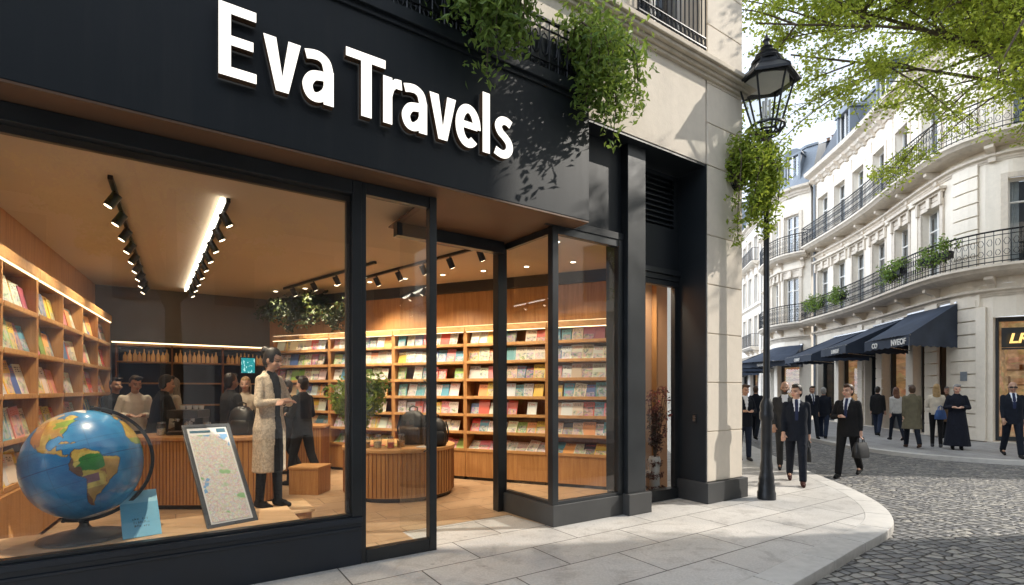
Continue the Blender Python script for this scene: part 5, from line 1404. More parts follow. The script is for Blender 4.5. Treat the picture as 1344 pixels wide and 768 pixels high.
# ================================================================= awnings
def awning(pa, s0, s1, zt, zb, proj, label, text=(), vh=.30, outdir=None, n=8):
    p, t, nn = pa.at((s0+s1)/2)
    root = empty('shop_awning', (p.x, p.y, zb), label, 'awning', 0, 'navy shop awnings across the street')
    def P(s, f, z):          # f 0 at the wall, 1 at the front bar
        a, _, nv = pa.at(s, .05)
        d = Vector(outdir) if outdir else nv * proj
        return Vector((a.x + d.x*f, a.y + d.y*f, z))
    m = MB(); vs = []; fs = []
    for i in range(n + 1):
        s = s0 + (s1-s0)*i/n
        for f in (0, .5, 1): vs.append(P(s, f, zt + (zb - zt)*f - .05*math.sin(PI*f)))
    for i in range(n):
        for k in range(2): fs.append((i*3+k, (i+1)*3+k, (i+1)*3+k+1, i*3+k+1))
    m.add(vs, fs)
    for s in (s0, s1): m.add([P(s, 0, zt), P(s, 1, zb), P(s, 1, zb - .02), P(s, 0, zb - .02)], [(0, 1, 2, 3)])
    obj('canopy', m, M['canvas'], root)
    v = MB(); 
    def hang(a, b, k=14):
        vs = []; fs = []
        for i in range(k + 1):
            q = a.lerp(b, i/k); vs += [q, q - Vector((0, 0, vh + .02*math.cos(i*PI)))]
        for i in range(k): fs.append((2*i, 2*i+2, 2*i+3, 2*i+1))
        v.add(vs, fs)
    hang(P(s0, 1.005, zb), P(s1, 1.005, zb)); hang(P(s0, 0, zb - .015), P(s0, 1, zb - .015)); hang(P(s1, 0, zb - .015), P(s1, 1, zb - .015))
    obj('valance', v, M['canvas'], root)
    b = MB(); b.tube([P(s0, .99, zb - .01), P(s1, .99, zb - .01)], .025, 6); b.tube([P(s0, 0, zt + .03), P(s1, 0, zt + .03)], .05, 6)
    for s in (s0 + .1, s1 - .1): b.tube([P(s, 0, zb - .25), P(s, .97, zb - .04)], .018, 5)
    obj('frame_bar', b, M['steel'], root)
    a, bb = P(s1, 1.005, zb), P(s0, 1.005, zb); x = (bb - a).normalized(); nz = Vector((x.y, -x.x, 0))      # x to the right seen from the street
    for (body, fr, size) in text:
        c = a.lerp(bb, fr) + nz * .02; T = Matrix(((x.x, 0, nz.x, c.x), (x.y, 0, nz.y, c.y), (0, 1, 0, zb - vh + .06), (0, 0, 0, 1)))
        obj('awning_lettering', text_at(body, size, T, .006), M['white_paint'], root)
awning(PA, sA(17.0), sA(19.75), 4.55, 3.42, 2.4, 'nearest navy canvas awning, the largest, with white lettering', [('CO', .27, .24), ('NVEOF', .80, .27)], .34, (-2.25, -.80))
awning(PA, sA(20.0), sA(22.6), 4.45, 3.40, 2.5, 'second navy awning from the right, lettered LANEUF', [('LANEUF', .62, .22)], .32, (-2.55, -.35))
awning(PA, sA(23.0), sA(26.2), 4.35, 3.30, 2.4, 'third navy awning from the right, before the bow-fronted building', [('CANEF', .5, .2)], .30)
awning(PB, .4, 3.0, 4.2, 3.25, 2.2, 'navy awning under the curved balcony of the bow-fronted building', [('NAVE', .5, .2)], .28)
awning(PB, 4.2, 8.6, 4.0, 3.15, 2.0, 'navy awning on the receding side of the bow-fronted building', [], .28)
awning(PC, .4, 4.4, 3.9, 3.1, 1.9, 'faded navy awning right behind the lamp post', [], .26)
awning(PC, 5.2, 10.2, 3.8, 3.05, 1.8, 'navy awning just left of the lamp post', [], .26)
awning(PD, .6, 6.6, 3.7, 3.0, 1.8, 'farthest navy awning beside the stone corner pier', [], .26)

# ================================================================= planters on the balconies
def balcony_plant(pa, s, z, out, w, h, label, seed, drop=.3):
    p = pa.at(s, out)[0]; root = empty('balcony_plant', (p.x, p.y, z), label, 'plant', 0, 'plants on the balconies across the street'); r = random.Random(seed)
    b = MB(); pbox(b, pa, s - w*.42, s + w*.42, z + .45, z + .68, out - .12, out + .12); obj('trough', b, M['iron'], root)
    lf = MB()
    for _ in range(int(26 * w)):
        q = Vector(pa.pt(s + r.uniform(-w/2, w/2), out + r.uniform(-.15, .28), z + .62 + r.uniform(-drop, h) * (1 - .3*r.random())))
        cluster(lf, q, .20, 22, .11, r, lum=(.15, 1), yel=(0, .4), asp=.55)
    obj('leaves', lf, M['leaf_plant'], root)
balcony_plant(PA, sA(17.15), 5.5, .72, 1.1, .55, 'rounded green bush on the lower balcony above the nearest awning', 1)
balcony_plant(PA, sA(19.3), 5.5, .72, 1.5, .5, 'green bush on the lower balcony above the gap between two awnings', 2)
balcony_plant(PA, sA(24.4), 5.5, .72, 1.2, .45, 'small bush on the lower balcony above the third awning', 3)
balcony_plant(PA, sA(26.8), 5.5, .72, 1.7, .5, 'wide bush at the far end of the lower balcony by the drain pipe', 4)
balcony_plant(PA, SC - 3.1, 5.5, .75, .7, .25, 'small round plant hanging on the balcony rail above the gold-lettered door', 5, .15)

# ================================================================= far pavement
fk = catmull([(60, 2.2), (34, 7.4), (20, 10.0), (14.6, 11.05), (11.9, 11.75), (10.55, 12.9), (10.05, 14.4), (10.1, 16.4), (10.7, 20), (12.0, 26), (14.0, 34), (16.2, 44), (19, 58), (23, 76)], 8)
fki = offset_line(fk, -.28)
kb = MB(); strip(kb, fk, fki, -.11, .0); tag(obj('kerb', kb, M['kerb'], smooth=40), kind='structure')
pv = MB(); pv.prism(offset_line(fk, -.281) + [(70, 80), (70, 0)], -.11, -.002); tag(obj('pavement', pv, M['paving_far']), kind='structure')

ek = catmull([(11.3, -30), (11.3, -12), (11.3, 2.0), (11.5, 5.5), (12.2, 7.6), (13.6, 8.5), (17, 8.6), (24, 8.0), (40, 5.5)], 8)
kb = MB(); strip(kb, ek[::-1], offset_line(ek, -.28)[::-1], -.11, .0); tag(obj('kerb', kb, M['kerb'], smooth=40), kind='structure')
pv = MB(); pv.prism(offset_line(ek, -.281) + [(60, 2), (60, -30)], -.11, -.002); tag(obj('pavement', pv, M['paving_far']), kind='structure')

# ================================================================= street lamp
lx, ly = 3.86, 7.72
lp = empty('street_lamp', (lx, ly, 0), 'tall black cast-iron street lamp with a big glass lantern', 'street lamp')
b = MB(); b.lathe([(0.0000, 0), (0.1312, 0), (0.1312, .10), (0.1184, .13), (0.1184, .22), (0.1056, .26), (0.1120, .30), (0.1024, .36), (0.0864, .42), (0.0928, .47), (0.0864, .52), (0.0781, .58), (0.0755, 1.18), (0.0960, 1.21), (0.0992, 1.30), (0.0864, 1.34), (0.0960, 1.40), (0.0800, 1.46), (0.0544, 1.52), (0.0000, 1.52)], 24, (lx, ly, 0)); obj('base', b, M['lamp_iron'], lp, smooth=40)
b = MB(); b.lathe([(0.0499, 1.5), (0.0422, 3.2), (0.0371, 4.95), (0.0480, 4.97), (0.0544, 5.02), (0.0448, 5.06), (0.0640, 5.10), (0.0960, 5.16), (0.1024, 5.20), (0.0768, 5.26), (0.0480, 5.32), (0.0448, 5.42), (0.0576, 5.46), (0.0448, 5.5), (0.0000, 5.5)], 20, (lx, ly, 0)); obj('pole', b, M['lamp_iron'], lp, smooth=40)
# lantern: six-sided glass body widening upwards
NZ = 6; rb, rt_ = .17, .385; zb, zt = 5.56, 6.31; ZS = lambda z: 6.31 + (z - 6.52) * .78
hexp = lambda r, z, k: Vector((lx + r*math.cos(PI/6 + k*PI/3 + .25), ly + r*math.sin(PI/6 + k*PI/3 + .25), z))
b = MB(); b.tube([hexp(.25, 5.63, k*.5) for k in range(12)], .022, 6, closed=True)
for k in range(6): b.tube([(lx, ly, 5.44), hexp(.16, 5.50, k), hexp(.25, 5.63, k)], .014, 5)
b.tube([hexp(rb, zb, k) for k in range(6)], .018, 6, closed=True); b.lathe([(.0, 5.48), (.06, 5.48), (.09, 5.56), (.0, 5.57)], 12, (lx, ly, 0)); obj('cradle', b, M['lamp_iron'], lp, smooth=40)
b = MB()
for k in range(6): b.tube([hexp(rb, zb, k), hexp(rt_, zt, k)], .016, 6)
b.tube([hexp(rt_, zt, k) for k in range(6)], .02, 6, closed=True); cage = obj('lantern_frame', b, M['lamp_iron'], lp)
b = MB()
for k in range(6): b.quad(hexp(rb, zb, k), hexp(rb, zb, k+1), hexp(rt_, zt, k+1), hexp(rt_, zt, k))
obj('lantern_glass', b, M['lantern_glass'], lp)
b = MB()
for (r0, z0, r1, z1) in [(.475, 6.50, .46, 6.56), (.46, 6.56, .36, 6.68), (.36, 6.68, .24, 6.80), (.24, 6.80, .19, 6.93)]:
    z0, z1 = ZS(z0), ZS(z1)
    for k in range(6): b.quad(hexp(r0, z0, k), hexp(r0, z0, k+1), hexp(r1, z1, k+1), hexp(r1, z1, k))
for k in range(6): b.tube([hexp(.475, ZS(6.50), k), hexp(.46, ZS(6.56), k), hexp(.36, ZS(6.68), k), hexp(.24, ZS(6.80), k), hexp(.19, ZS(6.93), k)], .012, 5)
for k in range(6): b.add([hexp(.475, ZS(6.50), k), hexp(.475, ZS(6.50), k+1), hexp(.36, ZS(6.53), k+1), hexp(.36, ZS(6.53), k)], [(0, 1, 2, 3)])
b.lathe([(q_[0], ZS(q_[1])) for q_ in [(.20, 6.90), (.215, 6.94), (.17, 6.98), (.15, 7.02), (.165, 7.05), (.10, 7.10), (.07, 7.16), (.09, 7.19), (.045, 7.24), (.035, 7.30), (.055, 7.34), (.03, 7.38), (.018, 7.44), (.0, 7.48)]], 20, (lx, ly, 0)); obj('roof', b, M['lamp_iron'], lp, smooth=35)
b = MB(); b.lathe([(.0, 6.305), (.35, 6.305), (.30, 6.37), (.0, 6.385)], 6, (lx, ly, 0)); obj('reflector', b, M['white_paint'], lp)
b = MB(); b.tube([(lx, ly, 5.56), (lx, ly, 5.80)], .022, 8)
for k in range(3): a = k*2.1; b.tube([(lx + .05*math.cos(a), ly + .05*math.sin(a), 5.78), (lx + .05*math.cos(a), ly + .05*math.sin(a), 6.05)], .020, 8)
obj('burner', b, M['white_ceramic'], lp, smooth=60)

# ================================================================= plants on the shop front
def hanging(name, pts, label, seed, mat, size=.10, dens=26, rad=.22, yel=(0, .35), lum=(.1, 1)):
    """trailing shrub: stems through pts lists with leaf clusters along them"""
    r = random.Random(seed); c0 = Vector(pts[0][0]); root = empty(name, c0, label, 'plant'); st = MB(); lf = MB()
    for line in pts:
        P = [Vector(p) for p in line]; P = [Vector(p) for p in spl3(P, 4)]
        st.tube(P, [.016 * (1 - .8*k/len(P)) for k in range(len(P))], 5)
        for k, p in enumerate(P):
            rr = rad * (1 - .45*k/len(P))
            for _ in range(2): cluster(lf, p + Vector((r.gauss(0, .3), r.gauss(0, .3), r.gauss(0, .35))) * rr, rr, dens // 2, size, r, up=.6, lum=lum, yel=yel, asp=.42)
    obj('stem', st, M['bark'], root); obj('leaves', lf, mat, root)
def spl3(P, n):
    out = []; Q = [P[0]*2 - P[1]] + P + [P[-1]*2 - P[-2]]
    for i in range(1, len(Q) - 2):
        for k in range(n):
            t = k/n; a, b, c, d = Q[i-1], Q[i], Q[i+1], Q[i+2]; out.append(0.5*((2*b) + (c-a)*t + (2*a-5*b+4*c-d)*t*t + (3*b-a-3*c+d)*t**3))
    out.append(P[-1]); return out
def strands(a0, a1, n, d0, z0, out, dz, seed, droop=1.0):
    r = random.Random(seed); L = []
    for i in range(n):
        a = a0 + (a1 - a0) * (i + r.uniform(.1, .9)) / n; e = 1 - abs(2*(i + .5)/n - 1)
        dd = (dz * (.45 + .75*e) * r.uniform(.65, 1.1)); sx = r.uniform(-.15, .15); o = out * r.uniform(.6, 1.15); h = r.uniform(.12, .40)
        L.append([F(a, d0, z0), F(a + sx*.3, d0 - o*.5, z0 + h), F(a + sx*.7, d0 - o, z0 + h*.2), F(a + sx, d0 - o*1.08, z0 - dd*.55), F(a + sx*1.2, d0 - o*.95, z0 - dd)])
    return L
hanging('hanging_shrub', strands(.62, 1.40, 15, -.22, 5.66, .42, .72, 31), 'large green shrub spilling over the fascia above the letter v', 31, M['leaf_plant'], .09, 15, .30)
hanging('hanging_shrub', strands(2.30, 3.0, 14, -.22, 5.50, .42, .85, 32), 'trailing green shrub at the right end of the fascia', 32, M['leaf_plant'], .09, 15, .29, (0, .5))
# wall shrub on the corner pier, by the street lamp
wl = []
r = random.Random(77)
for i in range(14):
    h = r.uniform(-.1, .45); o = r.uniform(.2, .55); dz = r.uniform(.25, 1.15); sx = r.uniform(-.35, .30)
    wl.append([F(5.66, -.17, 4.95), F(5.66 + sx*.4, -.17 - o*.5, 5.05 + h), F(5.70 + sx*.8, -.2 - o, 5.0 + h*.4), F(5.72 + sx, -.2 - o*.9, 4.95 - dz*.55), F(5.72 + sx*.8, -.2 - o*.7, 4.95 - dz)])
hanging('wall_shrub', wl, 'bright green shrub hanging on the stone corner pier beside the lamp', 33, M['leaf_lit'], .082, 22, .20, (0, .6), (.3, 1))

hb_ = empty('wall_basket', F(5.70, -.30, 4.78), 'small iron half basket fixed to the stone pier under the bright shrub', 'wall basket', ANG)
b = fm(); yb = D_ST - .012
for z, rr in ((5.02, .20), (4.88, .17), (4.76, .11)): b.tube([(5.70 + rr*math.cos(PI + PI*k/10), yb - rr*.8*math.sin(PI*k/10), z) for k in range(11)], .010, 5)
for k in range(11):
    c_, s_ = math.cos(PI + PI*k/10), math.sin(PI*k/10); b.tube([(5.70 + rr_*c_, yb - rr_*.8*s_, z) for z, rr_ in ((5.02, .20), (4.88, .17), (4.76, .11), (4.70, .03))], .007, 4)
obj('basket', b, M['iron'], hb_)
b = fm(); b.loft([(5.70, yb - .05, 4.74, .07, .05), (5.70, yb - .07, 4.86, .14, .065), (5.70, yb - .075, 4.99, .17, .075)], 14); obj('soil_liner', b, M['bark'], hb_)

# ================================================================= trees
def tree(loc, limbs, label, seed, trunk_h, trunk_r, leaf_n=26, crown=(), size=.13, name='plane_tree', dens=1.0, mat=None):
    r = random.Random(seed); root = empty(name, loc, label, 'tree'); base = Vector(loc); st = MB(); lf = MB()
    top = base + Vector((0, 0, trunk_h))
    st.tube([base + Vector((0, 0, -.12)), base + Vector((0, 0, .3)), base + Vector((.05, .02, trunk_h*.5)), top], [trunk_r*1.35, trunk_r, trunk_r*.85, trunk_r*.7], 14)
    def branch(p0, p1, rad, depth):
        mid = p0.lerp(p1, .5) + Vector((r.uniform(-.3, .3), r.uniform(-.3, .3), r.uniform(.1, .6))) * (p1 - p0).length * .15
        P = spl3([p0, mid, p1], 5); st.tube(P, [rad * (1 - .75*k/len(P)) for k in range(len(P))], 7 if depth == 0 else 5)
        L = (p1 - p0).length
        if depth < 2:
            nb = max(3, int(L * (1.5 if depth == 0 else 2.6)))
            for k in range(nb):
                f = r.uniform(.30, 1.0); q = P[min(len(P)-1, int(f*(len(P)-1)))]
                dr = (p1 - p0).normalized() * .8 + Vector((r.gauss(0, .7), r.gauss(0, .7), r.gauss(-.05, .45)))
                branch(q, q + dr.normalized() * L * r.uniform(.20, .36), rad * .42, depth + 1)
        if depth == 0:
            for q in P[int(len(P)*.4):]: cluster(lf, q, .30, leaf_n, size, r, up=.9, lum=(.0, 1), yel=(0, .65), asp=.62, flat=.6)
        if depth >= 1:
            for k, q in enumerate(P[2:]):
                if r.random() < dens: cluster(lf, q + Vector((r.gauss(0, .12), r.gauss(0, .12), r.gauss(-.05, .08))), .26, leaf_n, size, r, up=.9, lum=(.0, 1), yel=(0, .65), asp=.62, flat=.55)
    for (p, rad) in limbs: branch(top + Vector((0, 0, r.uniform(-.6, 0))), Vector(p), rad, 0)
    obj('trunk', st, M['bark'], root, smooth=60); obj('crown', lf, mat or M['leaf_tree'], root)
    return len(lf.f)
n1 = tree((13.5, 11.6, 0), [((4.9, 10.2, 9.0), .05), ((5.7, 10.4, 8.5), .05), ((6.7, 10.5, 9.6), .07), ((6.1, 10.6, 10.3), .12), ((7.6, 10.4, 10.0), .06), ((8.8, 10.5, 10.7), .08), ((10.1, 9.7, 7.4), .05), ((9.7, 10.2, 10.3), .08),
    ((8.7, 11.0, 11.2), .12), ((10.4, 10.4, 11.2), .10), ((7.4, 10.2, 10.6), .12), ((9.2, 10.8, 11.2), .12), ((8.8, 8.1, 9.0), .10), ((7.9, 8.6, 10.8), .11), ((14.0, 14.5, 12.0), .15), ((16.5, 11, 11.0), .15)],
    'big plane tree with sunlit yellow-green leaves hanging into the top right corner', 3, 8.8, .24, 15, size=.086, dens=.60)
tree((12.7, 5.2, 0), [((11.4, 6.4, 6.6), .06), ((11.2, 5.2, 7.0), .06), ((12.4, 6.7, 7.6), .06), ((13.6, 6.3, 7.0), .06), ((12.0, 4.1, 6.6), .06), ((13.4, 4.3, 7.2), .06), ((12.6, 5.3, 8.6), .07), ((11.0, 5.9, 5.6), .05)],
    'unseen young street tree added for leaf shade on the pavement', 12, 4.2, .11, 13, size=.10, dens=.5)  # out of view, put in to dapple the pavement
tree((4.2, -6.5, -.1), [((1.5, -4.5, 8.5), .14), ((3.0, -8.5, 9.5), .15), ((6.5, -4.0, 8.0), .14), ((7.0, -8.0, 9.0), .14), ((4.5, -6.0, 11.0), .16), ((2.0, -6.5, 6.6), .12), ((5.5, -5.0, 6.4), .12), ((-.5, -6.0, 9.5), .13)],
    'plane tree across the road that the shop window reflects', 9, 4.4, .26, 12, size=.15, dens=.8)
# ---- row across the main road, seen only in the shop glass
PF = Path([(-22, -22.5), (-8, -13.2), (4, -5.3 - 0), (12, 0)]); PF = Path([(p[0] + 6.5, p[1] - 9.5) for p in [(-26, -15.5), (-12, -6.3), (0, 1.6), (6, 5.6)]])
Fb = empty('row_across_the_road', (2, -9, 0), 'pale town houses across the main road, reflected in the shop window', 'building')
m = MB(); ops = []
for z0 in (.6, 4.5):
    s = 1.2
    while s < PF.L - 1.2: ops.append((s - .6, s + .6, z0, z0 + 2.2, .25)); s += 2.7
# this row faces the shop, so the outward side is flipped by walking the line the other way
PF.P = PF.P[::-1]; PF.s = [0.0]
for i in range(1, len(PF.P)): PF.s.append(PF.s[-1] + (PF.P[i] - PF.P[i-1]).length)
wallgrid(m, PF, 0, PF.L, -.1, 7.4, ops, 1.2); obj('wall', m, M['stone_far_c'], Fb)
m = MB(); cornice_far(m, PF, 0, PF.L, 3.7, .5); cornice_far(m, PF, 0, PF.L, 6.8, 1.0); obj('cornice', m, M['stone_far_trim'], Fb)
for o in ops:
    g = MB(); g.quad(PF.pt(o[1], -.24, o[2]), PF.pt(o[0], -.24, o[2]), PF.pt(o[0], -.24, o[3]), PF.pt(o[1], -.24, o[3])); obj('window', g, M['zinc'], Fb)
mansard(Fb, PF, 0, PF.L, 7.3, 1.6, 1.2, 7)
# ---- added corner building, unseen to the right; shades the pavement and fascia
PE = Path([(15.2, -14), (15.2, -4), (15.2, 3.0), (15.25, 5.9), (15.6, 6.95), (16.6, 7.4), (22, 6.9), (30, 5.9)])
Eb = empty('shade_corner_building', (18, 2, 0), 'unseen pale corner building added to shade the pavement and shop fascia', 'building')
m = MB(); ops = []
for z0 in (5.3, 8.9, 12.4, 15.6):
    s = 1.5
    while s < PE.L - 1.5: ops.append((s - .55, s + .55, z0, z0 + 2.3, .25)); s += 2.6
wallgrid(m, PE, 0, PE.L, -.1, 19.0, ops, .8); obj('wall', m, M['stone_far'], Eb)
m = MB(); cornice_far(m, PE, 0, PE.L, 4.6, .5); cornice_far(m, PE, 0, PE.L, 18.4, 1.1); obj('cornice', m, M['stone_far_trim'], Eb)
for o in ops:
    g = MB(); g.quad(PE.pt(o[1], -.24, o[2]), PE.pt(o[0], -.24, o[2]), PE.pt(o[0], -.24, o[3]), PE.pt(o[1], -.24, o[3])); obj('window', g, M['zinc'], Eb)
mansard(Eb, PE, 0, PE.L, 18.9, 2.6, 1.2, 7)
# ================================================================= people
def remesh(mb, voxel, it=6, fac=.5):
    me = mesh_from('tmp', mb); o = bpy.data.objects.new('tmp', me); TMP.objects.link(o)
    m = o.modifiers.new('r', 'REMESH'); m.mode = 'VOXEL'; m.voxel_size = voxel; m.use_smooth_shade = True
    if it: s = o.modifiers.new('s', 'SMOOTH'); s.factor = fac; s.iterations = it
    dg = bpy.context.evaluated_depsgraph_get(); out = bpy.data.meshes.new_from_object(o.evaluated_get(dg))
    bpy.data.objects.remove(o); bpy.data.meshes.remove(me)
    return out
# a scratch scene keeps the depsgraph small while the figures are grown
TMPS = bpy.data.scenes.new('scratch'); TMP = TMPS.collection
def remesh_fast(mb, voxel, it=6, fac=.5):
    me = mesh_from('tmp', mb); o = bpy.data.objects.new('tmp', me); TMP.objects.link(o)
    m = o.modifiers.new('r', 'REMESH'); m.mode = 'VOXEL'; m.voxel_size = voxel; m.use_smooth_shade = True
    if it: s = o.modifiers.new('s', 'SMOOTH'); s.factor = fac; s.iterations = it
    vl = TMPS.view_layers[0]; vl.update(); dg = vl.depsgraph
    out = bpy.data.meshes.new_from_object(o.evaluated_get(dg), depsgraph=dg)
    bpy.data.objects.remove(o); bpy.data.meshes.remove(me); out.shade_smooth()
    return out
def mat_cloth(name, col, var=.15, rough=.85, pat=None, scale=90):
    t = NT(name); vec = t.coord('Object'); n = t.noise(vec, 7, 4, .6); n2 = t.noise(vec, 260, 2)
    c = t.ramp(n.outputs['Fac'], [(.3, lerp(col, 1-var)), (.7, lerp(col, 1+var))])
    if pat:
        v = t.n('ShaderNodeTexVoronoi', feature='F1'); t.l(vec, v.inputs['Vector']); v.inputs['Scale'].default_value = scale
        n3 = t.noise(vec, scale*.5, 3, .7); k = t.ramp(n3.outputs['Fac'], [(.46, (0,0,0)), (.54, (1,1,1))]); c = t.mix(k, c, pat)
    w = t.noise(t.coord('Object', (1.6, 1.6, .7)), 9, 3, .5, 1.2)
    nr = t.bump(w.outputs['Fac'], .55, .03); nr = t.bump(n2.outputs['Fac'], .15, .002, nr)
    return t.done(t.pbsdf(c, rough, 0, nr, .25))
def mat_skin():
    t = NT('skin'); at = t.n('ShaderNodeAttribute', attribute_name='Col'); n = t.noise(t.coord('Object'), 40, 3)
    g = t.ramp(n.outputs['Fac'], [(.3, (.9,.88,.87)), (.7, (1.06,1.04,1.03))]); c = t.mix(.7, at.outputs['Color'], g, 'MULTIPLY')
    return t.done(t.pbsdf(c, .5, 0, None, .4, Subsurface_Weight=.08))
M['skin'] = mat_skin()
CL = {k: mat_cloth('cloth_' + k, c) for k, c in dict(navy=(.007,.010,.018), black=(.009,.009,.010), charcoal=(.035,.036,.038), jeans=(.016,.024,.048), olive=(.13,.115,.075), cream=(.60,.56,.49),
      white=(.62,.62,.62), shirt=(.72,.74,.78), grey=(.30,.30,.30), robe=(.008,.010,.018), blue=(.05,.10,.25), brown=(.10,.06,.035), tie=(.020,.028,.07), lightgrey=(.40,.39,.37), beige=(.46,.43,.37), tan=(.56,.49,.39), leather=(.05,.028,.018), shoe=(.010,.010,.010), ox=(.045,.014,.012), sneaker=(.06,.06,.065)).items()}
CL['lace'] = mat_cloth('cloth_lace', (.66,.56,.44), .1, .85, (.48,.40,.31), 85)
def mat_hair(name, c):
    t = NT(name); vec = t.coord('Object', (60, 60, 6)); n = t.noise(vec, 3, 3, .6, .6); cc = t.ramp(n.outputs['Fac'], [(.3, lerp(c, .5)), (.7, lerp(c, 1.5))])
    return t.done(t.pbsdf(cc, .45, 0, t.bump(n.outputs['Fac'], .6, .004), .4))
HAIR = {k: mat_hair('hair_' + k, c) for k, c in dict(dark=(.016,.011,.008), brown=(.055,.028,.014), blond=(.30,.19,.08), grey=(.24,.23,.22), auburn=(.10,.040,.018), black=(.010,.009,.009)).items()}
SKIN = dict(fair=(.55,.33,.24), tan=(.42,.25,.17), brown=(.22,.12,.075), pale=(.60,.39,.30))

def person(loc, rz, label, H=1.76, skin='fair', top='suit', topc='navy', legc='navy', shoe='shoe', hair='short', hairc='dark', legs=((.25, .1), (-.22, .25)), arms=None, head=(0, 0),
           vox=.014, female=False, group=None, lean=0.0, beard=False, sit=False, inner='shirt', tie=True, shades=False, bald=False, width=1.0):
    """legs: (hip pitch forwards, knee bend) left/right; arms: ((upper dir), (fore dir)) left/right in body space, the figure faces -y, its left is +x"""
    k = H / 1.76; fem = female
    sh, hw = (.172, .085) if fem else (.196, .088); sh *= width
    pel = Vector((0, 0, .93))
    def leg(side, hip, knee):
        x = side * hw; a = Vector((x, 0, .90)); th = Vector((0, -math.sin(hip), -math.cos(hip))); kn = a + th * .43
        q = hip - knee; shn = Vector((0, -math.sin(q), -math.cos(q))); an = kn + shn * .43
        return a, kn, an, q
    LG = [leg(1, *legs[0]), leg(-1, *legs[1])]
    if arms is None: arms = (((.10, .08, -1), (.02, -.25, -1)), ((-.10, -.1, -1), (-.02, -.35, -1)))
    spine = Matrix.Rotation(lean, 4, 'X')     # lean forward about the hips
    def up(v): v = Vector(v); return pel + (spine @ (v - pel))
    AR = []
    for side, (u, f) in zip((1, -1), arms):
        s = up((side * (sh - .034), 0.0, 1.392)); e = s + Vector(u).normalized() * .285; w = e + Vector(f).normalized() * .245; AR.append((s, e, w, Vector(f).normalized(), side))
    hy, hp = head; HM = Matrix.Translation(up((0, -.012, 1.50))) @ spine @ Matrix.Rotation(hy, 4, 'Z') @ Matrix.Rotation(hp, 4, 'X')
    hm = lambda v: HM @ Vector(v)
    # lowest foot touches the ground
    low = min((a[2].z - .085) for a in LG) if not sit else 0
    shift = Vector((0, 0, -low))
    # ---------------- skin body, one continuous surface
    b = MB(Matrix.Scale(k, 4) @ Matrix.Translation(shift))
    tor = [(0,.0,.84,.13,.095), (0,.0,.93,.155 if not fem else .165,.11), (0,.0,1.05,.135 if not fem else .115,.09), (0,-.005,1.2,.15 if not fem else .135,.105), (0,.0,1.33,.165 if not fem else .145,.10), (0,.01,1.42,.13,.075), (0,.012,1.46,.06,.055)]
    tb = MB(); tb.loft(tor, 20); b.add([up(v) for v in tb.v], tb.f)
    b.capsule(up((0, .012, 1.42)), hm((0, .005, .08)), .056 if not fem else .047, .052 if not fem else .043)
    R3 = (spine @ Matrix.Rotation(hy, 4, 'Z') @ Matrix.Rotation(hp, 4, 'X')).to_3x3()
    b.ball(hm((0, .012, .155)), .074, .092, .105, 18, 12, R3=R3); b.ball(hm((0, -.020, .095)), .057, .070, .082, 16, 10, R3=R3); b.ball(hm((0, -.056, .052)), .030, .026, .025, R3=R3)
    b.capsule(hm((0, -.084, .135)), hm((0, -.108, .100)), .010, .015, 8)          # nose
    b.ball(hm((0, -.083, .066)), .026, .016, .014, 10, 6, R3=R3)                   # lips
    b.ball(hm((0, -.074, .150)), .055, .020, .012, 12, 6, R3=R3)                   # brow ridge
    for s_ in (1, -1): b.ball(hm((s_*.076, .012, .115)), .010, .022, .034, 10, 6, R3=R3); b.ball(hm((s_*.040, -.062, .095)), .026, .024, .026, 10, 6, R3=R3)
    for (s, e, w, f, side) in AR:
        b.capsule(s, e, .050, .040); b.capsule(e, w, .040, .029)
        x = Vector((0, 0, 1)).cross(f); x = x.normalized() if x.length > .2 else Vector((0, -1, 0)); nrm = f.cross(x).normalized()
        pc = w + f * .055; b.capsule(w, pc + f*.01, .028, .033)
        for q in range(-1, 3):
            o = x * ((q - .5) * .020); L = (.070, .078, .072, .056)[q+1]; r0 = pc + o + f*.02; m1 = r0 + f*L*.55 - nrm*.008*1; m2 = m1 + f*L*.35 - nrm*.026
            b.capsule(r0, m1, .0105, .0095, 8); b.capsule(m1, m2, .0095, .008, 8)
        tb0 = w + f*.03 - x*.02*side; b.capsule(tb0, tb0 + f*.045 - x*.035*side - nrm*.012, .0125, .0105, 8)
    for (a, kn, an, q) in LG:
        b.capsule(a, kn, .080, .053); b.capsule(kn, an, .053, .036); fd = Vector((0, -math.cos(q*.6), -math.sin(q*.6)*.5 if q < 0 else .0)).normalized()
        b.capsule(an + Vector((0, .02, -.035)), an + fd*.13 + Vector((0, 0, -.05)), .030, .022)
    body = remesh_fast(b, vox * .62 if vox < .012 else vox * .8, 4)
    n = len(body.vertices); co = np.empty(n*3, np.float32); body.vertices.foreach_get('co', co); co = co.reshape(-1, 3)
    HI = np.array((Matrix.Scale(k, 4) @ Matrix.Translation(shift) @ HM).inverted()); hc = co @ HI[:3, :3].T + HI[:3, 3]
    col = np.ones((n, 4), np.float32); base = np.array(SKIN[skin]); col[:, :3] = base
    fx, fy, fz = hc[:, 0], hc[:, 1], hc[:, 2]; fr = (fy < -.045) & (fz > 0) & (fz < .26)
    def setc(m, c): col[m, :3] = c
    for s_ in (1, -1):
        setc(fr & ((((fx - s_*.033)/.019)**2 + ((fz - .128)/.009)**2) < 1), base*.25); setc(fr & ((((fx - s_*.033)/.026)**2 + ((fz - .152)/.006)**2) < 1), base*.22)
    setc(fr & (((fx/.026)**2 + ((fz - .066)/.010)**2) < 1), np.array((base[0]*.85, base[1]*.45, base[2]*.45)))
    if beard: setc((fy < .02) & (fz < .105) & (fz > .0) & ~((((fx/.022)**2 + ((fz - .068)/.010)**2)) < 1) & ((fz < .085) | (np.abs(fx) > .045)), np.array((.06,.045,.035)))
    hid = (co[:, 2] < (.40 if top != 'dress' else .2) * k) 
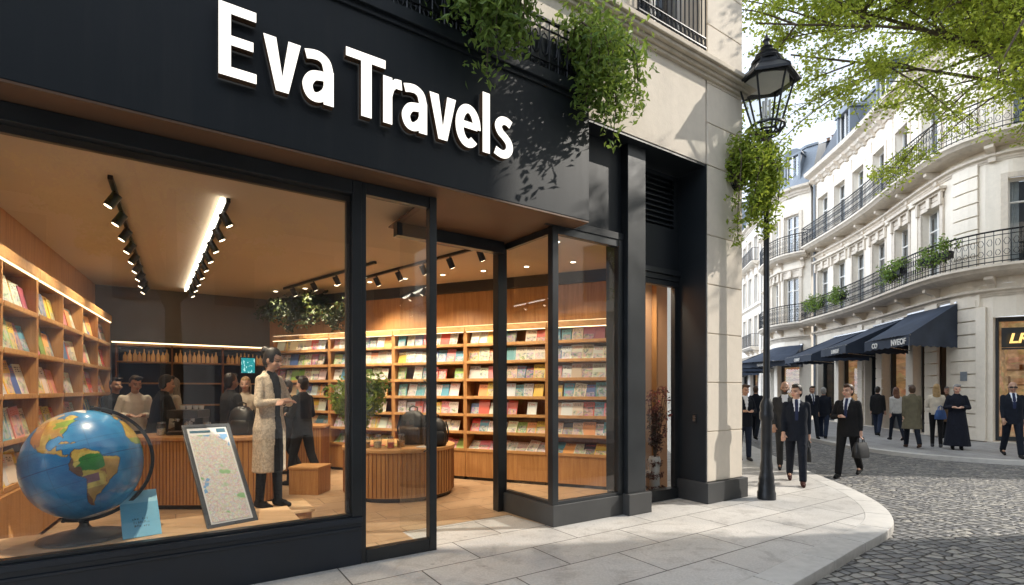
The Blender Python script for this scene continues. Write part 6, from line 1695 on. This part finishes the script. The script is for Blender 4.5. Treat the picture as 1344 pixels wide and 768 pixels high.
    at = body.color_attributes.new('Col', 'FLOAT_COLOR', 'POINT'); at.data.foreach_set('color', col.ravel())
    root = empty('person', loc, label, 'person', rz, group)
    mobj('body', body, M['skin'], root)
    S4 = Matrix.Scale(k, 4) @ Matrix.Translation(shift)
    def cloth(name, mb, mat, it=7, v=vox): return mobj(name, remesh_fast(mb, v, it), mat, root)
    # ---------------- trousers
    if legc:
        t = MB(S4); tb = MB(); hs = .86 if top in ('longcoat', 'suit') else 1.0; tb.loft([(0,0,.80,.15*hs,.105*hs), (0,0,.93,(.172 if not fem else .172)*hs,.122*hs), (0,0,1.04,(.152 if not fem else .125)*hs,.108*hs)], 20); t.add(tb.v, tb.f)
        for (a, kn, an, q) in LG:
            w0, w1, w2 = (.097, .070, .058) if not fem else (.090, .060, .046)
            t.capsule(a, kn, w0, w1); dn = (an - kn).normalized(); t.tube([kn, kn.lerp(an, .5), an + dn*.01], [w1, (w1+w2)/2, w2], 14)
        cloth('trousers', t, CL[legc])
    # ---------------- shoes
    for (a, kn, an, q) in LG:
        t = MB(S4); fd = Vector((0, -math.cos(q*.6), -math.sin(-q)*.45 if q < 0 else 0)).normalized()
        h = an + Vector((0, .028, -.04)); t.capsule(h, an + fd*.10 + Vector((0, 0, -.048)), .044, .040); t.capsule(an + fd*.08 + Vector((0, 0, -.05)), an + fd*.165 + Vector((0, 0, -.058)), .040, .030); t.capsule(an, h, .045, .044)
        m_ = remesh_fast(t, vox*.8, 4); 
        mobj('shoe', m_, CL[shoe], root)
    # ---------------- upper garment
    t = MB(S4); g = 1.0 if not fem else .93
    HEM = {'suit': .76, 'coat': .42, 'sweater': .88, 'robe': .09, 'longcoat': .50}[top]
    ww = width
    rings = {'suit': [(0,0,.76,.190*ww,.130), (0,0,.93,.182*ww,.130), (0,0,1.08,.168*ww,.122), (0,-.006,1.24,.182*ww,.130), (0,0,1.35,.182*ww,.118), (0,.008,1.42,.145*ww,.090), (0,.014,1.475,.080,.070), (0,.016,1.505,.066,.062)],
             'sweater': [(0,0,.88,.172*g,.122), (0,0,.95,.178*g,.126), (0,0,1.08,.16*g,.116), (0,-.006,1.24,.172*g,.124), (0,0,1.36,.176*g,.112), (0,.008,1.43,.14*g,.086), (0,.014,1.48,.068,.062), (0,.016,1.50,.060,.056)],
             'coat': [(0,0,.52,.245,.185), (0,0,.75,.215,.160), (0,0,.95,.195,.140), (0,0,1.10,.18,.128), (0,-.006,1.25,.188,.130), (0,0,1.36,.188,.120), (0,.008,1.43,.15,.092), (0,.014,1.48,.08,.075), (0,.016,1.515,.07,.068)],
             'robe': [(0,0,.06,.30,.25), (0,0,.3,.27,.22), (0,0,.75,.215,.165), (0,0,1.0,.185,.135), (0,-.006,1.22,.188,.135), (0,0,1.36,.192,.122), (0,.008,1.43,.15,.092), (0,.014,1.48,.08,.075), (0,.016,1.51,.07,.068)],
             'longcoat': [(0,.01,.36,.185,.150), (0,.005,.6,.180,.146), (0,0,.85,.185,.140), (0,0,1.02,.150,.116), (0,-.006,1.22,.150,.118), (0,0,1.35,.160,.106), (0,.008,1.43,.128,.08), (0,.014,1.475,.068,.062), (0,.016,1.50,.06,.056)]}[top]
    if sit: rings = [r_ for r_ in rings if r_[2] > .84]
    rings = [(cx, cy, z, rx, ry) for (cx, cy, z, rx, ry) in rings]
    tb = MB(); tb.loft(rings, 24); t.add([up(v) if v[2] > .93 else v for v in tb.v], tb.f)
    for (s, e, w, f, side) in AR:
        u0, u1, u2 = (.059, .051, .041) if not fem else (.054, .046, .036)
        if top in ('coat', 'robe'): u0, u1, u2 = .070, .060, .052
        t.capsule(s + Vector((0, 0, .005)), e, u0, u1); t.tube([e - f*.01, e.lerp(w, .5), w - f*.012], [u1, (u1+u2)/2, u2], 14); t.ball(e, u1, u1, u1)
    me = remesh_fast(t, vox, 5)
    SI = np.array((S4 @ Matrix.Translation(pel) @ spine @ Matrix.Translation(-pel)).inverted())
    nv = len(me.vertices); cv = np.empty(nv*3, np.float32); me.vertices.foreach_get('co', cv); cv = cv.reshape(-1, 3) @ SI[:3, :3].T + SI[:3, 3]
    mats = [CL[topc]]
    mobj('jacket' if top in ('suit', 'coat', 'longcoat') else ('robe' if top == 'robe' else 'sweater'), me, CL[topc], root)
    if top in ('suit', 'longcoat', 'coat') and inner:
        z0 = {'suit': 1.13, 'longcoat': .34, 'coat': 1.2}[top]; wmax = {'suit': .056, 'longcoat': .060, 'coat': .05}[top]
        def patch(name, test, mat, lift):
            bm = bmesh.new(); bm.from_mesh(me); bm.verts.ensure_lookup_table()
            ok = [test(*cv[i]) for i in range(nv)]
            kill = [f_ for f_ in bm.faces if sum(ok[v.index] for v in f_.verts) < 2 or f_.normal.y > -.25]
            bmesh.ops.delete(bm, geom=kill, context='FACES')
            for v in bm.verts: v.co += v.normal * lift
            if bm.faces:
                m2 = bpy.data.meshes.new(name); bm.to_mesh(m2); m2.shade_smooth(); mobj(name, m2, mat, root)
            bm.free()
        arms_y = -.02
        if top == 'longcoat': patch('dress', lambda x, y, z: y < arms_y and z0 < z < 1.5 and abs(x) < .028 + .03*abs(math.sin(z*3)), CL[inner], .004)
        else:
            patch('shirt', lambda x, y, z: y < arms_y and z > z0 and abs(x) < wmax*(z - z0)/(1.50 - z0) + .004, CL[inner], .003)
            if tie: patch('tie', lambda x, y, z: y < arms_y and z > z0 and z < 1.49 and abs(x) < .020, CL['tie'], .007)
    # ---------------- hair
    if not bald or hair != 'short':
        hb = MB(S4); 
        hb.ball(hm((0, .022, .165)), .084, .099, .108, 20, 14, R3=R3)
        if hair == 'long': hb.ball(hm((0, .055, .06)), .085, .06, .16, 16, 10, R3=R3); hb.ball(hm((0, .075, -.08)), .095, .048, .16, 16, 10, R3=R3); hb.ball(hm((.07, .02, .05)), .025, .05, .13, 12, 8, R3=R3); hb.ball(hm((-.07, .02, .05)), .025, .05, .13, 12, 8, R3=R3)
        elif hair == 'bun': hb.ball(hm((0, .118, .205)), .056, .052, .052, 14, 9, R3=R3); hb.ball(hm((.055, .01, .13)), .028, .055, .06, 12, 8, R3=R3); hb.ball(hm((-.055, .01, .13)), .028, .055, .06, 12, 8, R3=R3); hb.ball(hm((0, .05, .11)), .076, .065, .09, 14, 9, R3=R3)
        else: hb.ball(hm((0, .05, .11)), .078, .062, .095, 14, 9, R3=R3); hb.ball(hm((.02, -.055, .235)), .060, .040, .032, 12, 8, R3=R3)
        hmz = remesh_fast(hb, vox*.85, 3)
        bm = bmesh.new(); bm.from_mesh(hmz); kill = []
        for v in bm.verts:
            h = HI[:3, :3] @ np.array(v.co) + HI[:3, 3]; line = .185 + .02*abs(h[0])/.07 if h[1] < -.03 else (.185 - (h[1] + .03)*2.2 if h[1] < .035 else (-.4 if hair == 'long' else .03))
            if abs(h[0]) > .06 and hair == 'long' and h[1] > -.02: line = -.4
            if hair == 'bun' and h[1] > -.045: line = min(line, .10 if h[1] < .02 else .0)
            if h[2] < line: kill.append(v)
        bmesh.ops.delete(bm, geom=kill, context='VERTS'); bm.to_mesh(hmz); bm.free(); hmz.shade_smooth(); mobj('hair', hmz, HAIR[hairc], root)
    if shades:
        g_ = MB(S4 @ HM); g_.box(-.070, .070, -.104, -.088, .112, .142); g_.tube([(-.07, -.09, .132), (-.082, .02, .13)], .004, 5); g_.tube([(.07, -.09, .132), (.082, .02, .13)], .004, 5); obj('sunglasses', g_, M['black_plastic'], root, local=True)
    root['hand'] = 0; del root['hand']
    W = WM[root.name]
    return dict(root=root, wrist=[W @ S4 @ (a[2] + a[3]*.09) for a in AR])
def at_px(px, Y): return (px - 672) / 668 * Y
def P_(px, py, z=0.0):
    Y = (1.65 - z) * 668 / (py - 512); return V(at_px(px, Y), Y, z)

DOWN = (((.09, .16, -1), (.01, -.10, -1)), ((-.09, -.12, -1), (-.01, -.42, -1)))
FOLD = (((.35, -.25, -1), (-.95, -.55, .05)), ((-.35, -.25, -1), (.95, -.60, .12)))
CLASP = (((.30, -.05, -1), (-.62, -.85, .05)), ((-.30, -.05, -1), (.62, -.85, .05)))
NEAR = .0105
face_cam = lambda p, d=0: math.atan2(-p.y, -p.x) + PI/2 + d         # rotation that turns the figure towards the camera
# ---- on the street
p = P_(1045, 634); h1 = person(p, face_cam(p, .05), 'man in navy suit and dark tie striding past the lamp post, head turned aside', 1.76, 'fair', 'suit', 'navy', 'navy', 'ox', 'short', 'dark', ((.40, .10), (-.30, .32)),
    (((.10, .16, -1), (.02, .05, -1)), ((-.14, -.10, -1), (-.02, -.60, -1))), (-.65, .02), NEAR)
p = P_(1113, 626, -.10); h2 = person(p, face_cam(p, -.30), 'grey-haired man in black suit crossing the cobbles with hand at his waist', 1.86, 'fair', 'suit', 'black', 'black', 'shoe', 'short', 'brown', ((-.28, .38), (.34, .10)),
    (((.10, .14, -1), (.02, -.02, -1)), ((-.32, -.10, -1), (.70, -.70, .12))), (-.35, 0), NEAR)
p = P_(1030, 619); person(p, face_cam(p), 'bald bearded man in charcoal suit behind the striding man', 1.78, 'tan', 'suit', 'charcoal', 'charcoal', 'shoe', 'short', 'grey', ((.12, .05), (-.18, .2)), DOWN, (0, 0), .011, beard=True, bald=True, tie=False)
p = P_(977, 604); person(p, face_cam(p, .4), 'person in navy jacket with clasped hands beside the corner pier', 1.74, 'fair', 'suit', 'navy', 'jeans', 'sneaker', 'short', 'brown', ((.05, .02), (-.08, .1)), CLASP, (.25, .2), .012, tie=False)
p = P_(992, 577); person(p, face_cam(p, 2.9), 'person in navy jacket seen from behind just left of the lamp post', 1.78, 'fair', 'suit', 'navy', 'navy', 'shoe', 'short', 'brown', ((.34, .08), (-.28, .3)), DOWN, (0, 0), .014)
p = P_(1066, 575); person(p, face_cam(p, .3), 'distant man in dark blue jacket between the two suited men', 1.78, 'tan', 'suit', 'navy', 'navy', 'shoe', 'short', 'brown', ((.34, .08), (-.28, .3)), DOWN, (0, 0), .014)
p = P_(1081, 576, -.05); person(V(p.x, p.y, -.10), face_cam(p, PI - .1), 'man in navy jacket walking away with a strap across his back', 1.84, 'fair', 'suit', 'navy', 'jeans', 'shoe', 'short', 'grey', ((.36, .08), (-.3, .35)), DOWN, (0, 0), .014, bald=False)
p = P_(1152, 572); person(p, face_cam(p, PI - .2), 'person in short dark jacket and jeans walking away on the far pavement', 1.76, 'fair', 'suit', 'black', 'jeans', 'shoe', 'short', 'dark', ((.30, .08), (-.25, .3)), DOWN, (0, 0), .014, inner=None)
p = P_(1176, 578); person(p, face_cam(p, PI + .4), 'woman with long auburn hair, pale grey top and dark jeans', 1.72, 'fair', 'sweater', 'lightgrey', 'navy', 'shoe', 'long', 'auburn', ((.26, .06), (-.24, .3)), DOWN, (0, 0), .013, True)
p = P_(1197, 588); person(p, face_cam(p, PI + .25), 'person in knee-length olive coat walking on the far pavement', 1.77, 'fair', 'coat', 'olive', 'navy', 'leather', 'short', 'brown', ((.26, .06), (-.24, .3)), DOWN, (0, 0), .012, inner=None)
p = P_(1229, 587); h3 = person(p, face_cam(p, PI + .1), 'person with long blond hair, tan jacket and blue bag under the nearest awning', 1.78, 'fair', 'sweater', 'tan', 'black', 'sneaker', 'long', 'blond', ((.06, .02), (-.06, .08)), CLASP, (0, 0), .012, True)
p = P_(1256, 590); person(p, face_cam(p, .1), 'person in long dark robe with clasped hands facing the street', 1.76, 'fair', 'robe', 'robe', None, 'shoe', 'short', 'grey', ((.04, .02), (-.04, .02)), CLASP, (.1, .1), .012)
p = P_(1329, 600); person(p, face_cam(p, .25), 'man in navy suit and dark glasses beside the gold-lettered door', 1.84, 'tan', 'suit', 'navy', 'navy', 'shoe', 'short', 'grey', ((.30, .06), (-.28, .3)), DOWN, (-.1, 0), .012, shades=True, bald=True)
p = P_(1243, 575); person(p, face_cam(p, -.3), 'person in brown coat partly hidden behind the robed figure', 1.72, 'fair', 'coat', 'brown', 'black', 'shoe', 'short', 'grey', ((.04, .02), (-.04, .02)), DOWN, (0, 0), .014, inner=None)
# bags they carry
def bag(p, rz, label, w=.38, h=.27, t=.12, mat='leather_black', cat='bag', name='handbag'):
    r_ = empty(name, V(p.x, p.y, p.z - h - .12), label, cat, rz); m = M['black_leather'] if mat == 'leather_black' else CL[mat]
    b = MB(); b.loft([(0, 0, 0, w/2*.92, t/2), (0, 0, .02, w/2, t/2*1.05), (0, 0, h*.6, w/2*.95, t/2*.9), (0, 0, h, w/2*.78, t/2*.35)], 24, e=4); obj('body', b, m, r_, local=True, smooth=50)
    for y in (-.02, .02):
        b = MB(); b.tube([(-w*.22, y, h - .02), (-w*.18, y*.6, h + .09), (0, 0, h + .125), (w*.18, y*.6, h + .09), (w*.22, y, h - .02)], .009, 6); obj('handle', b, m, r_, local=True, smooth=60)
bag(h2['wrist'][0], .4, 'black leather bag in the hand of the man on the cobbles', .40, .30, .16)
bag(h1['wrist'][0], 1.1, 'small dark case in the hand of the striding man', .30, .26, .08)
q = h3['root'].location; bag(V(q.x - .10, q.y - .26, 1.20), .3, 'blue shoulder bag of the blond person', .40, .26, .12, 'blue')

# ---- inside the shop
p = F(-.54, 1.60, .301); p = V(-2.80, 5.88, .301)
person(p, face_cam(p, .75), 'woman with dark hair in a bun, long patterned coat, arms folded, standing behind the display', 1.79, 'fair', 'longcoat', 'lace', 'black', 'shoe', 'bun', 'black', ((.05, .02), (-.05, .04)), FOLD, (.25, .28), .010, True, inner='black', width=.93)
def inside(px, Y, rz, label, H, **kw):
    p = V(at_px(px, Y), Y, .004); return person(p, rz, label, H, **kw)
inside(152, 9.1, 1.2, 'dark-haired customer in black jacket by the left bookcase', 1.84, skin='tan', top='sweater', topc='black', legc='black', hair='short', hairc='dark', vox=.014, arms=DOWN)
inside(177, 8.6, .7, 'customer in cream sweater facing the man in black', 1.86, skin='tan', top='sweater', topc='cream', legc='charcoal', hair='short', hairc='dark', vox=.013, arms=CLASP, head=(.3, .2))
inside(206, 8.3, 2.5, 'man in black jacket leaning over beside the service counter', 1.88, skin='fair', top='suit', topc='black', legc='black', hair='short', hairc='black', vox=.013, arms=FOLD, inner=None, lean=.18)
inside(227, 9.2, -.6, 'grey-haired customer in pale jacket near the back bar', 1.84, skin='fair', top='sweater', topc='beige', legc='brown', hair='long', hairc='grey', vox=.014, arms=DOWN)
inside(303, 8.6, 2.6, 'customer in dark coat standing with back turned behind the service counter', 1.90, skin='brown', top='suit', topc='charcoal', legc='black', hair='short', hairc='dark', vox=.013, arms=CLASP, inner=None, width=1.08)
inside(322, 9.3, .3, 'blond customer in tan top beside the turquoise screen', 1.86, skin='pale', top='sweater', topc='tan', legc='brown', hair='long', hairc='blond', vox=.014, arms=DOWN)
inside(376, 9.4, -.9, 'dark-haired customer holding something up to the face near the rear bookcase', 1.80, skin='tan', top='sweater', topc='black', legc='black', hair='short', hairc='dark', vox=.014, arms=(((.3,-.4,-1),(-.3,-.6,.9)), ((-.3,-.3,-1),(.4,-.7,.5))))
inside(397, 8.8, -1.9, 'customer in black seen from the side by the square-edged counter', 1.86, skin='fair', top='sweater', topc='black', legc='black', hair='short', hairc='dark', vox=.013, arms=CLASP)
bpy.data.scenes.remove(TMPS)
# ---------------------------------------------------------------- camera, sun, sky
SUN_AZ = R(7.0)      # direction towards the sun, from +X towards +Y
SUN_EL = R(34.0)
cam = bpy.data.cameras.new('camera'); cam.sensor_width = 36.0; cam.lens = 36.0 * 668 / 1344
cam.shift_y = 128 / 1344; cam.clip_end = 2000; cam.clip_start = 0.05
co = bpy.data.objects.new('camera', cam); COL.objects.link(co)
co.location = (0, 0, 1.65); co.rotation_euler = (R(90), 0, 0)
scene.camera = co

sl = bpy.data.lights.new('sun', 'SUN'); sl.energy = 5.0; sl.angle = R(0.55); sl.color = (1.0, 0.93, 0.83)
so = bpy.data.objects.new('sun', sl); COL.objects.link(so)
sd = Vector((math.cos(SUN_AZ)*math.cos(SUN_EL), math.sin(SUN_AZ)*math.cos(SUN_EL), math.sin(SUN_EL)))
so.rotation_euler = (-sd).to_track_quat('-Z', 'Y').to_euler(); so.location = (20, 5, 30)

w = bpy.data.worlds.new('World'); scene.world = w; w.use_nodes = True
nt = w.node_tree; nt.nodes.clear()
sky = nt.nodes.new('ShaderNodeTexSky'); sky.sky_type = 'NISHITA'; sky.sun_disc = False
sky.sun_elevation = SUN_EL; sky.sun_rotation = PI/2 - SUN_AZ
sky.altitude = 50; sky.air_density = 1.2; sky.dust_density = 4.0; sky.ozone_density = 1.2
bg = nt.nodes.new('ShaderNodeBackground'); bg.inputs['Strength'].default_value = 0.15
ow = nt.nodes.new('ShaderNodeOutputWorld')
# haze over the blue; bright lobe opposite the sun added to light far facades
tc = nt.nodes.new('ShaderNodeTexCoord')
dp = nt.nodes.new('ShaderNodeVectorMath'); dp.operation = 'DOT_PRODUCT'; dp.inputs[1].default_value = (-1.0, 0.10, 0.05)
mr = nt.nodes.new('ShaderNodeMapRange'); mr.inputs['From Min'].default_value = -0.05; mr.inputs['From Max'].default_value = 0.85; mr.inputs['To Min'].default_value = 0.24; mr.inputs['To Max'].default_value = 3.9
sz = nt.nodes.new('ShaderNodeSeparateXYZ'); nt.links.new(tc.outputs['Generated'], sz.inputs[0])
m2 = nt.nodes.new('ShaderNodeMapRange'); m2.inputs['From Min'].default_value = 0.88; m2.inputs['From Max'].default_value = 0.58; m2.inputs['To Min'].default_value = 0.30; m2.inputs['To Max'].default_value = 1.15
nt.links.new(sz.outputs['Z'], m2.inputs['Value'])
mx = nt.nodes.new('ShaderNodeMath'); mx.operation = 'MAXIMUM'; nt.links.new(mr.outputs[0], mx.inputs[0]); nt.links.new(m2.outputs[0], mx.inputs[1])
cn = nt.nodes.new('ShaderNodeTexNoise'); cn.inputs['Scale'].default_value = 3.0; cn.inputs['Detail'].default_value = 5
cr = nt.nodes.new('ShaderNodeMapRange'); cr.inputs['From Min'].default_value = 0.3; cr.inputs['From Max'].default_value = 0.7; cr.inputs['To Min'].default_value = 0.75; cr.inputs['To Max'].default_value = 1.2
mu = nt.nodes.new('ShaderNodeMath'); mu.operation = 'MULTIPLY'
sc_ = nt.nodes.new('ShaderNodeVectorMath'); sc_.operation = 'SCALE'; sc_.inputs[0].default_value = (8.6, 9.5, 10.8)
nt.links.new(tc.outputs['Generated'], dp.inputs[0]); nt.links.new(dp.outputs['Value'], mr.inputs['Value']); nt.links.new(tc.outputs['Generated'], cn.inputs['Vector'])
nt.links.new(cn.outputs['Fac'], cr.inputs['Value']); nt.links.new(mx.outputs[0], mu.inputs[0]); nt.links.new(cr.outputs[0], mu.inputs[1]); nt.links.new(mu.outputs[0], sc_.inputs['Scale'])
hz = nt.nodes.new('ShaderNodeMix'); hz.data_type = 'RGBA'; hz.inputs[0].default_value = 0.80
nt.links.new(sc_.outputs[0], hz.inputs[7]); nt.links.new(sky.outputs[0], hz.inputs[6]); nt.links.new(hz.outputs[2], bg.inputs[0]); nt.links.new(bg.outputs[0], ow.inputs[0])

scene.render.engine = 'CYCLES'
cy = scene.cycles
cy.use_denoising = True
try: cy.denoiser = 'OPENIMAGEDENOISE'
except Exception: pass
cy.max_bounces = 8; cy.diffuse_bounces = 4; cy.glossy_bounces = 4; cy.transmission_bounces = 6; cy.transparent_max_bounces = 16
cy.sample_clamp_indirect = 6.0; cy.caustics_reflective = False; cy.caustics_refractive = False
scene.view_settings.view_transform = 'Standard'; scene.view_settings.look = 'None'
scene.view_settings.exposure = 0.0; scene.view_settings.gamma = 1.0
